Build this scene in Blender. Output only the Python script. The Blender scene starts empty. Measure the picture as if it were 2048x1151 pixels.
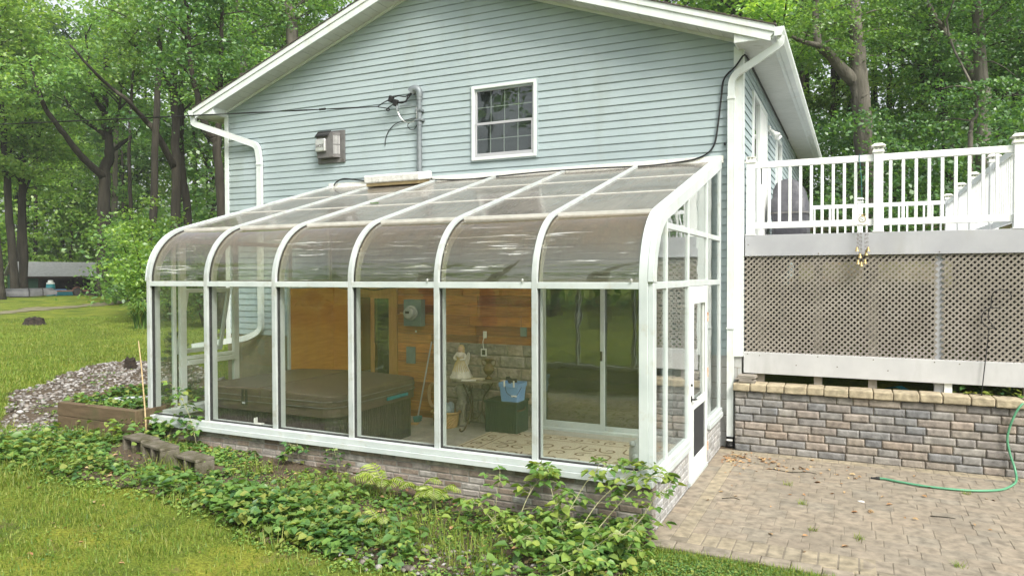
import bpy, math, random
import numpy as np
from mathutils import Vector, Matrix, noise as mnoise
random.seed(7)
RNG = np.random.default_rng(11)
SC = bpy.context.scene
COL = SC.collection
PI = math.pi
R = math.radians
D = 3.345            # house wall plane
FL = -0.485          # sunroom floor / patio level
BAY = 1.02
XL, XR = -6.04, 0.0  # sunroom ends
# ------------------------------------------------------------------ materials
MATS = {}
def new_mat(name):
    m = bpy.data.materials.new(name); m.use_nodes = True
    n = m.node_tree.nodes; n.clear()
    out = n.new('ShaderNodeOutputMaterial')
    return m, n, m.node_tree.links, out
def ramp(n, cols, lo=.3, hi=.7):
    r = n.new('ShaderNodeValToRGB'); e = r.color_ramp.elements
    while len(e) < len(cols): e.new(.5)
    for i, c in enumerate(cols):
        e[i].position = lo + (hi - lo) * i / max(1, len(cols) - 1)
        e[i].color = (c[0], c[1], c[2], 1)
    return r
def noise(n, l, co, scale, detail=4, stretch=None, rough=.55, dist=0):
    t = n.new('ShaderNodeTexNoise'); t.inputs['Scale'].default_value = scale
    t.inputs['Detail'].default_value = detail; t.inputs['Roughness'].default_value = rough
    t.inputs['Distortion'].default_value = dist
    if stretch:
        mp = n.new('ShaderNodeMapping'); mp.inputs['Scale'].default_value = stretch
        l.new(co, mp.inputs['Vector']); co = mp.outputs['Vector']
    l.new(co, t.inputs['Vector']); return t
def mixc(n, l, fac, a, b, mode='MIX'):
    m = n.new('ShaderNodeMix'); m.data_type = 'RGBA'; m.blend_type = mode
    for sock, v in ((m.inputs['Factor'], fac), (m.inputs['A'], a), (m.inputs['B'], b)):
        pass
    def put(s, v):
        if hasattr(v, 'links'): l.new(v, s)
        elif isinstance(v, (int, float)): s.default_value = v
        else: s.default_value = (v[0], v[1], v[2], 1)
    put(m.inputs[0], fac); put(m.inputs[6], a); put(m.inputs[7], b)
    return m.outputs[2]
def mth(n, l, op, a, b=0.0, clamp=False):
    m = n.new('ShaderNodeMath'); m.operation = op; m.use_clamp = clamp
    for i, v in enumerate((a, b)):
        if hasattr(v, 'links'): l.new(v, m.inputs[i])
        else: m.inputs[i].default_value = v
    return m.outputs[0]
def surf(name, cols, scale=8, rough=.6, bump=.0, bscale=40, grime=None, island=0., metal=0., spec=.35,
         stretch=None, lo=.3, hi=.7, detail=4, bdist=.01, islandcols=None):
    """procedural surface: noise colour, optional grime patches, per-piece variation and bump"""
    m, n, l, out = new_mat(name); MATS[name] = m
    tc = n.new('ShaderNodeTexCoord'); co = tc.outputs['Object']
    b = n.new('ShaderNodeBsdfPrincipled'); l.new(b.outputs[0], out.inputs[0])
    nz = noise(n, l, co, scale, detail, stretch)
    if islandcols:
        g = n.new('ShaderNodeNewGeometry')
        r = ramp(n, islandcols, 0.0, 1.0); r.color_ramp.interpolation = 'LINEAR'
        l.new(g.outputs['Random Per Island'], r.inputs[0])
        r2 = ramp(n, [(.62,)*3, (1.25,)*3], lo, hi); l.new(nz.outputs[0], r2.inputs[0])
        c = mixc(n, l, 1.0, r.outputs[0], r2.outputs[0], 'MULTIPLY')
    else:
        r = ramp(n, cols, lo, hi); l.new(nz.outputs[0], r.inputs[0]); c = r.outputs[0]
    if island:
        g = n.new('ShaderNodeNewGeometry')
        v = mth(n, l, 'MULTIPLY_ADD', g.outputs['Random Per Island'], 2 * island)
        v.node.inputs[2].default_value = 1 - island
        hs = n.new('ShaderNodeHueSaturation'); l.new(v, hs.inputs['Value']); l.new(c, hs.inputs['Color']); c = hs.outputs[0]
    if grime:
        gc, gs, glo, ghi, gst = grime
        gz = noise(n, l, co, gs, 6, gst, .65)
        gr = ramp(n, [(0,)*3, (1,)*3], glo, ghi); l.new(gz.outputs[0], gr.inputs[0])
        c = mixc(n, l, gr.outputs[0], c, gc)
    l.new(c, b.inputs['Base Color'])
    b.inputs['Roughness'].default_value = rough; b.inputs['Metallic'].default_value = metal
    b.inputs['Specular IOR Level'].default_value = spec
    if bump:
        bn = noise(n, l, co, bscale, 5, stretch)
        bp = n.new('ShaderNodeBump'); bp.inputs['Strength'].default_value = bump; bp.inputs['Distance'].default_value = bdist
        l.new(bn.outputs[0], bp.inputs['Height']); l.new(bp.outputs[0], b.inputs['Normal'])
    return m
def leafmat(name, cols, transl=.4, gloss=.06, objvar=.22, clump=.28):
    m, n, l, out = new_mat(name); MATS[name] = m
    g = n.new('ShaderNodeNewGeometry'); r = ramp(n, cols, 0.05, .95); l.new(g.outputs['Random Per Island'], r.inputs[0])
    oi = n.new('ShaderNodeObjectInfo')
    v = mth(n, l, 'MULTIPLY_ADD', oi.outputs['Random'], 2 * objvar); v.node.inputs[2].default_value = 1 - objvar
    tc = n.new('ShaderNodeTexCoord'); nz = noise(n, l, tc.outputs['Object'], .5, 3)
    k = mth(n, l, 'MULTIPLY_ADD', nz.outputs[0], 2 * clump); k.node.inputs[2].default_value = 1 - clump
    v2 = mth(n, l, 'MULTIPLY', v, k)
    hs = n.new('ShaderNodeHueSaturation'); l.new(v2, hs.inputs['Value']); l.new(r.outputs[0], hs.inputs['Color'])
    d = n.new('ShaderNodeBsdfDiffuse'); t = n.new('ShaderNodeBsdfTranslucent'); gl = n.new('ShaderNodeBsdfGlossy')
    gl.inputs['Roughness'].default_value = .45
    l.new(hs.outputs[0], d.inputs[0])
    tcol = mixc(n, l, 1.0, hs.outputs[0], (1.25, 1.2, .55), 'MULTIPLY'); l.new(tcol, t.inputs[0])
    a = n.new('ShaderNodeMixShader'); a.inputs[0].default_value = transl; l.new(d.outputs[0], a.inputs[1]); l.new(t.outputs[0], a.inputs[2])
    c = n.new('ShaderNodeMixShader'); c.inputs[0].default_value = gloss; l.new(a.outputs[0], c.inputs[1]); l.new(gl.outputs[0], c.inputs[2])
    l.new(c.outputs[0], out.inputs[0]); return m
def glass(name, tint=(.86, .9, .86), dirt=.08, dirtcol=(.45, .45, .40), kind='streak', refl=1.0, zr=None):
    """thin pane: clear with fresnel reflection, a film of dirt on top"""
    m, n, l, out = new_mat(name); MATS[name] = m
    tc = n.new('ShaderNodeTexCoord'); co = tc.outputs['Object']
    tr = n.new('ShaderNodeBsdfTransparent'); tr.inputs[0].default_value = (*tint, 1)
    gl = n.new('ShaderNodeBsdfGlossy'); gl.inputs['Roughness'].default_value = .015
    wz = noise(n, l, co, 2.2, 2); bp = n.new('ShaderNodeBump'); bp.inputs['Strength'].default_value = .35; bp.inputs['Distance'].default_value = .008
    l.new(wz.outputs[0], bp.inputs['Height']); l.new(bp.outputs[0], gl.inputs['Normal'])
    lw = n.new('ShaderNodeLayerWeight'); lw.inputs[0].default_value = .5      # facing: same from either side of the sheet
    p5 = mth(n, l, 'POWER', lw.outputs['Facing'], 5.0); fs = mth(n, l, 'MULTIPLY_ADD', p5, .95); fs.node.inputs[2].default_value = .045
    f = mth(n, l, 'MULTIPLY', fs, refl, True)
    a = n.new('ShaderNodeMixShader'); l.new(f, a.inputs[0]); l.new(tr.outputs[0], a.inputs[1]); l.new(gl.outputs[0], a.inputs[2])
    df = n.new('ShaderNodeBsdfDiffuse'); tl = n.new('ShaderNodeBsdfTranslucent')
    dm = n.new('ShaderNodeMixShader'); dm.inputs[0].default_value = .5
    dn = noise(n, l, co, 1.4, 6); dr = ramp(n, [tuple(.75 * q for q in dirtcol), tuple(1.2 * q for q in dirtcol)]); l.new(dn.outputs[0], dr.inputs[0])
    l.new(dr.outputs[0], df.inputs[0])
    tlc = mixc(n, l, 1.0, dr.outputs[0], (1.9, 1.9, 1.9), 'MULTIPLY'); l.new(tlc, tl.inputs[0])
    l.new(df.outputs[0], dm.inputs[1]); l.new(tl.outputs[0], dm.inputs[2])
    if kind == 'streak':     # vertical runs of dried water
        s = noise(n, l, co, 30, 4, (1, 1, .035)); q = ramp(n, [(0,)*3, (.25,)*3, (1,)*3], .42, .78); l.new(s.outputs[0], q.inputs[0])
        fac = mth(n, l, 'MULTIPLY_ADD', q.outputs[0], dirt * 1.6); fac.node.inputs[2].default_value = dirt * .35
    elif kind == 'roof':     # settled grime, runs down the slope
        s = noise(n, l, co, 5, 6, (3, .35, .35)); q = ramp(n, [(.72,)*3, (1,)*3], .3, .7); l.new(s.outputs[0], q.inputs[0])
        fac = mth(n, l, 'MULTIPLY', q.outputs[0], dirt)
    else:                    # curved pane: grime near the top, flaking film lower down
        sp = n.new('ShaderNodeSeparateXYZ'); l.new(co, sp.inputs[0])
        mr = n.new('ShaderNodeMapRange'); mr.inputs[1].default_value = zr[0]; mr.inputs[2].default_value = zr[1]
        mr.inputs[3].default_value = dirt * .10; mr.inputs[4].default_value = dirt; mr.interpolation_type = 'SMOOTHSTEP'
        l.new(sp.outputs['Z'], mr.inputs[0])
        s = noise(n, l, co, 9, 6, (1.5, .5, .5)); q = ramp(n, [(.6,)*3, (1.25,)*3], .3, .7); l.new(s.outputs[0], q.inputs[0])
        fac = mth(n, l, 'MULTIPLY', mr.outputs[0], q.outputs[0], True)
    c = n.new('ShaderNodeMixShader'); l.new(fac, c.inputs[0]); l.new(a.outputs[0], c.inputs[1]); l.new(dm.outputs[0], c.inputs[2])
    last = c
    if kind == 'film':
        fz = noise(n, l, co, 1.3, 9, (1.3, 22, 40), .62, .8); fq = ramp(n, [(0,)*3, (.10,)*3, (.75,)*3], .55, .66); l.new(fz.outputs[0], fq.inputs[0])
        f2 = noise(n, l, co, .8, 4, (1.3, 2.5, 3.2)); f2q = ramp(n, [(0,)*3, (1,)*3], .44, .58); l.new(f2.outputs[0], f2q.inputs[0])
        bz = n.new('ShaderNodeMapRange'); bz.interpolation_type = 'SMOOTHSTEP'; bz.inputs[1].default_value = 2.68; bz.inputs[2].default_value = 2.46; l.new(sp.outputs['Z'], bz.inputs[0])
        f3 = mth(n, l, 'MULTIPLY', f2q.outputs[0], bz.outputs[0])
        ff = mth(n, l, 'MULTIPLY', fq.outputs[0], f3)
        wd = n.new('ShaderNodeBsdfDiffuse'); wd.inputs[0].default_value = (.72, .74, .72, 1)
        e = n.new('ShaderNodeMixShader'); l.new(ff, e.inputs[0]); l.new(c.outputs[0], e.inputs[1]); l.new(wd.outputs[0], e.inputs[2]); last = e
    if kind in ('film', 'roof'):     # wet-looking gloss over the grime
        g2 = n.new('ShaderNodeBsdfGlossy'); g2.inputs['Roughness'].default_value = .06 if kind == 'film' else .22
        k2 = mth(n, l, 'MULTIPLY', fs, .85 if kind == 'film' else .7, True); h = n.new('ShaderNodeMixShader'); l.new(k2, h.inputs[0]); l.new(last.outputs[0], h.inputs[1]); l.new(g2.outputs[0], h.inputs[2]); last = h
    l.new(last.outputs[0], out.inputs[0]); return m

surf('siding', [(.288, .352, .362), (.340, .405, .415)], 1.2, .55, .06, 90, grime=((.245, .285, .255), 1.1, .54, .82, (1.2, 1, .35)), island=.035, bdist=.004)
surf('trim', [(.56, .605, .59), (.65, .685, .67)], 3, .45, .03, 60, grime=((.50, .49, .42), 5, .55, .82, (1, 1, .4)))
surf('alushaded', [(.36, .395, .385), (.43, .465, .45)], 4, .5)  # inner frame: its shade is put into a darker aluminium colour
surf('gasket', [(.02, .022, .022), (.045, .045, .042)], 20, .7)
surf('purlin', [(.42, .41, .37), (.56, .55, .51)], 9, .6)
surf('alu', [(.44, .485, .48), (.53, .57, .56)], 4, .42, .03, 80, grime=((.40, .38, .30), 7, .56, .84, None))
surf('alurib', [(.36, .395, .39), (.45, .48, .47)], 4, .45, .03, 80, grime=((.27, .26, .21), 7, .52, .8, None))
surf('vinyl', [(.74, .76, .75), (.80, .815, .805)], 3, .4, .02, 60, grime=((.55, .55, .47), 6, .57, .86, None))
surf('capwhite', [(.62, .62, .56), (.74, .74, .69)], 20, .55, .1, 60, grime=((.38, .36, .28), 22, .58, .75, None))
surf('soffit', [(.48, .50, .47), (.57, .585, .555)], 4, .55, grime=((.35, .36, .30), 6, .6, .8, (1, 1, 1)))
surf('shingle', [(.055, .048, .042), (.12, .10, .085)], 14, .9, .5, 90, island=.25)
surf('shedroof', [(.30, .30, .30), (.42, .42, .42)], 6, .8, .3, 40)
surf('deckgrey', [(.33, .335, .355), (.40, .405, .42)], 2.5, .7, .12, 70, grime=((.33, .33, .32), 3, .55, .8, (1, 1, .3)))
surf('deckpale', [(.42, .42, .42), (.50, .50, .495)], 2.5, .7, .12, 70, grime=((.36, .36, .35), 4, .5, .8, (1, 1, .3)))
surf('lattice', [(.20, .18, .15), (.265, .24, .205)], 5, .75, .08, 60, grime=((.34, .33, .29), 3.2, .62, .85, None))
surf('deckwood', [(.20, .18, .15), (.30, .27, .23)], 6, .8, .2, 60, stretch=(1, 8, 1))
surf('plank', None, 5, .5, .2, 60, stretch=(.8, 8, 14), islandcols=[(0.203, 0.081, 0.035), (0.540, 0.230, 0.061), (0.257, 0.101, 0.038), (0.594, 0.284, 0.081), (0.216, 0.089, 0.035), (0.486, 0.203, 0.054)], bdist=.004)
surf('plywood', [(0.475, 0.216, 0.038), (0.600, 0.302, 0.059)], 3.5, .45, .05, 50, stretch=(1, 1, 9))
surf('doorwood', [(.36, .19, .06), (.47, .26, .09)], 5, .5, .08, 60, stretch=(6, 6, 1))
surf('stone', None, 9, .9, .9, 14, islandcols=[(0.251, 0.226, 0.193), (0.402, 0.335, 0.277), (0.200, 0.209, 0.193), (0.452, 0.344, 0.268), (0.301, 0.277, 0.234), (0.352, 0.318, 0.277)], bdist=.05)
surf('retainblock', None, 14, .92, .6, 55, islandcols=[(.205, .20, .19), (.285, .245, .20), (.18, .182, .183), (.295, .245, .20), (.225, .22, .21), (.26, .215, .172), (.165, .17, .175), (.285, .265, .235)], bdist=.012,
     grime=((.17, .155, .13), 3, .6, .85, None))
surf('capstone', None, 14, .92, .6, 50, islandcols=[(0.325, 0.276, 0.178), (0.367, 0.312, 0.214), (0.296, 0.252, 0.161), (0.353, 0.305, 0.207)], bdist=.012, grime=((0.212, 0.199, 0.128), 6, .58, .8, None))
surf('brick', None, 16, .9, .5, 60, islandcols=[(.21, .165, .13), (.275, .235, .20), (.165, .125, .10), (.34, .33, .31), (.24, .19, .15), (.30, .275, .25), (.19, .15, .12)], bdist=.01,
     grime=((.075, .075, .045), 2.6, .55, .78, None))
surf('brickgrey', None, 16, .9, .5, 60, islandcols=[(.30, .30, .29), (.37, .37, .36), (.26, .255, .24), (.40, .40, .39), (.33, .31, .29)], bdist=.01, grime=((.17, .15, .12), 3, .58, .82, None))
surf('mortar', [(.20, .19, .17), (.28, .265, .24)], 20, .95, .4, 60)
surf('jointdark', [(0.124, 0.107, 0.079), (0.214, 0.186, 0.141)], 12, .95, .4, 60)
surf('paver', None, 12, .92, .5, 70, islandcols=[(0.225, 0.194, 0.147), (0.245, 0.210, 0.158), (0.214, 0.191, 0.150), (0.255, 0.213, 0.158), (0.232, 0.202, 0.156), (0.242, 0.204, 0.153)], bdist=.008,
     grime=((.17, .145, .11), 1.5, .50, .80, None))
surf('paveryellow', None, 12, .92, .5, 70, islandcols=[(0.258, 0.221, 0.153), (0.277, 0.237, 0.167), (0.242, 0.211, 0.153)], bdist=.008, grime=((0.180, 0.157, 0.108), 2, .55, .8, None))
surf('cinder', [(0.129, 0.116, 0.091), (0.174, 0.159, 0.125)], 8, .95, .6, 70, grime=((0.055, 0.052, 0.024), 5, .42, .62, None), spec=.1)
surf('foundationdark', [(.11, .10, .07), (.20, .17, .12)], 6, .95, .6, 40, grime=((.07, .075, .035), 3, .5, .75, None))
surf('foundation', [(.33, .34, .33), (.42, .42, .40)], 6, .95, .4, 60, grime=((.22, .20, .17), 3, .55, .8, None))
surf('timber', [(0.085, 0.058, 0.032), (0.145, 0.102, 0.060)], 4, .85, .4, 40, stretch=(1, 6, 6), grime=((0.076, 0.081, 0.034), 3, .5, .75, None))
surf('soil', [(.055, .04, .026), (.11, .082, .052)], 7, .97, .9, 40, bdist=.03, grime=((.16, .13, .085), 22, .58, .72, None))
surf('pebble', None, 20, .8, .2, 60, islandcols=[(0.306, 0.293, 0.281), (0.170, 0.157, 0.140), (0.408, 0.395, 0.383), (0.111, 0.093, 0.076), (0.238, 0.212, 0.187), (0.068, 0.055, 0.043), (0.340, 0.323, 0.297)])
surf('bark', [(.017, .0155, .011), (.050, .044, .032)], 5, .95, .9, 14, stretch=(1, 1, .18), bdist=.06)
surf('barkgrey', [(.080, .074, .058), (.175, .160, .130)], 6, .95, .9, 16, stretch=(1, 1, .16), bdist=.05, grime=((.075, .07, .05), 1.2, .55, .75, None))
surf('stumpdark', [(.012, .010, .008), (.045, .034, .024)], 12, .95, .9, 25, bdist=.04)
surf('vinylfabric', [(.072, .052, .040), (.10, .075, .058)], 6, .45, .15, 160, grime=((.13, .12, .11), 2, .6, .85, None))
surf('tubside', [(.045, .040, .034), (.075, .066, .055)], 6, .55, .1, 60, stretch=(10, 10, 1))
surf('black', [(.012, .012, .012), (.022, .022, .022)], 10, .5)
surf('cable', [(.010, .010, .010), (.02, .02, .02)], 10, .55)
surf('galv', [(.15, .175, .185), (.23, .25, .26)], 10, .5, .05, 60, metal=.35, grime=((.16, .15, .13), 8, .6, .8, (1, 1, .3)))
surf('ventgrey', [(0.122, 0.119, 0.115), (0.180, 0.173, 0.169)], 9, .55, .1, 60, metal=.2, grime=((0.072, 0.061, 0.050), 7, .52, .75, None))
surf('silver', [(.50, .50, .48), (.66, .66, .64)], 12, .35, .1, 60, metal=.6)
surf('slabwhite', [(.58, .57, .53), (.74, .73, .70)], 14, .9, .5, 70, grime=((.36, .34, .28), 12, .56, .72, None))
surf('slabtan', [(.36, .27, .14), (.46, .36, .20)], 8, .9)
surf('meterbox', [(.13, .19, .185), (.18, .245, .235)], 6, .5, metal=.1)
surf('meterdial', [(.30, .34, .33), (.42, .45, .43)], 15, .25)
surf('concrete', [(.29, .275, .24), (.38, .36, .32)], 5, .85, .2, 40)
surf('rugbase', [(.46, .40, .30), (.54, .475, .37)], 40, .95, .4, 200)
surf('rugline', [(.17, .115, .07), (.23, .16, .10)], 30, .95)
surf('darkgreen', [(.012, .034, .026), (.026, .058, .046)], 10, .5, .2, 50, stretch=(14, 14, 1))
surf('bucketblue', [(.16, .33, .62), (.20, .38, .68)], 6, .4)
surf('whiteplastic', [(.68, .69, .66), (.78, .79, .76)], 6, .4)
surf('ironbrown', [(.085, .062, .042), (.15, .11, .075)], 14, .6, metal=.3)
surf('tabletop', [(.10, .085, .065), (.17, .15, .12)], 14, .4)
surf('dress', [(.58, .55, .49), (.72, .69, .63)], 40, .8, .5, 90, bdist=.01)
surf('gold', [(.50, .36, .12), (.66, .50, .20)], 30, .4, metal=.4)
surf('skinface', [(.55, .36, .26), (.62, .42, .31)], 20, .6)
surf('hair', [(.45, .33, .16), (.55, .42, .22)], 40, .8)
surf('urn', [(.07, .042, .02), (.16, .10, .045)], 30, .4, .5, 60, bdist=.01)
surf('wicker', [(.40, .25, .10), (.54, .36, .17)], 30, .7, .4, 80)
surf('clothblue', [(.26, .33, .38), (.38, .45, .50)], 14, .9, .4, 30, bdist=.03)
surf('statue', [(.28, .26, .22), (.40, .37, .32)], 20, .85, .4, 60)
surf('statuegrey', [(.33, .36, .36), (.46, .49, .48)], 16, .85, .5, 50)
surf('hose', [(0.075, 0.247, 0.135), (0.105, 0.300, 0.173)], 10, .4)
surf('hosebeige', [(.46, .29, .17), (.54, .36, .22)], 10, .6)
surf('brass', [(0.345, 0.262, 0.112), (0.435, 0.338, 0.158)], 20, .45, metal=.6)
surf('teal', [(.02, .17, .20), (.03, .24, .28)], 10, .6)
surf('grillcover', [(.055, .055, .065), (.09, .09, .10)], 4, .5, .5, 8, bdist=.05)
surf('doorwhite', [(.66, .68, .66), (.75, .77, .75)], 5, .4)
surf('screen', [(.020, .022, .024), (.035, .037, .04)], 60, .6)
surf('rust', [(.36, .20, .11), (.60, .50, .42)], 30, .8)
surf('darkroom', [(.060, .062, .058), (.09, .092, .086)], 3, .9)  # dark colour put in for the unlit rooms behind the glass
surf('carpet', [(.20, .20, .165), (.26, .26, .215)], 30, .95)
surf('curtain', [(.095, .10, .105), (.14, .145, .15)], 6, .9, stretch=(12, 1, 1))
surf('drive', [(.12, .115, .06), (.20, .18, .115)], 3, .95, .5, 30)
surf('shedgreen', [(.018, .060, .036), (.03, .085, .052)], 5, .7)
surf('sheddark', [(.030, .022, .016), (.06, .045, .03)], 5, .9)
surf('boathull', [(.05, .052, .054), (.10, .102, .104)], 4, .6)
surf('trailer', [(.10, .045, .032), (.17, .085, .06)], 8, .7)
surf('bamboo', [(.42, .31, .16), (.52, .40, .23)], 10, .6)
surf('pipegrey', [(.34, .36, .38), (.42, .44, .46)], 6, .5)
surf('cardboard', [(.42, .27, .11), (.50, .34, .16)], 6, .9)
surf('deadleaf', None, 30, .9, islandcols=[(.30, .16, .075), (.42, .27, .13), (.20, .10, .05), (.46, .36, .19), (.36, .20, .10)])
surf('stem', [(.24, .25, .12), (.36, .35, .20)], 20, .7)
surf('cream', [(.52, .50, .44), (.60, .58, .52)], 4, .7)
leafmat('leaf_oak', [(0.092, 0.203, 0.049), (0.160, 0.309, 0.070), (0.241, 0.408, 0.092), (0.147, 0.309, 0.106)], .5)
leafmat('leaf_light', [(0.160, 0.322, 0.060), (0.280, 0.481, 0.086), (0.402, 0.581, 0.123), (0.200, 0.383, 0.106)], .52)
leafmat('leaf_dark', [(0.053, 0.145, 0.045), (0.093, 0.208, 0.056), (0.147, 0.282, 0.068), (0.073, 0.181, 0.071)], .5)
leafmat('leaf_wood', [(0.080, 0.198, 0.052), (0.147, 0.296, 0.070), (0.228, 0.395, 0.092), (0.120, 0.247, 0.092)], .5, objvar=.1)
leafmat('leaf_weed', [(.045, .115, .038), (.105, .215, .045), (.165, .29, .06), (.085, .19, .06), (.30, .33, .075), (.13, .25, .07)], .35, .03, .05, .4)
leafmat('leaf_bramble', [(.085, .185, .045), (.15, .27, .06), (.21, .32, .07), (.29, .36, .075), (.11, .22, .06)], .35, .03, .05, .3)
leafmat('leaf_fern', [(.22, .32, .045), (.29, .39, .06), (.34, .41, .08)], .35, .05, .08, .15)
leafmat('grass_blade', [(0.094, 0.175, 0.027), (0.150, 0.237, 0.033), (0.213, 0.269, 0.043), (0.263, 0.281, 0.075)], .35, .015, .02, .5)
leafmat('leaf_fir', [(.012, .034, .016), (.022, .055, .024), (.035, .075, .03)], .25)
glass('pane_clear', (.985, .995, .98), .03, (.42, .43, .36), 'streak', 1.45)
glass('pane_window', (.72, .76, .75), .02, (.4, .42, .4), 'streak', 1.7)
glass('pane_side', (.95, .98, .965), .04, (.5, .52, .5), 'streak', 1.7)
glass('pane_roof', (.82, .80, .74), .70, (.31, .285, .245), 'roof', 1.3)
glass('pane_curved', (.86, .855, .76), .40, (.25, .195, .135), 'film', 2.0, (2.12, 2.74))
glass('pane_dark', (.78, .82, .80), .018, (.4, .42, .4), 'streak', 4.2)
def ground_mat():
    m, n, l, out = new_mat('lawnground'); MATS['lawnground'] = m
    co = n.new('ShaderNodeTexCoord').outputs['Object']
    b = n.new('ShaderNodeBsdfPrincipled'); l.new(b.outputs[0], out.inputs[0]); b.inputs['Roughness'].default_value = .95
    b.inputs['Specular IOR Level'].default_value = .1
    a = noise(n, l, co, 1.1, 8, None, .7); ra = ramp(n, [(.085, .13, .022), (.155, .20, .030), (.25, .26, .038)], .36, .66); l.new(a.outputs[0], ra.inputs[0])
    f = noise(n, l, co, 46, 4, None, .7); rf = ramp(n, [(.50,)*3, (1.3,)*3], .35, .68); l.new(f.outputs[0], rf.inputs[0])
    c = mixc(n, l, 1.0, ra.outputs[0], rf.outputs[0], 'MULTIPLY')
    g = noise(n, l, co, .33, 5, None, .6); rg = ramp(n, [(0,)*3, (.6,)*3], .5, .7); l.new(g.outputs[0], rg.inputs[0])
    c = mixc(n, l, rg.outputs[0], c, (.10, .16, .024))
    d = noise(n, l, co, 1.9, 6, None, .7); rd = ramp(n, [(0,)*3, (.8,)*3], .57, .69); l.new(d.outputs[0], rd.inputs[0])
    c = mixc(n, l, rd.outputs[0], c, (.14, .115, .06))
    l.new(c, b.inputs['Base Color'])
    bn = noise(n, l, co, 60, 6, None, .7); bp = n.new('ShaderNodeBump'); bp.inputs['Strength'].default_value = .8; bp.inputs['Distance'].default_value = .03
    l.new(bn.outputs[0], bp.inputs['Height']); l.new(bp.outputs[0], b.inputs['Normal'])
ground_mat()
surf('woodfloor', [(.050, .042, .024), (.085, .085, .030)], .6, .95, .6, 20, grime=((.14, .10, .06), 3, .5, .7, None))
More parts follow.
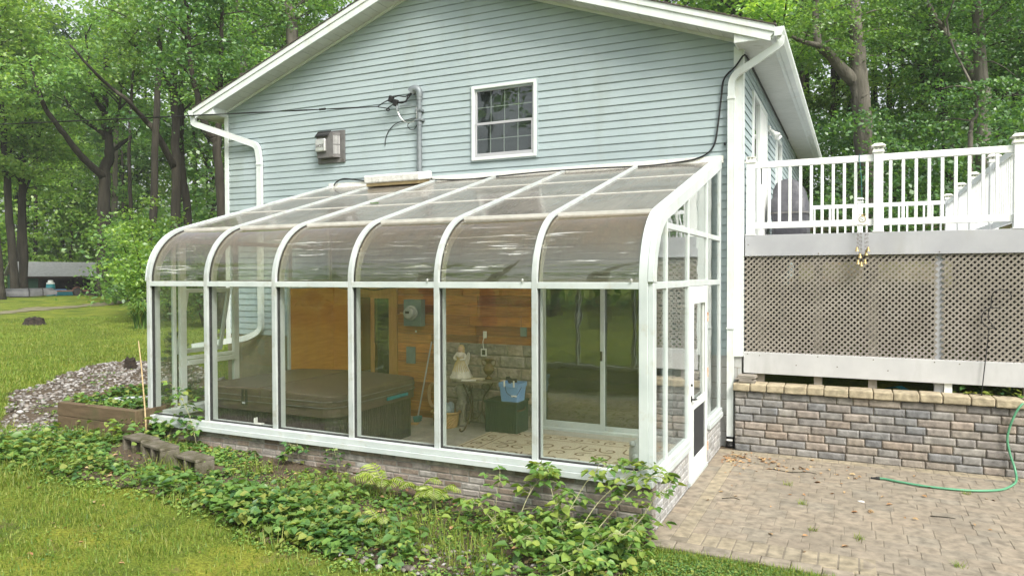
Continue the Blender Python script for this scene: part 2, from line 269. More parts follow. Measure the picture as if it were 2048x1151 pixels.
# ------------------------------------------------------------------ mesh helpers
BASE = {}
def link(o): COL.objects.link(o); return o
def tag(o, label=None, cat=None, group=None, kind=None):
    if label: o['label'] = label
    if cat: o['category'] = cat
    if group: o['group'] = group
    if kind: o['kind'] = kind
    return o
def thing(name, loc, label, cat, group=None, rz=0.0):
    o = bpy.data.objects.new(name, None); link(o); o.location = loc; o.rotation_euler = (0, 0, rz)
    o.empty_display_size = .1
    BASE[o] = Vector(loc) if rz == 0 else Vector((0, 0, 0))
    return tag(o, label, cat, group)
def base_of(o): return BASE.get(o, Vector((0, 0, 0)))
class MB:
    def __init__(s): s.v = []; s.f = []
    def add(s, vs, fs):
        k = len(s.v); s.v += [tuple(map(float, p)) for p in vs]; s.f += [tuple(i + k for i in f) for f in fs]; return s
    def box(s, x0, x1, y0, y1, z0, z1):
        if x0 > x1: x0, x1 = x1, x0
        if y0 > y1: y0, y1 = y1, y0
        if z0 > z1: z0, z1 = z1, z0
        return s.add([(x0, y0, z0), (x1, y0, z0), (x1, y1, z0), (x0, y1, z0), (x0, y0, z1), (x1, y0, z1), (x1, y1, z1), (x0, y1, z1)],
                     [(0, 3, 2, 1), (4, 5, 6, 7), (0, 1, 5, 4), (1, 2, 6, 5), (2, 3, 7, 6), (3, 0, 4, 7)])
    def obox(s, c, size, rot=None):
        m = rot if rot is not None else Matrix.Identity(3)
        a, b, d = (q / 2 for q in size)
        vs = [Vector(c) + m @ Vector(p) for p in [(-a, -b, -d), (a, -b, -d), (a, b, -d), (-a, b, -d), (-a, -b, d), (a, -b, d), (a, b, d), (-a, b, d)]]
        return s.add(vs, [(0, 3, 2, 1), (4, 5, 6, 7), (0, 1, 5, 4), (1, 2, 6, 5), (2, 3, 7, 6), (3, 0, 4, 7)])
    def prism(s, poly, axis, c0, c1):
        f = {'x': lambda a, b, c: (c, a, b), 'y': lambda a, b, c: (a, c, b), 'z': lambda a, b, c: (a, b, c)}[axis]
        n = len(poly)
        vs = [f(a, b, c0) for a, b in poly] + [f(a, b, c1) for a, b in poly]
        return s.add(vs, [tuple(range(n)), tuple(range(2 * n - 1, n - 1, -1))] + [(i, i + n, (i + 1) % n + n, (i + 1) % n) for i in range(n)])
    def sweep(s, path, prof, up=(0, 0, 1), scales=None, caps=True):
        P = [Vector(p) for p in path]; up = Vector(up); n = len(prof); vs = []; side0 = None
        for i, p in enumerate(P):
            t = ((P[i + 1] - p).normalized() if i < len(P) - 1 else Vector()) + ((p - P[i - 1]).normalized() if i > 0 else Vector())
            t.normalize()
            sd = t.cross(up)
            if sd.length < 1e-3: sd = side0.copy() if side0 else t.cross(Vector((1, .01, 0)))
            sd.normalize()
            if side0 is not None and sd.dot(side0) < 0 and up.z == 1 and False: sd = -sd
            side0 = sd; u2 = sd.cross(t).normalized(); k = scales[i] if scales else 1
            k2 = 1.0
            if 0 < i < len(P) - 1:
                c = (P[i + 1] - p).normalized().dot((p - P[i - 1]).normalized()); k2 = 1 / max(.5, math.sqrt((1 + c) / 2))
            vs += [p + sd * (a * k) + u2 * (b * k) for a, b in prof]
        fs = []
        for i in range(len(P) - 1):
            for j in range(n):
                a = i * n + j; b = i * n + (j + 1) % n
                fs.append((a, b, b + n, a + n))
        if caps: fs += [tuple(range(n - 1, -1, -1)), tuple(range((len(P) - 1) * n, len(P) * n))]
        return s.add(vs, fs)
    def tube(s, path, r, n=8, r1=None, up=(0, 0, 1)):
        P = path; L = len(P)
        if r1 is None: sc = [r] * L
        else: sc = [r + (r1 - r) * i / (L - 1) for i in range(L)]
        # parallel transport
        Pv = [Vector(p) for p in P]; vs = []; nrm = None
        for i, p in enumerate(Pv):
            t = ((Pv[i + 1] - p).normalized() if i < L - 1 else Vector()) + ((p - Pv[i - 1]).normalized() if i > 0 else Vector())
            if t.length < 1e-6: t = Vector((0, 0, 1))
            t.normalize()
            if nrm is None:
                nrm = t.orthogonal().normalized()
            else:
                nrm = (nrm - t * nrm.dot(t))
                nrm = nrm.normalized() if nrm.length > 1e-5 else t.orthogonal().normalized()
            bn = t.cross(nrm)
            vs += [p + (nrm * math.cos(2 * PI * j / n) + bn * math.sin(2 * PI * j / n)) * sc[i] for j in range(n)]
        fs = [(i * n + j, i * n + (j + 1) % n, (i + 1) * n + (j + 1) % n, (i + 1) * n + j) for i in range(L - 1) for j in range(n)]
        fs += [tuple(range(n - 1, -1, -1)), tuple(range((L - 1) * n, L * n))]
        return s.add(vs, fs)
    def lathe(s, prof, c=(0, 0, 0), n=16, ax=None):
        vs = []; m = ax if ax is not None else Matrix.Identity(3); c = Vector(c)
        for r, z in prof:
            vs += [c + m @ Vector((r * math.cos(2 * PI * j / n), r * math.sin(2 * PI * j / n), z)) for j in range(n)]
        L = len(prof)
        fs = [(i * n + j, i * n + (j + 1) % n, (i + 1) * n + (j + 1) % n, (i + 1) * n + j) for i in range(L - 1) for j in range(n)]
        fs += [tuple(range(n - 1, -1, -1)), tuple(range((L - 1) * n, L * n))]
        return s.add(vs, fs)
    def ball(s, c, r, nu=10, nv=7, jit=0):
        rx, ry, rz = (r, r, r) if isinstance(r, (int, float)) else r
        prof = []; vs = [(c[0], c[1], c[2] - rz)]
        for i in range(1, nv):
            a = -PI / 2 + PI * i / nv
            for j in range(nu):
                k = 1 + random.uniform(-jit, jit)
                vs.append((c[0] + rx * k * math.cos(a) * math.cos(2 * PI * j / nu), c[1] + ry * k * math.cos(a) * math.sin(2 * PI * j / nu), c[2] + rz * k * math.sin(a)))
        vs.append((c[0], c[1], c[2] + rz)); last = len(vs) - 1
        fs = [(0, 1 + (j + 1) % nu, 1 + j) for j in range(nu)]
        for i in range(nv - 2):
            for j in range(nu):
                a = 1 + i * nu + j; b = 1 + i * nu + (j + 1) % nu
                fs.append((a, b, b + nu, a + nu))
        k = 1 + (nv - 2) * nu
        fs += [(k + j, k + (j + 1) % nu, last) for j in range(nu)]
        return s.add(vs, fs)
    def build(s, name, mat, parent=None, smooth=False, bevel=0, seg=2, kind=None):
        b = base_of(parent) if parent else Vector((0, 0, 0))
        me = bpy.data.meshes.new(name)
        me.from_pydata([(x - b.x, y - b.y, z - b.z) for x, y, z in s.v], [], s.f)
        me.materials.append(MATS[mat]); me.update()
        if smooth: me.shade_smooth()
        o = bpy.data.objects.new(name, me); link(o)
        if parent: o.parent = parent
        BASE[o] = b
        if bevel:
            md = o.modifiers.new('bevel', 'BEVEL'); md.width = bevel; md.segments = seg; md.limit_method = 'ANGLE'; md.angle_limit = R(40)
            md.harden_normals = False
        if smooth and bevel: pass
        if kind: o['kind'] = kind
        return o
def sm_auto(o, ang=35):
    me = o.data; me.shade_smooth()
    try: me.set_sharp_from_angle(angle=R(ang))
    except Exception: pass
    return o
def np_mesh(name, V, F, mat, parent=None, smooth=False, kind=None):
    """V (n,3), F (m,k) arrays -> object"""
    b = base_of(parent) if parent else Vector((0, 0, 0))
    V = np.asarray(V, dtype=np.float32) - np.array(b, dtype=np.float32); F = np.asarray(F, dtype=np.int32)
    me = bpy.data.meshes.new(name); m, k = F.shape
    me.vertices.add(len(V)); me.vertices.foreach_set('co', V.ravel())
    me.loops.add(m * k); me.loops.foreach_set('vertex_index', F.ravel())
    me.polygons.add(m); me.polygons.foreach_set('loop_start', np.arange(0, m * k, k, dtype=np.int32))
    me.update(calc_edges=True); me.materials.append(MATS[mat])
    if smooth: me.shade_smooth()
    o = bpy.data.objects.new(name, me); link(o)
    if parent: o.parent = parent
    BASE[o] = b
    if kind: o['kind'] = kind
    return o
def copy_tree(o, parent=None):
    c = o.copy(); COL.objects.link(c)
    if parent: c.parent = parent
    for ch in list(o.children): copy_tree(ch, c)
    return c
def spline(pts, k=4):
    """Catmull-Rom through points"""
    P = [Vector(p) for p in pts]; P = [P[0] * 2 - P[1]] + P + [P[-1] * 2 - P[-2]]; out = []
    for i in range(1, len(P) - 2):
        for j in range(k):
            t = j / k; a, b, c, d = P[i - 1], P[i], P[i + 1], P[i + 2]
            out.append(.5 * ((2 * b) + (c - a) * t + (2 * a - 5 * b + 4 * c - d) * t * t + (3 * b - a - 3 * c + d) * t ** 3))
    out.append(P[-2].copy()); return out
def leaves(P, S, rng, up=.6, asp=.5, fold=.12, N=None):
    """one diamond leaf per point: returns V, F arrays"""
    n = len(P); P = np.asarray(P); S = np.asarray(S)[:, None]
    if N is None:
        N = rng.normal(size=(n, 3)); N[:, 2] = np.abs(N[:, 2]) + up * 2
    N = N / np.linalg.norm(N, axis=1, keepdims=True)
    T = rng.normal(size=(n, 3)); T -= N * (T * N).sum(1, keepdims=True); T /= np.linalg.norm(T, axis=1, keepdims=True)
    B = np.cross(N, T)
    V = np.empty((n, 4, 3)); V[:, 0] = P - T * S * .5; V[:, 2] = P + T * S * .5
    V[:, 1] = P + B * S * asp * .5 + N * S * fold - T * S * .06; V[:, 3] = P - B * S * asp * .5 + N * S * fold - T * S * .06
    return V.reshape(-1, 3), np.arange(4 * n).reshape(n, 4)
def leaf6(P, T, N, S, asp=.62, fold=.18, droop=.12):
    """broad folded leaf from its stalk point P along T: six corners, two faces"""
    P, T, N = map(np.asarray, (P, T, N)); S = np.asarray(S)[:, None]; n = len(P)
    T = T / np.linalg.norm(T, axis=1, keepdims=True); N = N - T * (N * T).sum(1, keepdims=True); N /= np.linalg.norm(N, axis=1, keepdims=True)
    B = np.cross(N, T); V = np.empty((n, 6, 3))
    V[:, 0] = P; V[:, 3] = P + T * S - N * S * droop
    for i, sg in ((1, 1), (5, -1)): V[:, i] = P + T * S * .28 + B * S * asp * .46 * sg + N * S * fold
    for i, sg in ((2, 1), (4, -1)): V[:, i] = P + T * S * .66 + B * S * asp * .40 * sg + N * S * fold * .6
    k = np.arange(n)[:, None] * 6
    F = np.concatenate([k + np.array([[0, 1, 2, 3]]), k + np.array([[0, 3, 4, 5]])])
    return V.reshape(-1, 3), F
def cat(parts):
    Vs, Fs, k = [], [], 0
    for V, F in parts: Vs.append(V); Fs.append(F + k); k += len(V)
    return np.concatenate(Vs), np.concatenate(Fs)
# ------------------------------------------------------------------ terrain
CAM = Vector((1.5624, -5.8706, 1.654))
def polar(px, dist):
    a = .4464 - math.atan((px - 1024) / 1437); return CAM.x - dist * math.sin(a), CAM.y + dist * math.cos(a), a
def sstep(a, b, x):
    t = min(1, max(0, (x - a) / (b - a))); return t * t * (3 - 2 * t)
def gz(x, y):
    r = math.hypot(x - CAM.x, y - CAM.y)
    zf = -.22
    for (r0, z0), (r1, z1) in (((15, -.22), (30, -.10)), ((30, -.10), (42, .15)), ((42, .15), (50, .46)), ((50, .46), (60, .26)), ((60, .26), (90, .8))):
        if r > r0: zf = z0 + (z1 - z0) * min(1, (r - r0) / (r1 - r0))
    if y < -8: zf = -.3 + .9 * sstep(12, 40, -y)
    near = -.545 + .05 * max(0, min(5.6, -x)) if x < 0 else -.53
    k = sstep(-10.5, -6.0, x) * (1 - sstep(8, 16, r))
    z = zf * (1 - k) + near * k
    if x > -14 and y > (3.37 if x < .24 else 3.3):
        h = .16 + .21 * max(0, y - 4.2); h = min(h, 4.2)
        kx = sstep(-11, -1, x) if y > 13.6 else (1 if x > -1 else 0)
        if y > 13.6: h = h * sstep(12, 20, y) if x < -1 else h
        z = z * (1 - kx) + h * kx
    und = .035 * mnoise.noise(Vector((x * .35, y * .35, 0))) + .012 * mnoise.noise(Vector((x * 1.7, y * 1.7, 3)))
    if x > .02 and -.16 < y < (3.37 if x < .24 else 3.3) and x < 9: return -.545      # under the pavers
    if -5.95 < x < -.05 and .08 < y < 3.4: return -.62         # under the sunroom floor
    return z + und
def axis(pts): return sorted(set(round(p, 3) for p in pts))
gx = axis(list(np.arange(-14, 4.01, .16)) + [-5.99, -5.9, -.09, -.04, .03, .0, .235, .245] + list(np.arange(-60, -14, 1.2)) + list(np.arange(-150, -60, 6)) + list(np.arange(4.4, 16, .8)) + list(np.arange(16, 110, 5)))
gy = axis(list(np.arange(-5, 6.01, .16)) + [.02, .1, .14, -.17, -.15, 3.29, 3.31, 3.365, 3.375] + list(np.arange(6.4, 30, .9)) + list(np.arange(30, 130, 5)) + list(np.arange(-24, -5, .9)) + list(np.arange(-90, -24, 6)))
Vg = np.array([(x, y, gz(x, y)) for y in gy for x in gx]); nx = len(gx)
Fg = np.array([(j * nx + i, j * nx + i + 1, (j + 1) * nx + i + 1, (j + 1) * nx + i) for j in range(len(gy) - 1) for i in range(nx - 1)])
tag(np_mesh('ground', Vg, Fg, 'lawnground', smooth=True), kind='structure')
def inside(poly, x, y):
    c = False; j = len(poly) - 1
    for i in range(len(poly)):
        (xi, yi), (xj, yj) = poly[i], poly[j]
        if (yi > y) != (yj > y) and x < (xj - xi) * (y - yi) / (yj - yi) + xi: c = not c
        j = i
    return c
def patch(name, poly, mat, lift, res, wob=.12):
    """irregular sheet lying just over the ground"""
    x0 = min(p[0] for p in poly) - wob; x1 = max(p[0] for p in poly) + wob; y0 = min(p[1] for p in poly) - wob; y1 = max(p[1] for p in poly) + wob
    V, F, idx = [], [], {}
    def vid(i, j):
        if (i, j) not in idx:
            x, y = x0 + i * res, y0 + j * res; idx[(i, j)] = len(V); V.append((x, y, gz(x, y) + lift))
        return idx[(i, j)]
    for i in range(int((x1 - x0) / res) + 1):
        for j in range(int((y1 - y0) / res) + 1):
            x, y = x0 + (i + .5) * res, y0 + (j + .5) * res
            q = Vector((x / wob * .35, y / wob * .35, 7.3)) if wob else Vector()
            if inside(poly, x + wob * mnoise.noise(q), y + wob * mnoise.noise(q + Vector((9, 4, 2)))):
                F.append((vid(i, j), vid(i + 1, j), vid(i + 1, j + 1), vid(i, j + 1)))
    return tag(np_mesh(name, V, F, mat, smooth=True), kind='structure')
BED = [(-6.3, .06), (.03, .06), (.03, -.22), (.15, -.75), (-.3, -1.35), (-1.3, -1.55), (-2.6, -1.65), (-3.9, -1.35), (-5.0, -1.55), (-6.2, -1.55), (-7.5, -.95), (-8.2, -.3), (-7.3, .3)]
patch('planting_bed', BED, 'soil', .012, .07)
GRAV = [(-6.1, -.1), (-7.4, -1.0), (-8.8, -.1), (-10.6, 1.0), (-11.1, 1.7), (-12.3, 3.1), (-12.8, 4.4), (-11.2, 5.0), (-8.6, 3.5), (-6.1, 3.4)]
patch('gravel_bed', GRAV, 'soil', .014, .09, .3)
patch('driveway', [polar(p, d)[:2] for p, d in ((-200, 35), (0, 36.5), (120, 39.5), (270, 44), (270, 46), (120, 42), (0, 39), (-200, 37.5))], 'drive', .02, .4, .8)
patch('wood_floor', [(-75, 26), (-44, 24.2), (-38, 22.6), (-30, 22.0), (-21, 14), (-13, 8.5), (-9.6, 8), (-9.6, 13.8), (-1, 13.8), (-1, 9), (.4, 5.5), (3.4, 6.0), (14, 6), (24, 30), (10, 60), (-60, 75), (-95, 60)], 'woodfloor', .03, .7, .8)
# stones of the gravel bed
def rocks(n, poly, s0, s1, seed, mat, name):
    rng = np.random.default_rng(seed); base = np.array([(1, 0, 0), (-1, 0, 0), (0, 1, 0), (0, -1, 0), (0, 0, 1), (0, 0, -1), (.6, .6, .6), (-.6, .6, .6), (.6, -.6, .6), (-.6, -.6, .6)], float)
    tri = np.array([(0, 6, 8), (1, 9, 7), (2, 7, 6), (3, 8, 9), (4, 6, 7), (4, 7, 9), (4, 9, 8), (4, 8, 6), (0, 2, 6), (2, 1, 7), (1, 3, 9), (3, 0, 8), (5, 2, 0), (5, 1, 2), (5, 3, 1), (5, 0, 3)])
    xs = [p[0] for p in poly]; ys = [p[1] for p in poly]; V, F, k = [], [], 0
    while k < n:
        x, y = rng.uniform(min(xs), max(xs)), rng.uniform(min(ys), max(ys))
        if not inside(poly, x, y): continue
        if mnoise.noise(Vector((x * 1.1, y * 1.1, 5))) + rng.uniform(-.5, .5) < -.22: continue
        s = rng.uniform(s0, s1) * rng.choice([.7, 1, 1, 1.5]); q = base * (1 + rng.uniform(-.28, .28, (10, 1))) * np.array([s, s * rng.uniform(.6, 1), s * rng.uniform(.4, .75)])
        a = rng.uniform(0, 2 * PI); ca, sa = math.cos(a), math.sin(a)
        q = q @ np.array([[ca, sa, 0], [-sa, ca, 0], [0, 0, 1]]) + np.array([x, y, gz(x, y) + .012 + s * .2])
        V.append(q); F.append(tri + 10 * k); k += 1
    o = np_mesh(name, np.concatenate(V), np.concatenate(F), mat); return tag(o, kind='stuff')
g = rocks(3900, GRAV, .018, .036, 3, 'pebble', 'gravel'); g['label'] = 'white and grey stones spread beside the raised timber bed'
g2 = rocks(240, [(-1.9, -1.1), (-.4, -.9), (-.5, -1.6), (-1.6, -1.7), (-3.2, -1.5), (-3.2, -1.2)], .014, .03, 5, 'pebble', 'gravel'); g2['label'] = 'few pale stones showing among the weeds'
# ------------------------------------------------------------------ patio of separate pavers laid as one surface
def block(mb, x0, x1, y0, y1, z0, z1, ch, tilt=0.0):
    """paver with chamfered top rim"""
    t = [random.uniform(-tilt, tilt) for _ in range(4)]
    vs = [(x0, y0, z0), (x1, y0, z0), (x1, y1, z0), (x0, y1, z0), (x0, y0, z1 - ch + t[0]), (x1, y0, z1 - ch + t[1]), (x1, y1, z1 - ch + t[2]), (x0, y1, z1 - ch + t[3]),
          (x0 + ch, y0 + ch, z1 + t[0]), (x1 - ch, y0 + ch, z1 + t[1]), (x1 - ch, y1 - ch, z1 + t[2]), (x0 + ch, y1 - ch, z1 + t[3])]
    mb.add(vs, [(0, 1, 5, 4), (1, 2, 6, 5), (2, 3, 7, 6), (3, 0, 4, 7), (4, 5, 9, 8), (5, 6, 10, 9), (6, 7, 11, 10), (7, 4, 8, 11), (8, 9, 10, 11)])
pv, py = MB(), MB(); J = .0018; ZP = -.487
X0, X1, Y0, Y1 = .345, 8.0, .13, 3.02
yl = Y0
row = 0
while yl < Y1 - .05:
    h = random.choice([.15, .16, .16, .225]); h = min(h, Y1 - yl); x = X0 - random.uniform(0, .12)
    while x < X1:
        w = random.choice([.15, .16, .225, .23, .30, .235]); a = max(x, X0)
        if x + w - a > .04: block(pv, a + J, x + w - J, yl + J, yl + h - J, -.54, ZP, .004, .0022)
        x += w
    yl += h; row += 1
y = -.12
while y < 3.0:                      # two runs along the sunroom wall
    w = random.choice([.2, .235, .26]); block(pv, .062, .215 - J, y + J, min(y + w, 3.02) - J, -.54, ZP, .004, .002); y += w
y = .0
while y < 3.0:
    w = random.choice([.15, .17, .2]); block(py, .217, .343, y + J, min(y + w, 3.02) - J, -.54, ZP, .004, .002); y += w
x = .062
while x < 8:                        # yellow run under the wall, yellow and grey runs at the lawn edge
    w = random.choice([.13, .15, .17]); block(py, x + J, x + w - J, 3.022, 3.19, -.54, ZP, .004, .002); x += w
def edge(x): return -.11 - .03 * x + (-.11 * max(0, x - 1.2) if x > 1.2 else 0)
x = .345
while x < 8:
    w = random.choice([.12, .13, .14]); e = edge(x)
    vs_y0 = e; block(py, x + J, x + w - J, e + .0, Y0 - .002 if x < 1.6 else e + .115, -.54, ZP, .007, .002); x += w
x = .062
while x < 8:
    w = random.choice([.2, .215, .23]); e = edge(x); block(pv, x + J, x + w - J, e - .155, e - .003, -.54, ZP, .008, .003); x += w
# fill where the lawn edge curves away from the first row
x = 1.62
while x < 8:
    w = .2; e = edge(x) + .118
    if Y0 - e > .03: block(pv, x + J, x + w - J, e, Y0 - .003, -.54, ZP, .004, .002)
    x += w
tag(pv.build('patio', 'paver'), kind='structure')
tag(py.build('patio_border', 'paveryellow'), kind='structure')
sb = MB(); sb.box(.055, .236, 3.192, D - .006, -.56, -.487); tag(sb.build('dirt_corner', 'soil'), kind='structure')
jb = MB(); jb.box(.06, 8, -.14, 3.2, -.56, ZP - .003); tag(jb.build('patio_joints', 'jointdark'), kind='structure')
# ------------------------------------------------------------------ house
H = thing('house', (-4.05, D, -.49), 'pale blue-green clapboard gable house with the glass sunroom against it', 'house')
HX0, HX1, ZS = -8.39, .299, .646
SL, ZA, XM = .3571, 6.2287, -4.0455
YF = D - .34         # front of the rake overhang
YB = 13.4
EXP = .1016
def course_segs(x0, x1, holes, zm):
    segs = [(x0, x1)]
    for hx0, hx1, hz0, hz1 in holes:
        if hz0 <= zm <= hz1:
            segs = [q for a, b in segs for q in ((a, min(b, hx0)), (max(a, hx1), b)) if q[1] - q[0] > .01]
    return segs
def siding(mb, z0, ztop, span, holes, pt, seams):
    k = 0; z = z0
    while z < ztop:
        zt = z + EXP
        a0, a1 = span(z); b0, b1 = span(min(zt, ztop - 1e-4))
        if a1 - a0 < .05: break
        cuts = [q + random.uniform(-.5, .5) for q in seams[k % len(seams)]]
        full = course_segs(a0, a1, holes, z + .5 * EXP)
        parts = []
        for s0, s1 in full:
            e = [s0] + sorted(c for c in cuts if s0 + .2 < c < s1 - .2) + [s1]
            parts += list(zip(e[:-1], e[1:]))
        for s0, s1 in parts:
            j = random.choice((0, .0016)) ; u0 = s0 if s0 > a0 + 1e-6 else None; u1 = s1 if s1 < a1 - 1e-6 else None
            t0 = max(s0, b0) if u0 is not None else b0; t1 = min(s1, b1) if u1 is not None else b1
            if t1 <= t0: t0 = t1 = (s0 + s1) / 2
            o = .016 + j; m = z + EXP * .86
            q0 = s0 + (t0 - s0) * .86; q1 = s1 + (t1 - s1) * .86
            vs = [pt(s0, o, z), pt(s1, o, z), pt(q1, .006 + j, m), pt(q0, .006 + j, m), pt(t0, .002 + j, zt), pt(t1, .002 + j, zt), pt(s0, 0, z + .003), pt(s1, 0, z + .003), pt(s0, 0, zt), pt(s1, 0, zt)]
            mb.add(vs, [(0, 1, 2, 3), (3, 2, 5, 4), (6, 7, 1, 0), (0, 3, 4, 6), (7, 5, 2, 1)])
        z = zt; k += 1
WIN = (-3.475, -2.449, 3.306, 4.373)
HOLES = [(-3.44, -2.48, 3.34, 4.34), (-5.66, -4.79, -.5, 1.46), (-2.43, -.56, -.5, 1.60)]
def gspan(z):
    w = max(0, (ZA - .05 - z) / SL); return max(HX0 + .08, XM - w), min(HX1 - .10, XM + w)
m = MB(); siding(m, ZS, ZA - .1, gspan, HOLES, lambda u, d, z: (u, D - d, z), [[-6.9, -3.1], [-5.6, -1.2], [-7.3, -2.0], [-4.4, -.9], [-6.2, -3.9]])
m.build('gable_wall', 'siding', H)
m = MB()             # sheathing behind the clapboards, with the same openings
for a, b, z0, z1 in [(HX0 + .02, -5.66, -.5, 1.6), (-4.79, -2.43, -.5, 1.6), (-.56, HX1 - .02, ZS, 1.6), (-5.66, -4.79, 1.46, 1.6), (HX0 + .02, HX1 - .02, 1.6, 3.34), (HX0 + .02, -3.44, 3.34, 4.34), (-2.48, HX1 - .02, 3.34, 4.34)]:
    m.box(a, b, D + .003, D + .12, z0, z1)
m.prism([(HX0 + .02, 4.34), (HX1 - .02, 4.34), (HX1 - .02, 4.56), (XM, 6.1), (HX0 + .02, 4.56)], 'y', D + .003, D + .12)
m.build('sheathing', 'siding', H)
m = MB()
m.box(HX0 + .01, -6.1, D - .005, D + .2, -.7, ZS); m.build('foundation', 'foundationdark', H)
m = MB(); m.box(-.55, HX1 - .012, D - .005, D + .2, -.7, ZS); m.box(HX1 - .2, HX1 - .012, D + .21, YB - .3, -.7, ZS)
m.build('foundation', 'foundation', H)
m = MB()             # scored joints of the foundation blocks
for z in (-.3, -.1, .1, .3, .5): m.box(.06, HX1 - .013, D - .0065, D, z, z + .006)
for z, x in ((-.2, .16), (0, .25), (.2, .14), (.4, .24)): m.box(x, x + .006, D - .0065, D, z - .09, z + .1)
m.build('block_joint', 'jointdark', H)
# side walls
m = MB(); siding(m, ZS, 4.4, lambda z: (D + .09, YB - .3), [(4.22, 5.86, 1.9, 4.12), (7.3, 8.2, 2.9, 4.05)], lambda u, d, z: (HX1 + d - .012, u, z), [[6.9, 10.5], [8.8], [5.0, 11.2], [9.7]])
m.build('side_wall', 'siding', H)
m = MB(); m.box(HX1 - .14, HX1 - .015, D + .13, 4.22, ZS, 4.4); m.box(HX1 - .14, HX1 - .015, 5.86, YB - .3, ZS, 4.4); m.box(HX1 - .14, HX1 - .015, 4.22, 5.86, 4.12, 4.4); m.box(HX1 - .14, HX1 - .015, 4.22, 5.86, ZS, 2.12)
m.box(HX0, HX0 + .1, D + .13, YB - .3, -.5, 4.5); m.box(HX0, HX1, YB - .4, YB - .3, -.5, 4.5)
m.build('outer_wall', 'siding', H)
# corner boards
m = MB(); m.box(HX1 - .105, HX1 + .0, D - .030, D - .0005, ZS - .005, 4.45); m.box(HX1 + .0005, HX1 + .012, D - .0305, D + .088, ZS - .005, 4.44); m.build('corner_board', 'trim', H, bevel=.004)
m = MB(); m.box(HX0 - .004, HX0 + .082, D - .030, D - .0005, .55, 4.45); m.build('corner_board', 'trim', H, bevel=.004)
# roof: two slabs with shingle butts on the front edge
def zr_(x): return ZA - SL * abs(x - XM)
TH = .05
XEL, XER = -8.80, .715
for s, xe in ((-1, XEL), (1, XER)):
    m = MB()
    n = 34
    for i in range(n):               # courses run along Y; each a thin wedge
        a = i / n; b = (i + 1) / n; xa = XM + (xe - XM) * a; xb = XM + (xe - XM) * b
        za, zb = zr_(xa) + .004, zr_(xb) + .004
        m.prism([(xa, za), (xb, zb), (xb, zb + .018), (xa, za + .006)] if s > 0 else [(xa, za), (xa, za + .006), (xb, zb + .018), (xb, zb)], 'y', YF - .035, YB)
    m.build('roof', 'shingle', H)
for s, xe in ((-1, XEL + .012), (1, XER - .012)):   # rake board in two steps, sheathing edge above it
    def sl(x, d): return zr_(x) + d
    x0 = XM
    m = MB(); m.prism([(x0, sl(x0, 0)), (xe, sl(xe, 0)), (xe, sl(xe, -.075)), (x0, sl(x0, -.075))], 'y', YF - .022, YF + .012)
    xi = XM + s * (abs(xe - XM) - .05)
    m.prism([(x0, sl(x0, -.075)), (xe, sl(xe, -.075)), (xi, sl(xi, -.135)), (xi, sl(xi, -.185)), (x0, sl(x0, -.185))], 'y', YF - .008, YF + .012)
    m.build('rake_board', 'trim', H)
    m = MB(); xo = XM + s * 4.42     # sloping soffit panels between rake board and wall
    n = 30
    for i in range(n):
        xa = x0 + (xo - x0) * i / n; xb = x0 + (xo - x0) * (i + 1) / n; j = .006 * s
        m.prism([(xa, sl(xa, -.165)), (xb - j, sl(xb - j, -.165)), (xb - j, sl(xb - j, -.175)), (xa, sl(xa, -.175))], 'y', YF + .012, D + .002)
        m.prism([(xb - j, sl(xb - j, -.160)), (xb, sl(xb, -.160)), (xb, sl(xb, -.166)), (xb - j, sl(xb - j, -.166))], 'y', YF + .012, D + .002)
    m.build('rake_soffit', 'soffit', H)
    m = MB(); m.prism([(x0, sl(x0, -.176)), (xo, sl(xo, -.176)), (xo, sl(xo, -.215)), (x0, sl(x0, -.215))], 'y', D - .034, D - .014); m.build('rake_trim', 'trim', H)
# eaves: boxed return, level soffit, fascia, gutter
ZE = 4.40
for s in (-1, 1):
    w = HX1 if s > 0 else HX0; e = XER - .02 if s > 0 else XEL + .02
    m = MB(); wi = w - s * .06
    m.prism([(wi, ZE), (e, ZE), (e, zr_(e) - .05), (wi, min(zr_(wi) - .16, ZE + .19))], 'y', YF + .014, YF + .03); m.prism([(wi, ZE), (wi + s * .02, ZE), (wi + s * .02, zr_(wi) - .17), (wi, zr_(wi) - .17)], 'y', YF + .03, D - .03)
    m.build('eave_return', 'trim', H, bevel=.003)
    m = MB(); y = YF + .03
    while y < YB:
        m.box(w + s * .0 if y > D else wi, e, y, y + .095, ZE + .004, ZE + .012); m.box(w if y > D else wi, e, y + .095, y + .1016, ZE + .009, ZE + .014); y += .1016
    m.build('eave_soffit', 'soffit', H)
    m = MB(); m.box(e - s * .022, e, YF + .03, YB, ZE, zr_(e) - .03); m.build('fascia', 'trim', H)
    m = MB(); m.box(e - s * .045, e - s * .02, YF + .033, YB, ZE - .006, ZE + .0035); m.build('soffit_channel', 'trim', H)
    m = MB(); pr = [(0, .10), (0, 0), (.075, 0), (.105, .055), (.108, .10), (.100, .10), (.097, .058), (.072, .008), (.008, .008), (.008, .10)]
    m.prism([(e + s * a, ZE + .01 + b) for a, b in pr][::s], 'y', YF - .02, YB); m.prism([(e + s * a, ZE + .01 + b) for a, b in pr[:5]][::s], 'y', YF - .024, YF - .0205)
    m.build('gutter', 'trim', H)
def fluted(w, d):
    out = []
    for a in np.linspace(-w / 2, w / 2, 9)[:-1]: out += [(a, -d / 2 + (.004 if int(round((a + w / 2) / (w / 8))) % 2 else 0))]
    out += [(w / 2, -d / 2), (w / 2, d / 2)]
    for a in np.linspace(w / 2, -w / 2, 9)[1:-1]: out += [(a, d / 2 - (.004 if int(round((a + w / 2) / (w / 8))) % 2 else 0))]
    return out + [(-w / 2, d / 2)]
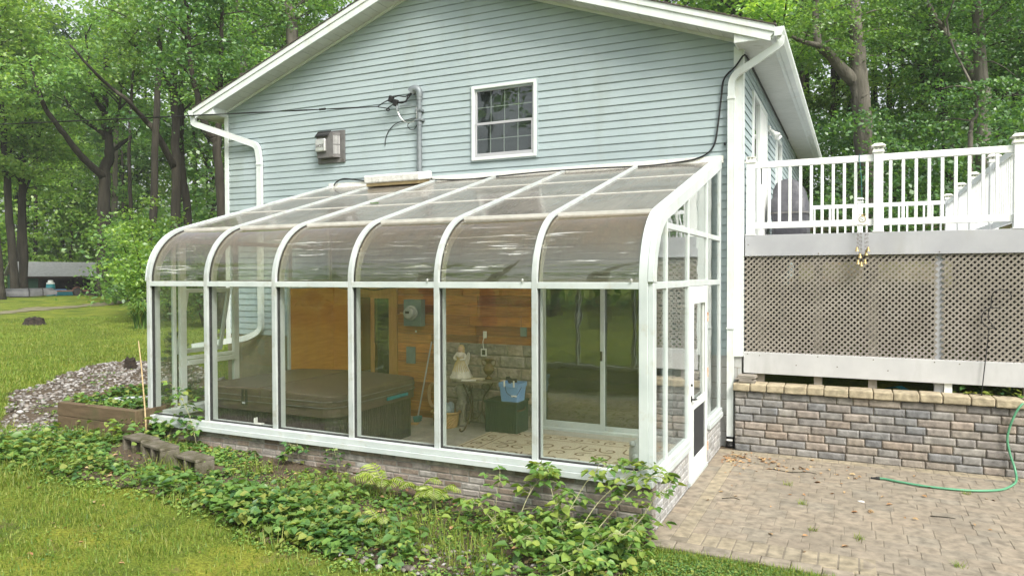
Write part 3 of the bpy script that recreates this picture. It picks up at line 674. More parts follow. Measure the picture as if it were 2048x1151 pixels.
def rounded(path, k=5, r=.09):
    P = [Vector(p) for p in path]; out = [P[0]]
    for i in range(1, len(P) - 1):
        a = (P[i - 1] - P[i]).normalized(); b = (P[i + 1] - P[i]).normalized(); rr = min(r, (P[i - 1] - P[i]).length * .45, (P[i + 1] - P[i]).length * .45)
        s0, s1 = P[i] + a * rr, P[i] + b * rr
        for j in range(k + 1):
            t = j / k; out.append(s0 * (1 - t) ** 2 + P[i] * 2 * t * (1 - t) + s1 * t * t)
    return out + [P[-1]]
Yd = D - .055
m = MB(); m.sweep(rounded([(.765, YF + .05, 4.42), (.765, YF + .05, 4.33), (.175, Yd, 4.075), (.17, Yd, 3.7), (.17, Yd, -.36)], 6, .12), fluted(.078, .058), up=(0, 1, .001))
dp = m.build('downspout', 'trim', H); sm_auto(dp, 50)
m = MB(); m.box(.125, .215, Yd - .036, Yd + .034, 3.80, 3.835); m.build('strap', 'trim', dp, bevel=.003)
m = MB(); m.box(.122, .218, Yd - .038, Yd + .03, .98, 1.0); m.build('strap', 'trim', dp, bevel=.003)
m = MB(); m.lathe([(.054, -.47), (.056, -.45), (.050, -.44), (.052, -.42), (.046, -.40), (.046, -.37), (.050, -.365), (.050, -.345), (.02, -.343)], (.17, Yd, 0), 14); sm_auto(m.build('drain_boot', 'black', dp), 30)
m = MB(); m.box(.135, .205, Yd - .05, Yd - .045, -.395, -.372); m.build('boot_label', 'whiteplastic', dp)
m = MB(); m.sweep(rounded([(-8.84, YF + .05, 4.42), (-8.84, YF + .05, 4.30), (-7.60, Yd, 3.86), (-7.553, Yd, 3.6), (-7.553, Yd, .72), (-7.75, Yd - .1, .60), (-8.9, Yd - .25, .42)], 6, .1), fluted(.095, .06), up=(0, 1, .001))
dp = m.build('downspout', 'trim', H); sm_auto(dp, 50)
m = MB(); m.box(-7.607, -7.499, Yd - .037, Yd + .033, 3.52, 3.55); m.build('strap', 'trim', dp, bevel=.003)
# gable window
def frame_rect(mb, x0, x1, z0, z1, w, y0, y1, wb=None, wt=None):
    wb = wb or w; wt = wt or w
    mb.box(x0, x0 + w, y0, y1, z0, z1); mb.box(x1 - w, x1, y0, y1, z0, z1); mb.box(x0 + w, x1 - w, y0, y1, z0, z0 + wb); mb.box(x0 + w, x1 - w, y0, y1, z1 - wt, z1)
m = MB(); frame_rect(m, *WIN, .046, D - .045, D + .02); wf = m.build('window', 'trim', H, bevel=.006)
m = MB(); frame_rect(m, WIN[0] - .018, WIN[1] + .018, WIN[2] - .018, WIN[3] + .018, .02, D - .03, D - .005); m.build('casing', 'siding', wf)
a0, a1, b0, b1 = WIN[0] + .047, WIN[1] - .047, WIN[2] + .047, WIN[3] - .047; zm = (b0 + b1) / 2 - .015
m = MB(); frame_rect(m, a0, a1, zm - .015, b1, .03, D - .012, D + .02); m.build('sash', 'deckgrey', wf, bevel=.003)
m = MB(); frame_rect(m, a0, a1, b0, zm + .02, .036, D - .030, D - .0125, wb=.05); m.build('sash', 'deckgrey', wf, bevel=.003)
for (z0, z1, y) in ((zm + .015, b1 - .03, D + .004), (b0 + .05, zm - .016, D - .020)):
    m = MB(); m.box(a0 + .03, a1 - .03, y, y + .005, z0, z1); m.build('pane', 'pane_window', wf)
    m = MB()
    for i in (1, 2, 3): x = a0 + .03 + (a1 - a0 - .06) * i / 4; m.box(x - .006, x + .006, y + .007, y + .013, z0, z1)
    m.box(a0 + .03, a1 - .03, y + .0065, y + .0135, (z0 + z1) / 2 - .006, (z0 + z1) / 2 + .006)
    m.build('muntin', 'capwhite', wf)
m = MB(); m.box(a0 - .05, a1 + .05, D + .10, D + .11, b0 - .05, b1 + .05); m.build('curtain', 'curtain', wf)
# doors and window on the side wall above the deck
XS = HX1 + .004
m = MB(); m.box(XS - .03, XS + .022, 4.22, 4.28, 2.13, 4.12); m.box(XS - .03, XS + .022, 4.92, 5.0, 2.13, 4.06); m.box(XS - .03, XS + .022, 5.78, 5.86, 2.13, 4.06); m.box(XS - .03, XS + .022, 4.28, 5.86, 4.06, 4.12)
dr = m.build('patio_door', 'trim', H, bevel=.004)
m = MB(); m.box(XS - .015, XS - .008, 4.28, 4.92, 2.14, 4.06); m.build('pane', 'pane_window', dr)
m = MB(); m.box(XS - .012, XS + .012, 5.0, 5.78, 2.14, 4.06); m.build('door_leaf', 'doorwhite', dr, bevel=.004)
m = MB(); m.box(XS + .012, XS + .03, 5.04, 5.06, 2.95, 3.2); m.build('handle', 'black', dr)
m = MB(); m.box(XS - .55, XS - .5, 4.2, 5.9, 2.1, 4.2); m.build('dark_backing', 'darkroom', dr)  # dark sheet put in for the shade inside the door opening
m = MB(); m.box(XS - .02, XS + .03, 7.3, 7.37, 2.9, 4.05); m.box(XS - .02, XS + .03, 8.13, 8.2, 2.9, 4.05); m.box(XS - .02, XS + .03, 7.37, 8.13, 3.98, 4.05); m.box(XS - .02, XS + .03, 7.37, 8.13, 2.9, 2.97)
w2 = m.build('window', 'trim', H, bevel=.004)
m = MB(); m.box(XS - .005, XS, 7.37, 8.13, 2.97, 3.98); m.build('pane', 'pane_window', w2)
m = MB(); m.box(XS - .13, XS - .12, 7.3, 8.2, 2.9, 4.05); m.build('curtain', 'darkroom', w2)  # dark sheet standing in for the unlit room behind this pane
# shell of the room behind the lower doors
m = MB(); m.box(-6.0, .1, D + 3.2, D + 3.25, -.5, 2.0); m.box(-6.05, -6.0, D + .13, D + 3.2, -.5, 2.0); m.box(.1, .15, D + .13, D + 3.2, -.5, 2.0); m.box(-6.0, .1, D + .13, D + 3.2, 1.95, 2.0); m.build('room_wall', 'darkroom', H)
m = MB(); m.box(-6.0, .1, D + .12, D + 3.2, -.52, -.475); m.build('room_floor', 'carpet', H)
# lower wall inside the sunroom: planks over rough stone
m = MB(); z = 1.50
def plank_row(x0, x1, z0, z1):
    x = x0
    while x < x1 - .01:
        w = random.uniform(.6, 1.5); b = min(x1, x + w); m.box(x + .0015, b - .0015, D - .034, D - .0165, z0, z1 - .003); x = b
while z > -.45:
    z0 = max(z - .145, FL)
    plank_row(-4.78, -2.45 if z > .70 else -4.0, z0, z); z -= .145
m.build('plank_cladding', 'plank', H, bevel=.002, seg=1)
m = MB(); m.box(-6.019, -5.66, D - .030, D - .0165, FL, 1.46); m.build('plywood_panel', 'plywood', H)
def block_courses(mb, x0, x1, z0, z1, h, wr, y0, y1, j=.004, rough=.0, pt=None):
    """courses of separate blocks along X; pt maps (u, depth, z)"""
    pt = pt or (lambda u, d, z: (u, d, z)); n = max(1, round((z1 - z0) / h)); h = (z1 - z0) / n
    for k in range(n):
        u = x0 - random.uniform(0, wr[0])
        while u < x1:
            w = random.uniform(*wr); a, b = max(u, x0), min(u + w, x1); u += w
            if b - a < .03: continue
            f = y0 + random.uniform(-rough, rough); zz0, zz1 = z0 + k * h + j / 2, z0 + (k + 1) * h - j / 2; c = min(.014, h * .15)
            A = [pt(p, q, r) for p, q, r in ((a + j / 2, y1, zz0), (b - j / 2, y1, zz0), (b - j / 2, y1, zz1), (a + j / 2, y1, zz1))]
            B = [pt(p, f + c, r) for p, r in ((a + j / 2, zz0), (b - j / 2, zz0), (b - j / 2, zz1), (a + j / 2, zz1))]
            C = [pt(p, f, r) for p, r in ((a + j / 2 + c, zz0 + c), (b - j / 2 - c, zz0 + c), (b - j / 2 - c, zz1 - c), (a + j / 2 + c, zz1 - c))]
            mb.add(A + B + C, [(0, 1, 5, 4), (1, 2, 6, 5), (2, 3, 7, 6), (3, 0, 4, 7), (4, 5, 9, 8), (5, 6, 10, 9), (6, 7, 11, 10), (7, 4, 8, 11), (8, 9, 10, 11)])
m = MB(); block_courses(m, -4.0, -2.45, FL, .67, .165, (.22, .46), D - .075, D - .016, .010, .014); m.build('stone_wainscot', 'stone', H)
m = MB(); m.box(-4.0, -2.45, D - .058, D - .0155, FL, .665); m.build('stone_mortar', 'mortar', H)
# aluminium sliding door into the lower room
m = MB(); frame_rect(m, -2.43, -.56, FL, 1.60, .05, D - .05, D + .10, wb=.035); sd = m.build('sliding_door', 'alu', H, bevel=.003)
m = MB(); frame_rect(m, -2.38, -1.475, FL + .036, 1.55, .055, D - .02, D + .015, wb=.09); m.build('sash', 'alu', sd, bevel=.003)
m = MB(); frame_rect(m, -1.53, -.61, FL + .036, 1.55, .05, D + .03, D + .06, wb=.06); m.build('sash', 'alu', sd, bevel=.003)
m = MB(); m.box(-2.325, -1.53, D - .006, D, FL + .126, 1.495); m.build('pane', 'pane_dark', sd)
m = MB(); m.box(-1.48, -.66, D + .042, D + .048, FL + .096, 1.5); m.build('pane', 'pane_dark', sd)
m = MB(); m.box(-1.525, -1.495, D - .05, D - .021, .50, .63); m.build('handle', 'black', sd, bevel=.004)
m = MB(); m.box(-2.43, -.56, D - .055, D - .051, FL + .0, FL + .03); m.build('threshold', 'alu', sd)
# wooden glazed door behind the tub
m = MB(); frame_rect(m, -5.66, -4.79, FL, 1.46, .085, D - .05, D + .06, wt=.10); wd = m.build('wooden_door', 'doorwood', H, bevel=.004)
m = MB(); frame_rect(m, -5.573, -5.20, FL + .09, 1.36, .05, D - .01, D + .02); m.build('sash', 'doorwood', wd, bevel=.003)
m = MB(); frame_rect(m, -5.285, -4.876, FL + .09, 1.36, .065, D - .042, D - .012); m.build('sash', 'doorwood', wd, bevel=.003)
m = MB(); m.box(-5.523, -5.25, D, D + .006, FL + .14, 1.31); m.build('pane', 'pane_dark', wd)
m = MB(); m.box(-5.22, -4.941, D - .03, D - .024, FL + .155, 1.295); m.build('pane', 'pane_dark', wd)
m = MB(); m.box(-5.222, -5.195, D - .075, D - .043, .33, .60); m.build('handle', 'doorwood', wd, bevel=.006)
# flood light and its cable on the side wall
fl = thing('flood_light', (.33, 6.2, 3.97), 'white twin flood light under the eave beside the upper door', 'light')
m = MB(); m.box(XS, XS + .03, 6.12, 6.28, 3.86, 4.0); m.build('mounting_box', 'whiteplastic', fl, bevel=.006)
for dy in (-.09, .10):
    d = Vector((.75, dy * 3, -.75)).normalized(); c = Vector((XS + .05, 6.2 + dy, 3.9)); q = Vector((0, 0, 1)).rotation_difference(d).to_matrix()
    m = MB(); m.lathe([(.018, -.03), (.03, .0), (.035, .05), (.06, .12), (.062, .14), (.05, .142)], c, 12, q); sm_auto(m.build('lamp_head', 'whiteplastic', fl), 30)
# pale low house far left behind the trunks is made with the shed below
# ------------------------------------------------------------------ sunroom
S = thing('sunroom', (-3.0, 1.6, -.49), 'white framed lean-to glass sunroom with curved eaves and grimy roof panes', 'sunroom')
RC, Z0, YC, ZC, YT, ZT = .674, 1.592, .4856, 2.239, 3.325, 3.066
TM = (ZT - ZC) / (YT - YC)
def prof_path(y1=YT - .02, n=12, zb=0.0, off=0.0):
    p = [(0, zb), (0, 1.0), (0, Z0)]
    for i in range(1, n + 1):
        a = R(73.76) * i / n; p.append((RC * (1 - math.cos(a)), Z0 + RC * math.sin(a)))
    p.append((y1, ZC + TM * (y1 - YC))); return p
def zin(y, d):
    """height of the inner edge of the end rafter at depth y, d = thickness"""
    r = RC - d
    if y <= d: return Z0
    yc = RC - r * math.cos(R(73.76))
    if y < yc: return Z0 + math.sqrt(max(0, r * r - (RC - y) ** 2))
    return ZC + TM * (y - YC) - d / math.cos(math.atan(TM))
XS7 = [-.018 - .012] + [-BAY * k for k in range(1, 6)] + [-6.05]
for i, x in enumerate(XS7):
    w = .076 if i == 0 else .054; m = MB()
    hw = w / 2
    PP = [(x, y, z) for y, z in prof_path()]
    def rc(a0, a1, k): return [(a0, -hw * k), (a1, -hw * k), (a1, hw * k), (a0, hw * k)]
    m.sweep(PP, rc(-.02, .012, 1), up=(1, 0, 0)); rf_ = m.build('rafter', 'alu' if i == 0 else 'alurib', S, bevel=.003, seg=1); sm_auto(rf_, 30)
    m = MB(); m.sweep(PP, rc(.0122, .043, .86), up=(1, 0, 0)); sm_auto(m.build('gasket', 'gasket', rf_), 30)
    m = MB(); m.sweep(PP, rc(.0432, .125, .92), up=(1, 0, 0)); sm_auto(m.build('inner_rafter', 'alushaded', rf_, bevel=.003, seg=1), 30)
gaps = [(XS7[i + 1] + .0275, XS7[i] - (.0385 if i == 0 else .0275)) for i in range(6)]
for a, b in gaps:
    m = MB(); m.box(a, b, -.018, .07, 1.532, 1.590); m.build('rail', 'alu', S, bevel=.003, seg=1)
    m = MB(); m.box(a, b, .030, .040, .004, 1.532); m.build('window_pane', 'pane_clear', S)
    m = MB(); m.box(a - .006, a + .005, .013, .045, .003, 1.531); m.box(b - .005, b + .006, .013, .045, .003, 1.531); m.box(a + .006, b - .006, .014, .046, .003, .014); m.build('glazing_gasket', 'gasket', S)
    xc, hw = (a + b) / 2, (b - a) / 2
    pts = [(xc, y, z) for y, z in prof_path()[2:-1]]
    m = MB(); m.sweep(pts, [(.022, -hw), (.030, -hw), (.030, hw), (.022, hw)], up=(1, 0, 0)); sm_auto(m.build('curved_pane', 'pane_curved', S), 30)
    for j in range(3):
        ya, yb = YC + (YT - YC) * j / 3 + (.014 if j else .01), YC + (YT - YC) * (j + 1) / 3 - .014
        f = lambda y: ZC + TM * (y - YC) - .012
        m = MB(); m.prism([(ya, f(ya)), (yb, f(yb)), (yb, f(yb) + .008), (ya, f(ya) + .008)], 'x', a, b); m.build('roof_pane', 'pane_roof', S)
for j in range(3):
    y = YC + (YT - YC) * j / 3; z = ZC + TM * (y - YC)
    m = MB()
    for a, b in gaps: m.prism([(y - .010, z - .045), (y + .010, z - .04), (y + .010, z + .006), (y - .010, z + .002)], 'x', a, b)
    m.build('purlin', 'purlin', S)
for a, b in ((-1.0, -.1), (-2.0, -1.1), (-2.95, -2.1)):     # small clips along the curved panes
    m = MB(); m.ball((b - .03, -.03, 1.605), (.011, .006, .018), 8, 5); m.build('clip', 'silver', S)
m = MB(); m.box(-6.10, .075, YT - .02, D - .018, ZT - .03, ZT + .012); m.box(-6.10, .075, D - .035, D - .0175, ZT + .0125, ZT + .06); m.build('ledger', 'capwhite', S, bevel=.004)
# sill: upper step and lower flashing along the front and both ends
m = MB(); m.box(-6.09, .05, -.05, .14, -.055, .0025); m.box(-6.10, .062, -.062, .03, -.108, -.0555); m.build('sill', 'alu', S, bevel=.004)
for y0, y1 in ((.142, 1.405), (2.43, 3.30)):
    m = MB(); m.box(-.10, .072, y0, y1, -.050, .0025); m.box(.02, .084, y0, y1, -.105, -.0505); m.build('sill', 'alu', S, bevel=.004)
m = MB(); m.box(-6.10, -5.90, .142, 3.30, -.05, .03); m.build('sill', 'alu', S, bevel=.004)
# brick knee walls
m = MB()
block_courses(m, -6.05, .052, -.54, -.11, .066, (.16, .22), .0, .09, .006, .003)
m.build('brick_wall', 'brick', S)
for y0, y1 in ((.092, 1.405), (2.43, 3.30)):
    m = MB(); block_courses(m, y0, y1, -.54, -.106, .062, (.15, .2), -.052, .03, .006, .002, lambda u, d, z: (-d, u, z)); m.build('brick_wall', 'brickgrey', S)
m = MB(); m.box(-6.04, .045, .006, .10, -.56, -.111); m.box(-.05, .045, .10, 1.404, -.56, -.1065); m.box(-.05, .045, 2.431, 3.29, -.56, -.1065); m.box(-6.06, -5.93, .10, 3.31, -.56, -.051); m.build('wall_core', 'mortar', S)
# right end wall: posts, bars, panes and the storm door
EX0, EX1 = .008, .052
m = MB()
def epost(y0, y1, z0=0.003, x0=EX0, x1=EX1, cap=.095):
    m.prism([(y0, z0), (y1, z0), (y1, zin(y1, cap)), (y0, zin(y0, cap))], 'x', x0, x1)
epost(.0, .10, -.05, .0085); epost(.475, .51); epost(1.385, 1.43, -.05); epost(2.36, 2.43, -.05); epost(3.24, 3.30); epost(1.432, 1.447, .2, EX0 + .01, EX1 - .01)
m.build('end_post', 'alu', S, bevel=.003, seg=1)
m = MB()
for y0, y1 in ((.10, .475), (.51, 1.385), (2.43, 3.24)): m.box(EX0 + .002, EX1 - .002, y0, y1, 1.532, 1.592)
m.box(EX0 + .002, EX1 + .004, 1.43, 2.36, 1.535, 1.60)
for y0, y1 in ((.51, 1.385), (1.447, 2.36), (2.43, 3.24)): m.box(EX0 + .002, EX1 - .002, y0, y1, 2.064, 2.12)
m.build('end_bar', 'alu', S, bevel=.003, seg=1)
# end rafter faces: wide trim that follows the roof line
for xa, xb in ((.0085, .058), (-6.098, -6.0775)):
    m = MB(); m.sweep([((xa + xb) / 2, y, z) for y, z in prof_path(YT - .03)[2:]], [(-.024, -(xb - xa) / 2), (.092, -(xb - xa) / 2), (.092, (xb - xa) / 2), (-.024, (xb - xa) / 2)], up=(1, 0, 0)); sm_auto(m.build('end_rafter_trim', 'alu', S, bevel=.003, seg=1), 30)
def epane(x, y0, y1, z0, z1, mat, d=.09):
    n = 10; top = []
    for i in range(n + 1):
        y = y1 + (y0 - y1) * i / n; top.append((y, min(z1, zin(y, d))))
    if max(t[1] for t in top) - z0 < .05: return
    top = [t for t in top if t[1] > z0]
    mm = MB(); mm.prism([(y0, z0), (y1, z0)] + top, 'x', x, x + .008); mm.build('end_pane', mat, S)
for y0, y1 in ((.10, .475), (.51, 1.385), (2.43, 3.24)): epane(.026, y0, y1, .003, 1.532, 'pane_side')
epane(.026, .10, .475, 1.592, 3, 'pane_side')
for y0, y1 in ((.51, 1.385), (1.447, 2.36), (2.43, 3.24)): epane(.026, y0, y1, 1.60, 2.064, 'pane_side'); epane(.026, y0, y1, 2.12, 4, 'pane_side')
dy0, dy1, dz0, dz1 = 1.45, 2.355, FL + .035, 1.53
m = MB(); m.box(.002, .07, 1.43, 2.36, FL - .02, FL + .032); m.build('door_sill', 'alu', S, bevel=.004)
def yrect(mb, y0, y1, z0, z1, w, x0, x1, wb=None, wt=None):
    wb = wb or w; wt = wt or w
    mb.box(x0, x1, y0, y0 + w, z0, z1); mb.box(x0, x1, y1 - w, y1, z0, z1); mb.box(x0, x1, y0 + w, y1 - w, z0, z0 + wb); mb.box(x0, x1, y0 + w, y1 - w, z1 - wt, z1)
m = MB(); yrect(m, dy0, dy1, dz0, dz1, .13, .012, .056, wb=.20, wt=.17); m.box(.012, .056, dy0 + .13, dy1 - .13, .27, .33); dr = m.build('door', 'doorwhite', S, bevel=.005)
m = MB(); yrect(m, dy0 + .11, dy1 - .11, .33, dz1 - .15, .03, .0565, .066); m.build('door_bead', 'trim', dr, bevel=.004)
m = MB(); yrect(m, dy0 + .11, dy1 - .11, dz0 + .18, .285, .025, .0565, .066); m.build('door_bead', 'trim', dr, bevel=.004)
m = MB(); m.box(.030, .036, dy0 + .13, dy1 - .13, .33, dz1 - .17); m.build('pane', 'pane_side', dr)
m = MB(); m.box(.036, .048, dy0 + .13, dy1 - .13, dz0 + .20, .27); m.build('kick_panel', 'screen', dr)
m = MB(); m.box(.056, .066, 1.478, 1.502, .36, .42); m.tube([(.066, 1.49, .385), (.095, 1.49, .385), (.10, 1.545, .383)], .009, 8); m.build('handle', 'black', dr)
m = MB(); m.lathe([(.012, 0), (.014, .012), (.008, .018)], (.056, 1.49, .53), 10, Matrix.Rotation(R(90), 3, 'Y')); m.build('lock', 'black', dr)
for z in (1.18, .56, -.27):
    m = MB(); m.box(.0525, .068, 2.345, 2.375, z - .05, z + .05); m.tube([(.068, 2.357, z - .052), (.068, 2.357, z + .052)], .006, 8); m.build('hinge', 'rust', dr)
# left end wall: posts, bars, an awning sash pushed open
LX0, LX1 = -6.076, -6.03
m = MB()
def lpost(y0, y1, z0=.03): m.prism([(y0, z0), (y1, z0), (y1, zin(y1, .095)), (y0, zin(y0, .095))], 'x', LX0, LX1)
lpost(.0, .09, -.05); lpost(.32, .36); lpost(.42, .51); lpost(1.27, 1.36); lpost(2.32, 2.40); lpost(3.24, 3.30)
m.build('end_post', 'alu', S, bevel=.003, seg=1)
m = MB()
for y0, y1 in ((.09, .32), (.36, .42), (.51, 1.27), (1.36, 2.32), (2.40, 3.24)): m.box(LX0 + .002, LX1 - .002, y0, y1, 1.532, 1.592)
m.box(LX0, LX1 + .03, .51, 1.27, .53, .59); m.box(LX0 + .002, LX1 - .002, .51, 1.27, .60, .64)
for y0, y1 in ((.51, 1.27), (1.36, 2.32), (2.40, 3.24)): m.box(LX0 + .002, LX1 - .002, y0, y1, 2.064, 2.12)
m.build('end_bar', 'alu', S, bevel=.003, seg=1)
for y0, y1, z0, z1 in ((.09, .32, .03, 1.532), (.51, 1.27, .03, .53), (1.36, 2.32, .03, 1.532), (.09, .42, 1.592, 3), (.51, 1.27, 1.592, 2.064), (1.36, 2.32, 1.592, 2.064), (2.40, 3.24, 1.592, 2.064), (.51, 1.27, 2.12, 4), (1.36, 2.32, 2.12, 4), (2.40, 3.24, 2.12, 4)):
    epane(-6.056, y0, y1, z0, z1, 'pane_side')
m = MB(); m.box(-6.029, -6.02, 2.35, D - .02, .03, 1.46); m.build('end_panel', 'plywood', S)
q = Matrix.Rotation(R(-13), 3, 'Y'); hinge = Vector((-6.07, .89, 1.50))
def sash_box(mb, y0, y1, z0, z1, t0=-.016, t1=.016):
    c = hinge + q @ Vector(((t0 + t1) / 2, (y0 + y1) / 2 - .89, (z0 + z1) / 2 - 1.50)); mb.obox(c, (t1 - t0, y1 - y0, z1 - z0), q)
q = Matrix.Rotation(R(12), 3, 'Y')
m = MB(); sash_box(m, .53, .58, .64, 1.49); sash_box(m, 1.20, 1.25, .64, 1.49); sash_box(m, .58, 1.20, .64, .695); sash_box(m, .58, 1.20, 1.44, 1.49); aw = m.build('awning_sash', 'alu', S, bevel=.003)
m = MB(); sash_box(m, .58, 1.20, .695, 1.44, -.004, .003); m.build('pane', 'pane_side', aw)
m = MB(); m.tube([(-6.03, .86, .66), (-6.01, .86, .67), (-6.0, .92, .66)], .008, 6); m.build('crank', 'silver', aw)
m = MB(); m.box(-5.925, -.055, .105, D - .02, FL - .06, FL); m.build('floor', 'concrete', S)
# ------------------------------------------------------------------ on the roof and wall
t = thing('weathered_slab', (-4.62, 3.12, 3.06), 'stained off-white foam slab lying across the top edge of the sunroom roof', 'slab')
q = Matrix.Rotation(R(10), 3, 'X')
m = MB(); m.obox((-4.62, 3.10, 3.115), (.99, .36, .115), q); m.build('slab_top', 'slabwhite', t, bevel=.022, seg=3)
m = MB(); m.obox((-4.63, 3.115, 3.035), (.93, .31, .05), q); m.build('slab_underside', 'slabtan', t, bevel=.01)
t = thing('service_mast', (-4.345, 3.275, 3.09), 'grey conduit mast with a hooded head on the gable beside the vent', 'mast')
px_, py_ = -4.345, D - .07
m = MB(); m.tube([(px_, py_, 3.07), (px_, py_, 4.32)], .037, 12); m.lathe([(.042, 4.27), (.043, 4.29), (.043, 4.32), (.036, 4.325)], (px_, py_, 0), 12); m.lathe([(.042, 3.90), (.042, 3.935)], (px_, py_, 0), 12); mp = m.build('conduit', 'galv', t); sm_auto(mp, 40)
m = MB(); pp = [(-4.345, py_, 4.315), (-4.345, py_, 4.37), (-4.365, py_, 4.415), (-4.405, py_, 4.44), (-4.45, py_, 4.435), (-4.485, py_, 4.405)]
m.sweep(spline(pp, 3), [(math.cos(a) * .068, math.sin(a) * .062) for a in np.linspace(0, 2 * PI, 12, endpoint=False)], up=(0, 1, 0), scales=list(np.linspace(.75, 1.05, 16)))
sm_auto(m.build('weatherhead', 'galv', t), 45)
m = MB(); m.box(px_ - .05, px_ + .05, py_ - .045, D - .01, 4.10, 4.135); m.box(px_ - .07, px_ + .06, py_ - .042, D - .01, 3.96, 3.985); m.build('pipe_strap', 'galv', t, bevel=.003)
m = MB()
for pts in ([(-4.475, py_, 4.40), (-4.58, py_ - .02, 4.345), (-4.70, py_ - .03, 4.365), (-4.80, py_ - .04, 4.345)], [(-4.465, py_, 4.395), (-4.55, py_ - .03, 4.29), (-4.63, py_ - .03, 4.25), (-4.73, py_ - .04, 4.265)], [(-4.455, py_, 4.39), (-4.52, py_ - .05, 4.33), (-4.54, py_ - .05, 4.265), (-4.60, py_ - .05, 4.255), (-4.72, py_ - .05, 4.275)],
            [(-4.85, py_ - .04, 4.325), (-4.95, py_ - .05, 4.29), (-5.06, py_ - .06, 4.235)], [(-4.76, py_ - .05, 4.255), (-4.86, py_ - .06, 4.20), (-4.90, py_ - .06, 4.17), (-4.87, py_ - .06, 4.15), (-4.85, py_ - .06, 4.18), (-5.05, py_ - .06, 4.228)]):
    m.tube(spline(pts, 5), .0085, 6)
m.build('lead_wire', 'cable', t)
for c in ((-4.825, py_ - .04, 4.33), (-4.74, py_ - .045, 4.262)):
    m = MB(); m.obox(c, (.075, .06, .10), Matrix.Rotation(R(18), 3, 'Y')); m.build('splice_block', 'cable', t, bevel=.014, seg=3)
m = MB(); m.tube(spline([(-4.70, py_ - .05, 4.13), (-4.64, py_ - .05, 4.02), (-4.56, py_ - .04, 3.955), (-4.47, py_ - .04, 3.945), (-4.39, py_ - .03, 3.975), (-4.365, py_ - .04, 4.05), (-4.375, py_ - .04, 4.16)], 5), .005, 6); m.build('ground_wire', 'silver', t)
m = MB(); m.tube([(-4.72, py_ - .045, 4.23), (-4.715, py_ - .05, 4.15)], .011, 6); m.tube([(-4.70, py_ - .05, 4.12), (-4.68, py_ - .05, 4.14), (-4.675, py_ - .05, 4.17)], .008, 6); m.tube([(-4.66, py_ - .05, 4.205), (-4.50, py_ - .05, 4.20), (-4.36, py_ - .03, 4.175)], .006, 6); m.build('hook', 'galv', t)
m = MB(); m.tube(spline([(-5.0, D - .03, 3.65), (-4.985, D - .03, 3.76), (-4.92, D - .03, 3.88), (-4.80, D - .03, 3.965), (-4.62, D - .03, 4.005), (-4.45, D - .03, 4.02), (-4.32, D - .05, 4.01)], 5), .0065, 6)
m.tube(spline([(-4.40, D - .06, 3.97), (-4.52, D - .05, 3.96), (-4.57, D - .05, 3.92), (-4.53, D - .05, 3.86), (-4.45, D - .05, 3.85), (-4.39, D - .05, 3.90), (-4.385, D - .04, 3.6), (-4.39, D - .04, 3.1)], 5), .006, 6)
m.build('dangling_wire', 'cable', t)
def sag(a, b, n, s): return [Vector(a).lerp(Vector(b), i / n) + Vector((0, 0, -s * 4 * (i / n) * (1 - i / n))) for i in range(n + 1)]
m = MB(); base = sag((-5.05, py_ - .06, 4.235), (-19.0, -.23, 4.36), 60, .02)
for ph in (0, PI): m.tube([p + Vector((0, .006 * math.cos(i * .9 + ph), .006 * math.sin(i * .9 + ph))) for i, p in enumerate(base)], .0062, 5)
m.tube([base[4] + Vector((-.02, 0, 0)), base[4] + Vector((.10, 0, -.002))], .016, 6)
tag(m.build('service_cable', 'cable'), 'thin twisted overhead cable running from the conduit mast out over the lawn', 'cable')
# wall cable along the sunroom head
m = MB()
m.tube(spline([(.34, D + .10, 4.33), (.31, D - .02, 4.33), (.22, D - .05, 4.20), (.09, D - .045, 4.08), (.055, D - .04, 3.9), (.015, D - .04, 3.55), (-.03, D - .04, 3.28), (-.12, D - .04, 3.165), (-.25, D - .045, 3.11), (-.40, D - .05, 3.085), (-.7, D - .07, 3.062), (-1.0, D - .09, 3.055), (-1.5, D - .085, 3.068), (-2.2, D - .07, 3.075), (-2.95, D - .12, 3.05), (-3.5, D - .13, 3.032), (-4.05, D - .10, 3.065), (-4.15, D - .06, 3.09)], 5), .011, 6)
m.tube(spline([(.30, D - .02, 4.32), (.21, D - .055, 4.185), (.08, D - .055, 4.06), (.05, D - .05, 3.9)], 4), .008, 5)
m.tube(spline([(-5.1, D - .06, 3.10), (-5.35, D - .05, 3.125), (-5.6, D - .05, 3.165), (-5.8, D - .05, 3.185), (-5.92, D - .06, 3.14), (-5.96, D - .08, 3.08)], 5), .011, 6)
m.tube([(.33, D + .12, 4.36), (.33, 9.5, 4.36)], .009, 5)
tag(m.build('wall_cable', 'cable'), 'black cable dropping down the siding and along the head of the sunroom roof', 'cable')
m = MB(); m.tube([(.09, D - .02, 3.27), (.09, D - .035, 3.275), (.092, D - .035, 3.25)], .012, 6); tag(m.build('siding_clip', 'cable'), 'small black clip on the siding right of the dropping cable', 'clip')
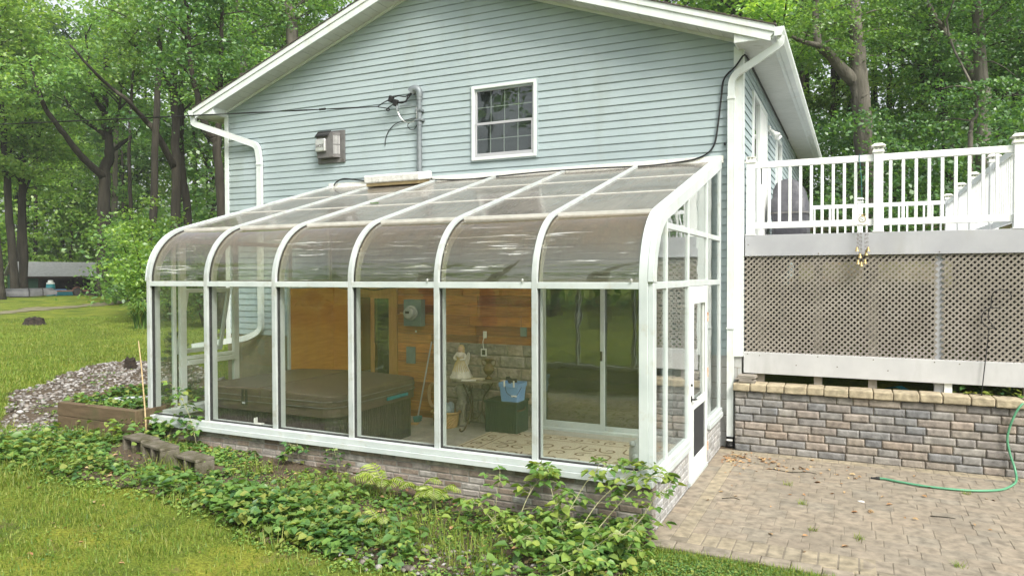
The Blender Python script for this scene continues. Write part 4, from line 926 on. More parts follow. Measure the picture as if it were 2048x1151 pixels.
# furnace vent
t = thing('exhaust_vent', (-6.04, D - .02, 3.46), 'grey metal exhaust vent with an embossed silver cap on the gable', 'vent')
m = MB(); frame_rect(m, -6.31, -5.77, 3.455, 3.965, .07, D - .04, D - .015); m.box(-6.24, -5.84, D - .032, D - .016, 3.525, 3.895); m.build('wall_plate', 'ventgrey', t, bevel=.004)
m = MB(); m.prism([(-6.27, D - .04), (-5.85, D - .04), (-5.93, D - .13), (-6.25, D - .13)], 'z', 3.53, 3.92); m.build('housing', 'ventgrey', t, bevel=.006)
m = MB(); m.obox((-6.14, D - .12, 3.915), (.26, .13, .012), Matrix.Rotation(R(48), 3, 'X')); m.box(-6.275, -6.26, D - .11, D - .05, 3.6, 3.90); m.build('hood', 'black', t, bevel=.003)
m = MB(); m.box(-6.25, -6.05, D - .18, D - .132, 3.625, 3.83); cp = m.build('cap', 'silver', t, bevel=.018, seg=3)
fc = bpy.data.curves.new('lettering', 'FONT'); fc.body = 'HOT'; fc.size = .075; fc.extrude = .004; fc.align_x = 'CENTER'; fc.materials.append(MATS['ventgrey'])
f0 = bpy.data.objects.new('lettering_text', fc); link(f0); bpy.context.view_layer.update(); fm = bpy.data.meshes.new_from_object(f0.evaluated_get(bpy.context.evaluated_depsgraph_get())); bpy.data.objects.remove(f0)
ft = bpy.data.objects.new('lettering', fm); link(ft); ft.parent = cp; ft.location = Vector((-6.15, D - .182, 3.69)) - base_of(t); ft.rotation_euler = (R(90), 0, 0)
m = MB()
for i in range(5):
    for z0, z1 in ((3.585, 3.72), (3.74, 3.87)):
        f = i / 4; m.obox((-5.92 + .055 * f, D - .115 + .062 * f, (z0 + z1) / 2), (.007, .02, z1 - z0), Matrix.Rotation(R(52), 3, 'Z'))
m.build('louver', 'silver', t)
# ------------------------------------------------------------------ things inside the sunroom
t = thing('hot_tub', (-4.83, 1.4, FL), 'brown square hot tub under its closed vinyl cover inside the sunroom', 'hot tub')
def rrect(x0, x1, y0, y1, r, k=5):
    out = []
    for cx, cy, a0 in ((x1 - r, y1 - r, 0), (x0 + r, y1 - r, 90), (x0 + r, y0 + r, 180), (x1 - r, y0 + r, 270)):
        for i in range(k + 1): a = R(a0 + 90 * i / k); out.append((cx + r * math.cos(a), cy + r * math.sin(a)))
    return out
m = MB(); m.prism(rrect(-5.83, -3.79, .58, 2.27, .14), 'z', FL, .14); b = m.build('tub_body', 'tubside', t); sm_auto(b, 40)
m = MB()
for k in range(46):
    x = -5.70 + k * .0403; m.box(x, x + .006, .574, .581, FL + .04, .12)
for k in range(36): y = .72 + k * .0405; m.box(-3.791, -3.784, y, y + .006, FL + .04, .12)
m.build('side_rib', 'tubside', b)
for x0, x1, z in ((-5.88, -4.84, .0), (-4.83, -3.74, .0)):
    m = MB(); pr = rrect(-5.88, -3.74, .53, 2.32, .20, 6)
    half = [p for p in pr if (p[0] <= -4.835) == (x1 < -4)]
    if x1 < -4: half = [(-4.837, 2.32)] + [p for p in pr if p[0] <= -4.835] + [(-4.837, .53)]
    else:
        pr2 = [p for p in pr if p[0] > -4.835]; k = [i for i in range(len(pr2))]
        lower = [p for p in pr2 if p[1] < 1.4]; upper = [p for p in pr2 if p[1] >= 1.4]
        half = [(-4.833, .53)] + lower + upper + [(-4.833, 2.32)]
    n = len(half); tilt = lambda p: .285 + .035 * (1 - abs(p[0] + 4.835) / 1.1)
    vs = [(x, y, .145) for x, y in half] + [(x, y, tilt((x, y))) for x, y in half]
    m.add(vs, [tuple(range(n - 1, -1, -1)), tuple(range(n, 2 * n))] + [(i, (i + 1) % n, (i + 1) % n + n, i + n) for i in range(n)])
    c = m.build('cover', 'vinylfabric', t, bevel=.02, seg=3)
m = MB()
for z in (.215, .148): m.sweep([(x, y, z) for x, y in rrect(-5.886, -3.734, .524, 2.326, .205, 6)] + [(-3.734, 2.121, z)], [(-.005, -.004), (.005, -.004), (.005, .004), (-.005, .004)], caps=False)
m.build('cover_seam', 'ventgrey', t)
m = MB(); m.sweep([(x, y, .09) for x, y in rrect(-5.868, -3.752, .542, 2.308, .19, 6)] + [(-3.752, 2.118, .09)], [(-.006, -.055), (.006, -.055), (.006, .055), (-.006, .055)], caps=False); m.build('cover_skirt', 'vinylfabric', t)
for x in (-5.12, -5.06): m = MB(); m.box(x, x + .035, .512, .522, .10, .29); m.build('strap', 'black', t, bevel=.003)
m = MB(); m.box(-5.10, -5.055, .505, .515, .115, .14); m.build('buckle', 'pipegrey', t, bevel=.004)
m = MB(); m.box(-3.735, -3.715, 1.55, 2.0, .085, .125); m.build('cover_handle', 'teal', t, bevel=.004)
# meter, small panel, outlets
t = thing('electric_meter', (-4.436, D - .034, .9), 'round glass meter on a grey-green steel box against the planks', 'meter')
m = MB(); m.box(-4.593, -4.28, D - .15, D - .035, .89, 1.29); m.build('meter_box', 'meterbox', t, bevel=.008)
ry = Matrix.Rotation(R(90), 3, 'X')
m = MB(); m.lathe([(.112, 0), (.115, .02), (.105, .03), (.09, .032), (.088, .09), (.075, .105), (.03, .11)], (-4.45, D - .15, 1.09), 22, ry); dl = m.build('dial', 'meterdial', t); sm_auto(dl, 30)
m = MB(); m.box(-4.49, -4.42, D - .263, D - .258, 1.085, 1.12); m.build('reading_window', 'black', dl)
m = MB(); m.tube([(-4.56, D - .19, 1.08), (-4.62, D - .20, 1.085)], .014, 8); m.build('seal_tag', 'cardboard', t)
tag((lambda: (m := MB(), m.box(-4.616, -4.455, D - .05, D - .035, .315, .57), m.build('access_panel', 'meterbox', None, bevel=.003))[2])(), 'small blank steel panel on the planks below the meter', 'panel')
def outlet(x, z, label):
    t = thing('wall_outlet', (x, D - .07, z - .05), label, 'outlet')
    m = MB(); m.box(x - .026, x + .026, D - .088, D - .078, z - .048, z + .048); m.build('cover_plate', 'whiteplastic', t, bevel=.004)
    m = MB(); m.box(x - .012, x + .012, D - .094, D - .0885, z + .008, z + .03); m.box(x - .012, x + .012, D - .094, D - .0885, z - .03, z - .008); m.build('socket', 'capwhite', t, bevel=.002); return t
t = thing('wall_outlet', (-3.26, D - .036, .74), 'white outlet plate on the planks above the brown urn', 'outlet')
m = MB(); m.box(-3.295, -3.235, D - .046, D - .036, .745, .845); m.build('cover_plate', 'whiteplastic', t, bevel=.004)
m = MB(); m.box(-3.28, -3.25, D - .052, D - .0465, .80, .83); m.box(-3.28, -3.25, D - .052, D - .0465, .76, .79); m.build('socket', 'capwhite', t, bevel=.002)
t = thing('plug_adapter', (-3.25, D - .10, .5), 'white plug-in adapter hanging on its cord behind the brown urn', 'adapter')
m = MB(); frame_rect(m, -3.295, -3.205, .49, .60, .018, D - .115, D - .095); m.build('adapter_case', 'whiteplastic', t, bevel=.004)
m = MB(); m.box(-3.276, -3.224, D - .111, D - .10, .509, .581); m.build('adapter_face', 'black', t)
m = MB(); m.tube(spline([(-3.265, D - .05, .77), (-3.27, D - .09, .70), (-3.26, D - .10, .64), (-3.25, D - .105, .60)], 5), .005, 6); m.build('cord', 'whiteplastic', t)
m = MB(); m.box(-2.70, -2.60, D - .045, D - .036, .79, .92); tag(m.build('blank_plate', 'meterbox', None, bevel=.003), 'dull green blank plate on the planks near the sliding door', 'plate')
m = MB(); m.box(-4.46, -4.43, D - .042, D - .036, .79, .82); tag(m.build('small_switch', 'whiteplastic', None, bevel=.002), 'tiny pale switch on the planks right under the meter', 'switch')
# round iron table with the things on it
TX, TY, TZ = -3.22, 2.92, .215
t = thing('iron_table', (TX, TY, FL), 'round dark iron table with curled legs against the stone wall', 'table')
m = MB(); m.lathe([(.30, TZ - .03), (.335, TZ - .03), (.335, TZ), (.30, TZ)], (TX, TY, 0), 28); m.lathe([(.0, TZ - .012), (.305, TZ - .012), (.305, TZ - .004), (.0, TZ - .004)], (TX, TY, 0), 28); sm_auto(m.build('table_top', 'tabletop', t), 40)
for k in range(3):
    a = R(-100 + 120 * k); d = Vector((math.cos(a), math.sin(a), 0)); c = Vector((TX, TY, 0))
    m = MB(); m.tube(spline([c + d * r + Vector((0, 0, z)) for r, z in ((.27, TZ - .03), (.22, .10), (.12, -.05), (.10, -.20), (.15, -.36), (.23, -.45), (.29, FL + .015), (.33, FL + .03), (.325, FL + .06))], 4), .011, 7)
    m.tube(spline([c + d * r + Vector((0, 0, z)) for r, z in ((.10, -.22), (.04, -.33), (-.03, -.345))], 4), .008, 6); m.tube(spline([c + d * r + Vector((0, 0, z)) for r, z in ((.22, .10), (.17, .15), (.11, .13), (.10, .08), (.14, .06))], 4), .007, 6); sm_auto(m.build('leg', 'ironbrown', t), 60)
t = thing('angel_doll', (-3.42, 2.88, TZ), 'angel doll in a pale ruffled dress with gold trim standing on the iron table', 'doll')
AX, AY = -3.42, 2.88
prof = [(.15, 0), (.155, .015), (.13, .06), (.12, .10), (.095, .16), (.075, .21), (.05, .26), (.055, .30), (.065, .335), (.04, .36), (.02, .37)]
m = MB(); n = 26; vs = []
for r, z in prof: vs += [(AX + r * (1 + .10 * math.cos(9 * 2 * PI * j / n) * (1 - z / .4)) * math.cos(2 * PI * j / n), AY + r * (1 + .10 * math.cos(9 * 2 * PI * j / n) * (1 - z / .4)) * math.sin(2 * PI * j / n), TZ + z) for j in range(n)]
m.add(vs, [(i * n + j, i * n + (j + 1) % n, (i + 1) * n + (j + 1) % n, (i + 1) * n + j) for i in range(len(prof) - 1) for j in range(n)] + [tuple(range(n - 1, -1, -1))]); bd = m.build('dress', 'dress', t, smooth=True)
m = MB()
for k in range(9): a = R(-150 + 15 * k); m.tube(spline([(AX + r * math.cos(a + .1 * i) * 1.02, AY + r * math.sin(a + .1 * i) * 1.02, TZ + z) for i, (r, z) in enumerate(((.058, .30), (.056, .26), (.08, .21), (.10, .16), (.125, .10)))], 3), .004, 4)
m.build('gold_trim', 'gold', bd)
m = MB(); m.ball((AX, AY - .01, TZ + .405), (.038, .038, .046), 12, 8); m.ball((AX, AY - .05, TZ + .40), (.007, .007, .009), 6, 4); m.build('head', 'skinface', t, smooth=True)
m = MB(); m.ball((AX, AY + .012, TZ + .415), (.048, .042, .052), 12, 8, .05); m.ball((AX - .03, AY + .01, TZ + .37), (.022, .022, .045), 8, 5, .08); m.ball((AX + .03, AY + .01, TZ + .37), (.022, .022, .045), 8, 5, .08); m.build('hair', 'hair', t, smooth=True)
for s in (-1, 1):
    m = MB(); w = [(0, .24), (s * .04, .29), (s * .08, .36), (s * .105, .355), (s * .11, .29), (s * .095, .21), (s * .07, .16), (s * .03, .17)]
    m.prism([(AX + a, TZ + b) for a, b in w][::s], 'y', AY + .045, AY + .065); m.build('wing', 'dress', t, bevel=.006)
    m = MB(); m.tube(spline([(AX + s * .055, AY - .01, TZ + .335), (AX + s * .085, AY - .04, TZ + .28), (AX + s * .03, AY - .085, TZ + .265)], 4), .024, 8, .014); m.build('arm', 'dress', t, smooth=True)
t = thing('urn', (-3.02, 2.95, TZ), 'brown ribbed urn standing at the back of the iron table', 'urn')
m = MB(); m.lathe([(.05, 0), (.055, .015), (.03, .03), (.022, .05), (.05, .075), (.078, .12), (.08, .15), (.06, .19), (.04, .21), (.038, .235), (.06, .26), (.075, .275), (.06, .28), (.03, .24)], (-3.02, 2.95, TZ), 18); sm_auto(m.build('urn_body', 'urn', t), 60)
for s in (-1, 1): m = MB(); m.tube(spline([(-3.02 + s * .06, 2.95, TZ + .26), (-3.02 + s * .105, 2.95, TZ + .26), (-3.02 + s * .10, 2.95, TZ + .21), (-3.02 + s * .07, 2.95, TZ + .185)], 4), .008, 6); m.build('handle', 'urn', t)
m = MB(); m.obox((-3.21, 2.72, TZ + .004), (.20, .14, .004), Matrix.Rotation(R(25), 3, 'Z')); tag(m.build('paper_sheet', 'whiteplastic'), 'white paper sheet lying at the front of the iron table', 'paper')
m = MB(); m.obox((-3.13, 2.83, TZ + .012), (.19, .08, .022), Matrix.Rotation(R(8), 3, 'Z')); tag(m.build('notepad', 'rugbase', None, bevel=.003), 'cream notepad beside the white paper on the iron table', 'notepad')
# wicker basket, cherub
BX, BY = -3.66, 2.86
t = thing('wicker_basket', (BX, BY, FL), 'woven tan wicker basket on the floor left of the iron table', 'basket')
m = MB(); n = 30; rows = 11; vs = []
for i in range(rows + 1):
    z = FL + .21 * i / rows; r = .145 + .03 * i / rows
    vs += [(BX + (r + .006 * (1 if (i + j) % 2 else -1)) * math.cos(2 * PI * j / n) * 1.1, BY + (r + .006 * (1 if (i + j) % 2 else -1)) * math.sin(2 * PI * j / n), z) for j in range(n)]
m.add(vs, [(i * n + j, i * n + (j + 1) % n, (i + 1) * n + (j + 1) % n, (i + 1) * n + j) for i in range(rows) for j in range(n)] + [tuple(range(n - 1, -1, -1))]); m.build('woven_side', 'wicker', t)
m = MB(); m.tube([(BX + .195 * math.cos(a) * 1.08, BY + .182 * math.sin(a), FL + .215) for a in np.linspace(0, 2 * PI, 25)], .014, 7); m.build('rim', 'wicker', t)
t = thing('folded_cloth', (BX, BY, FL + .1), 'grey-blue crumpled bag stuffed into the wicker basket', 'bag')
m = MB(); m.ball((BX - .03, BY - .01, FL + .24), (.135, .12, .10), 14, 9, .13); m.ball((BX + .07, BY + .02, FL + .26), (.06, .06, .10), 10, 7, .12); m.build('bag_cloth', 'clothblue', t, smooth=True)
CX, CY = -3.50, 3.05
t = thing('cherub_statue', (CX, CY, FL), 'pale stone cherub figure standing behind the wicker basket', 'statue')
m = MB(); m.lathe([(.09, 0), (.09, .04), (.06, .06), (.05, .22), (.065, .28), (.085, .31), (.06, .34), (.055, .40), (.075, .47), (.08, .52), (.06, .57), (.03, .585)], (CX, CY, FL), 14); m.ball((CX, CY - .01, FL + .64), (.062, .06, .07), 12, 8); m.ball((CX, CY - .07, FL + .635), .012, 6, 4)
for s in (-1, 1):
    m.tube(spline([(CX + s * .07, CY, FL + .55), (CX + s * .12, CY - .04, FL + .49), (CX + s * .06, CY - .10, FL + .47)], 4), .026, 8, .018); m.tube(spline([(CX + s * .035, CY - .01, FL + .34), (CX + s * .05, CY - .05, FL + .22), (CX + s * .04, CY - .02, FL + .06)], 4), .035, 8, .022)
m.build('body', 'statue', t, smooth=True)
m = MB()
for k in range(11): a = 2 * PI * k / 11; m.ball((CX + .05 * math.cos(a), CY + .05 * math.sin(a), FL + .685), .024, 7, 5, .15)
m.build('flower_wreath', 'statue', t, smooth=True)
# trunk and bucket
GX0, GX1, GY0, GY1 = -3.0, -2.52, 2.80, 3.18
t = thing('green_chest', (-2.76, 2.99, FL), 'dark green slatted chest on the floor under the blue bucket', 'chest')
m = MB(); m.box(GX0, GX1, GY0, GY1, FL, -.08); b = m.build('chest_body', 'darkgreen', t, bevel=.008)
m = MB()
for k in range(13): x = GX0 + .02 + k * (GX1 - GX0 - .04) / 12; m.box(x - .012, x + .012, GY0 - .008, GY0, FL + .02, -.10)
m.build('slat', 'darkgreen', b, bevel=.002, seg=1)
m = MB(); m.box(GX0 - .012, GX1 + .012, GY0 - .018, GY1 + .01, -.08, -.05); m.build('lid', 'darkgreen', t, bevel=.006)
m = MB(); m.tube(spline([(GX1 + .0, GY0 - .0, -.16), (GX1 + .02, GY0 + .06, -.17), (GX1 + .02, GY0 + .2, -.17), (GX1, GY0 + .26, -.16)], 4), .012, 6); m.build('handle', 'ironbrown', t)
UX, UY, UZ = -2.64, 2.93, -.05
t = thing('blue_bucket', (UX, UY, UZ), 'square light blue plastic bucket with a wire handle on the green chest', 'bucket')
m = MB()
def sqr(hw, z, r=.02): return [(UX + a, UY + b, z) for a, b in [(x - 0, y - 0) for x, y in rrect(-hw, hw, -hw * .9, hw * .9, r, 3)]]
rings = [sqr(.128, UZ), sqr(.142, UZ + .19), sqr(.154, UZ + .195), sqr(.156, UZ + .25), sqr(.150, UZ + .25), sqr(.13, UZ + .05)]; n = len(rings[0])
m.add([p for r_ in rings for p in r_], [tuple(range(n - 1, -1, -1))] + [(i * n + j, i * n + (j + 1) % n, (i + 1) * n + (j + 1) % n, (i + 1) * n + j) for i in range(len(rings) - 1) for j in range(n)] + [tuple(range((len(rings) - 1) * n, len(rings) * n))])
sm_auto(m.build('bucket_body', 'bucketblue', t), 35)
m = MB(); m.tube(spline([(UX - .05, UY - .14, UZ + .21), (UX - .01, UY - .17, UZ + .13), (UX + .06, UY - .175, UZ + .09), (UX + .12, UY - .16, UZ + .085), (UX + .155, UY - .05, UZ + .2)], 5), .004, 5); m.build('wire_handle', 'black', t)
m = MB(); m.tube([(UX + .06, UY - .175, UZ + .088), (UX + .13, UY - .158, UZ + .088)], .012, 8); m.build('grip', 'whiteplastic', t)
for s in (-.06, .08): m = MB(); m.box(UX + s - .012, UX + s + .012, UY - .146, UY - .138, UZ + .2, UZ + .29); m.build('clip', 'whiteplastic', t, bevel=.003)
t = thing('spray_gun', (UX, UY, UZ + .2), 'black hose nozzle lying in the top of the blue bucket', 'nozzle')
m = MB(); m.tube(spline([(UX - .05, UY - .05, UZ + .30), (UX, UY - .02, UZ + .27), (UX + .06, UY, UZ + .275)], 4), .026, 8); m.tube([(UX - .045, UY - .05, UZ + .29), (UX - .03, UY, UZ + .20)], .018, 8); m.build('nozzle_body', 'black', t)
m = MB(); m.lathe([(.03, 0), (.032, .03), (.026, .05)], (UX - .05, UY - .05, UZ + .28), 10); m.build('dial', 'black', t)
# rug with scrolls woven in
t = thing('patterned_rug', (-1.65, 1.9, FL), 'beige rug with brown scroll pattern on the sunroom floor', 'rug')
RX0, RX1, RY0, RY1 = -2.93, -.40, .85, 2.98
m = MB(); m.box(RX0, RX1, RY0, RY1, FL, FL + .010); m.build('rug_field', 'rugbase', t, bevel=.004)
m = MB(); zz = FL + .0125
def ribbon(pts, w):
    P = [Vector((*p, zz)) for p in pts]; vs = []
    for i, p in enumerate(P):
        d = (P[min(i + 1, len(P) - 1)] - P[max(i - 1, 0)]).normalized(); k = w * (.5 + .5 * math.sin(PI * min(1, .12 + i / len(P)))); s = Vector((-d.y, d.x, 0)) * k
        vs += [p - s, p + s]
    m.add(vs, [(2 * i, 2 * i + 1, 2 * i + 3, 2 * i + 2) for i in range(len(P) - 1)])
def scroll(cx, cy, sz, a0, sg):
    pts = []
    for i in range(26): a = a0 + sg * i * .27; r = sz * (1 - i / 29); pts.append((cx + r * math.cos(a), cy + r * math.sin(a)))
    tail = [(cx + sz * math.cos(a0) + (-sg * -math.sin(a0)) * sz * k * .9 - math.cos(a0) * .0, cy + sz * math.sin(a0) - sg * math.cos(a0) * sz * k * .9 + .12 * sz * k * k) for k in np.linspace(1.3, .05, 6)]
    pts = tail + pts
    pts = [(min(RX1 - .02, max(RX0 + .02, x)), min(RY1 - .02, max(RY0 + .02, y))) for x, y in pts]; ribbon(pts, .0135)
for a, b, c, d in ((RX0 + .30, RX1 - .30, RY0 + .30, RY1 - .30), (RX0 + .05, RX1 - .05, RY0 + .05, RY1 - .05)):
    for q in ((a, c, b, c), (b, c, b, d), (b, d, a, d), (a, d, a, c)): ribbon([(q[0] + (q[2] - q[0]) * k / 8, q[1] + (q[3] - q[1]) * k / 8) for k in range(9)], .008)
gxs = np.arange(RX0 + .48, RX1 - .35, .27); gys = np.arange(RY0 + .48, RY1 - .36, .27)
for i, x in enumerate(gxs):
    for j, y in enumerate(gys): scroll(x + random.uniform(-.03, .03), y + random.uniform(-.03, .03), random.choice((.085, .11, .12)), random.choice((0, PI / 2, PI, -PI / 2)) + random.uniform(-.4, .4), random.choice((1, -1)))
for x in np.arange(RX0 + .18, RX1 - .1, .22):
    for y in (RY0 + .175, RY1 - .175): scroll(x, y, .075, random.uniform(0, 6), random.choice((1, -1)))
for y in np.arange(RY0 + .4, RY1 - .3, .22):
    for x in (RX0 + .175, RX1 - .175): scroll(x, y, .075, random.uniform(0, 6), random.choice((1, -1)))
m.build('scroll_pattern', 'rugline', t)
# odds and ends
t = thing('carved_stone', (-.60, 1.93, FL), 'grey carved stone lion head ornament on the floor by the right corner post', 'ornament')
m = MB(); m.ball((-.60, 1.93, FL + .15), (.12, .11, .165), 16, 11, .05); m.ball((-.61, 1.83, FL + .12), (.05, .05, .05), 10, 7, .08); m.ball((-.66, 1.85, FL + .27), .035, 8, 6); m.ball((-.54, 1.85, FL + .27), .035, 8, 6); m.lathe([(.13, 0), (.13, .03), (.11, .04)], (-.60, 1.93, FL), 16); m.build('ornament_body', 'statuegrey', t, smooth=True)
t = thing('floor_brush', (-4.12, 3.05, FL), 'long grey-handled scrub brush leaning on the plank wall', 'brush')
m = MB(); m.tube([(-4.22, 3.0, FL + .06), (-4.16, D - .05, .66)], .011, 7); m.build('pole', 'pipegrey', t)
m = MB(); m.box(-4.26, -4.18, 2.93, 3.06, FL + .03, FL + .08); m.box(-4.255, -4.185, 2.935, 3.055, FL, FL + .03); m.build('brush_head', 'teal', t, bevel=.006)
t = thing('cord_coil', (-4.13, 3.2, FL), 'beige looped cord hanging on the plank wall beside the brush', 'cord')
m = MB()
for k in range(4): m.tube([(-4.12 + (.07 + .006 * k) * math.cos(a), D - .05 - .012 * k, -.13 + (.16 + .008 * k) * math.sin(a)) for a in np.linspace(0, 2 * PI, 22)], .007, 5)
m.build('loops', 'hosebeige', t)
m = MB(); m.obox((-4.20, 2.80, FL + .006), (.20, .12, .012), Matrix.Rotation(R(20), 3, 'Z')); tag(m.build('cardboard_scrap', 'cardboard'), 'scrap of tan cardboard on the floor right of the hot tub', 'cardboard')
for x, y, r_, lab in ((-4.42, .10, 12, 'white plastic bracket lying on the inner sill, the left of two'), (-4.13, .10, -25, 'white plastic bracket tipped up on the inner sill, the right of two')):
    t = thing('plastic_bracket', (x, y, .004), lab, 'bracket', 'white brackets on the sill', R(r_))
    m = MB(); m.box(-.05, .05, -.03, .03, 0, .012); m.box(-.05, -.035, -.03, .03, .012, .07); m.build('bracket_plate', 'whiteplastic', t, bevel=.004)
m = MB(); m.tube(spline([(-5.95, D - .06, 1.47), (-5.7, D - .07, 1.44), (-5.5, D - .07, 1.46), (-5.2, D - .06, 1.43), (-4.95, D - .06, 1.46), (-4.8, D - .05, 1.47)], 5), .008, 5); tag(m.build('string_lights', 'cable'), 'dark light string draped over the wooden door head', 'cord')
# ------------------------------------------------------------------ deck
YD = 3.40
t = thing('deck', (1.8, 6.5, .2), 'raised deck with grey fascia, tan lattice skirt and a lower grey board', 'deck')
m = MB(); m.box(.323, 3.32, YD, YD + .035, 1.878, 2.136); m.build('fascia_board', 'deckgrey', t, bevel=.004)
m = MB(); m.box(3.285, 3.32, YD + .036, 9.95, 1.878, 2.134); m.build('fascia_board', 'deckgrey', t, bevel=.004)
m = MB(); y = YD + .037
while y < 9.9: m.box(.325, 3.283, y, y + .135, 2.098, 2.132); y += .14
m.build('deck_floor', 'deckgrey', t)
m = MB(); m.box(.312, 3.32, YD - .012, YD + .020, .437, .700); m.build('skirt_board', 'deckpale', t, bevel=.004)
m = MB()
for x, z in ((.36, .675), (.50, .66), (1.16, .675), (1.75, .668), (2.36, .67), (2.60, .662), (.92, .56), (1.37, .565), (1.9, .55), (.36, 2.02), (1.16, 1.90), (2.4, 1.90)): m.lathe([(.007, 0), (.006, .004)], (x, YD - .012 if z < 1 else YD, z), 6, Matrix.Rotation(R(90), 3, 'X'))
m.build('screw', 'ironbrown', t)
def lattice(x0, x1, z0, z1, y):
    mb = MB(); P = .066; w = .0098; th = .005
    for s, yy in ((1, y), (-1, y + 2 * th + .0005)):
        c = (x0 - (z1 - z0)) if s > 0 else x0
        c = math.floor(c / P) * P
        end = x1 if s > 0 else x1 + (z1 - z0)
        while c < end:
            # centre line: s>0: x = c + (z - z0); s<0: x = c - (z - z0)
            lo = max(0, (x0 - c) if s > 0 else (c - x1)); hi = min(z1 - z0, (x1 - c) if s > 0 else (c - x0))
            if hi - lo > .02:
                a = Vector((c + s * lo, yy + th, z0 + lo)); b = Vector((c + s * hi, yy + th, z0 + hi))
                d = (b - a).normalized(); n_ = Vector((-d.z, 0, d.x)) * w * 1.1; yv = Vector((0, th, 0))
                mb.add([a - n_ - yv, a + n_ - yv, a + n_ + yv, a - n_ + yv, b - n_ - yv, b + n_ - yv, b + n_ + yv, b - n_ + yv], [(0, 1, 5, 4), (1, 2, 6, 5), (2, 3, 7, 6), (3, 0, 4, 7), (0, 3, 2, 1), (4, 5, 6, 7)])
            c += P
    return mb
lattice(.318, 2.385, .69, 1.885, YD + .022).build('lattice_panel', 'lattice', t)
lattice(2.43, 3.30, .66, 1.885, YD + .021).build('lattice_panel', 'lattice', t)
for x in (.505, 1.16, 1.745, 2.41, 3.24):
    m = MB(); m.box(x - .045, x + .045, YD + .048, YD + .14, .15, 2.09); m.build('support_post', 'deckwood' if x != 2.41 else 'deckgrey', t)
for x in (.505, 1.745, 3.2):
    for yy in (6.4, 9.3): m = MB(); m.box(x - .045, x + .045, yy, yy + .09, .15, 2.09); m.build('support_post', 'deckwood', t)
m = MB()
for y in np.arange(3.9, 9.8, .41): m.box(.33, 3.28, y, y + .038, 1.90, 2.096)
m.build('joist', 'deckwood', t)
m = MB(); m.box(3.285, 3.31, YD + .05, 9.9, .3, 1.876); m.build('side_light_block', 'deckwood', t)  # unseen solid side, added to keep light out from under the deck
m = MB(); m.box(2.46, 2.535, YD + .022, YD + .046, .24, .436); m.build('short_post', 'vinyl', t)
# railings
def post(mb, x, y, z0, z1, w=.098): mb.box(x - w / 2, x + w / 2, y - w / 2, y + w / 2, z0, z1)
def cap(x, y, z, par, plain=False):
    c = MB()
    for a, b in ((.062, z - .018), (.056, z)): c.box(x - a, x + a, y - a, y + a, b, b + .018)
    for dx in (-1, 0, 1):
        for dy in (-1, 0, 1):
            if dx or dy: c.box(x + dx * .042 - .008, x + dx * .042 + .008, y + dy * .042 - .008, y + dy * .042 + .008, z + .018, z + .048)
    if not plain:
        k = len(c.v); z2 = z + .048
        c.add([(x - .075, y - .075, z2), (x + .075, y - .075, z2), (x + .075, y + .075, z2), (x - .075, y + .075, z2), (x - .075, y - .075, z2 + .008), (x + .075, y - .075, z2 + .008), (x + .075, y + .075, z2 + .008), (x - .075, y + .075, z2 + .008), (x - .04, y - .04, z2 + .038), (x + .04, y - .04, z2 + .038), (x + .04, y + .04, z2 + .038), (x - .04, y + .04, z2 + .038)],
              [(0, 3, 2, 1), (0, 1, 5, 4), (1, 2, 6, 5), (2, 3, 7, 6), (3, 0, 4, 7), (4, 5, 9, 8), (5, 6, 10, 9), (6, 7, 11, 10), (7, 4, 8, 11), (8, 9, 10, 11)])
    else: c.box(x - .055, x + .055, y - .055, y + .055, z + .048, z + .056)
    return c.build('post_cap', 'capwhite', par)
ZT0, ZT1, ZB0, ZB1 = 2.958, 3.034, 2.216, 2.292
YR = YD + .055
t = thing('deck_railing', (1.75, YR, 2.136), 'white vinyl railing along the front edge of the deck above the lattice', 'railing', 'white railings round the deck')
for x, pl in ((.385, True), (1.79, False), (3.135, False)):
    m = MB(); post(m, x, YR, 2.137, 3.03 if pl else 3.055); m.box(x - .06, x + .06, YR - .06, YR + .06, 2.137, 2.15); po = m.build('post', 'vinyl', t, bevel=.005); cap(x, YR, 3.045 if pl else 3.07, po, pl)
for a, b in ((.435, 1.741), (1.839, 3.086)):
    m = MB(); m.box(a, b, YR - .022, YR + .022, ZT0, ZT1); m.build('rail', 'vinyl', t, bevel=.005); m = MB(); m.box(a, b, YR - .02, YR + .02, ZB0, ZB1); m.build('rail', 'vinyl', t, bevel=.005)
for x in [.478 + .1195 * k for k in range(11)] + [1.915 + .128 * k for k in range(9)]:
    if abs(x - 1.79) < .07: continue
    m = MB(); m.box(x - .0165, x + .0165, YR - .0165, YR + .0165, ZB1, ZT0); m.build('baluster', 'vinyl', t, bevel=.003, seg=1)
t = thing('deck_railing', (3.12, 6.7, 2.136), 'white vinyl railing running back along the outer side of the deck', 'railing', 'white railings round the deck')
ys = [YR, 4.92, 6.70, 8.07, 9.88]
for y in ys[1:]:
    m = MB(); post(m, 3.12, y, 2.137, 3.055); po = m.build('post', 'vinyl', t, bevel=.005); cap(3.12, y, 3.07, po)
for a, b in zip(ys[:-1], ys[1:]):
    m = MB(); m.box(3.098, 3.142, a + .05, b - .05, ZT0, ZT1); m.build('rail', 'vinyl', t, bevel=.005); m = MB(); m.box(3.10, 3.14, a + .05, b - .05, ZB0, ZB1); m.build('rail', 'vinyl', t, bevel=.005)
    n = int((b - a - .1) / .125)
    for k in range(n):
        y = a + .05 + (b - a - .1) * (k + .5) / n; m = MB(); m.box(3.1035, 3.1365, y - .0165, y + .0165, ZB1, ZT0); m.build('baluster', 'vinyl', t)
t = thing('deck_railing', (1.7, 9.86, 2.136), 'white vinyl railing across the far back edge of the deck', 'railing', 'white railings round the deck')
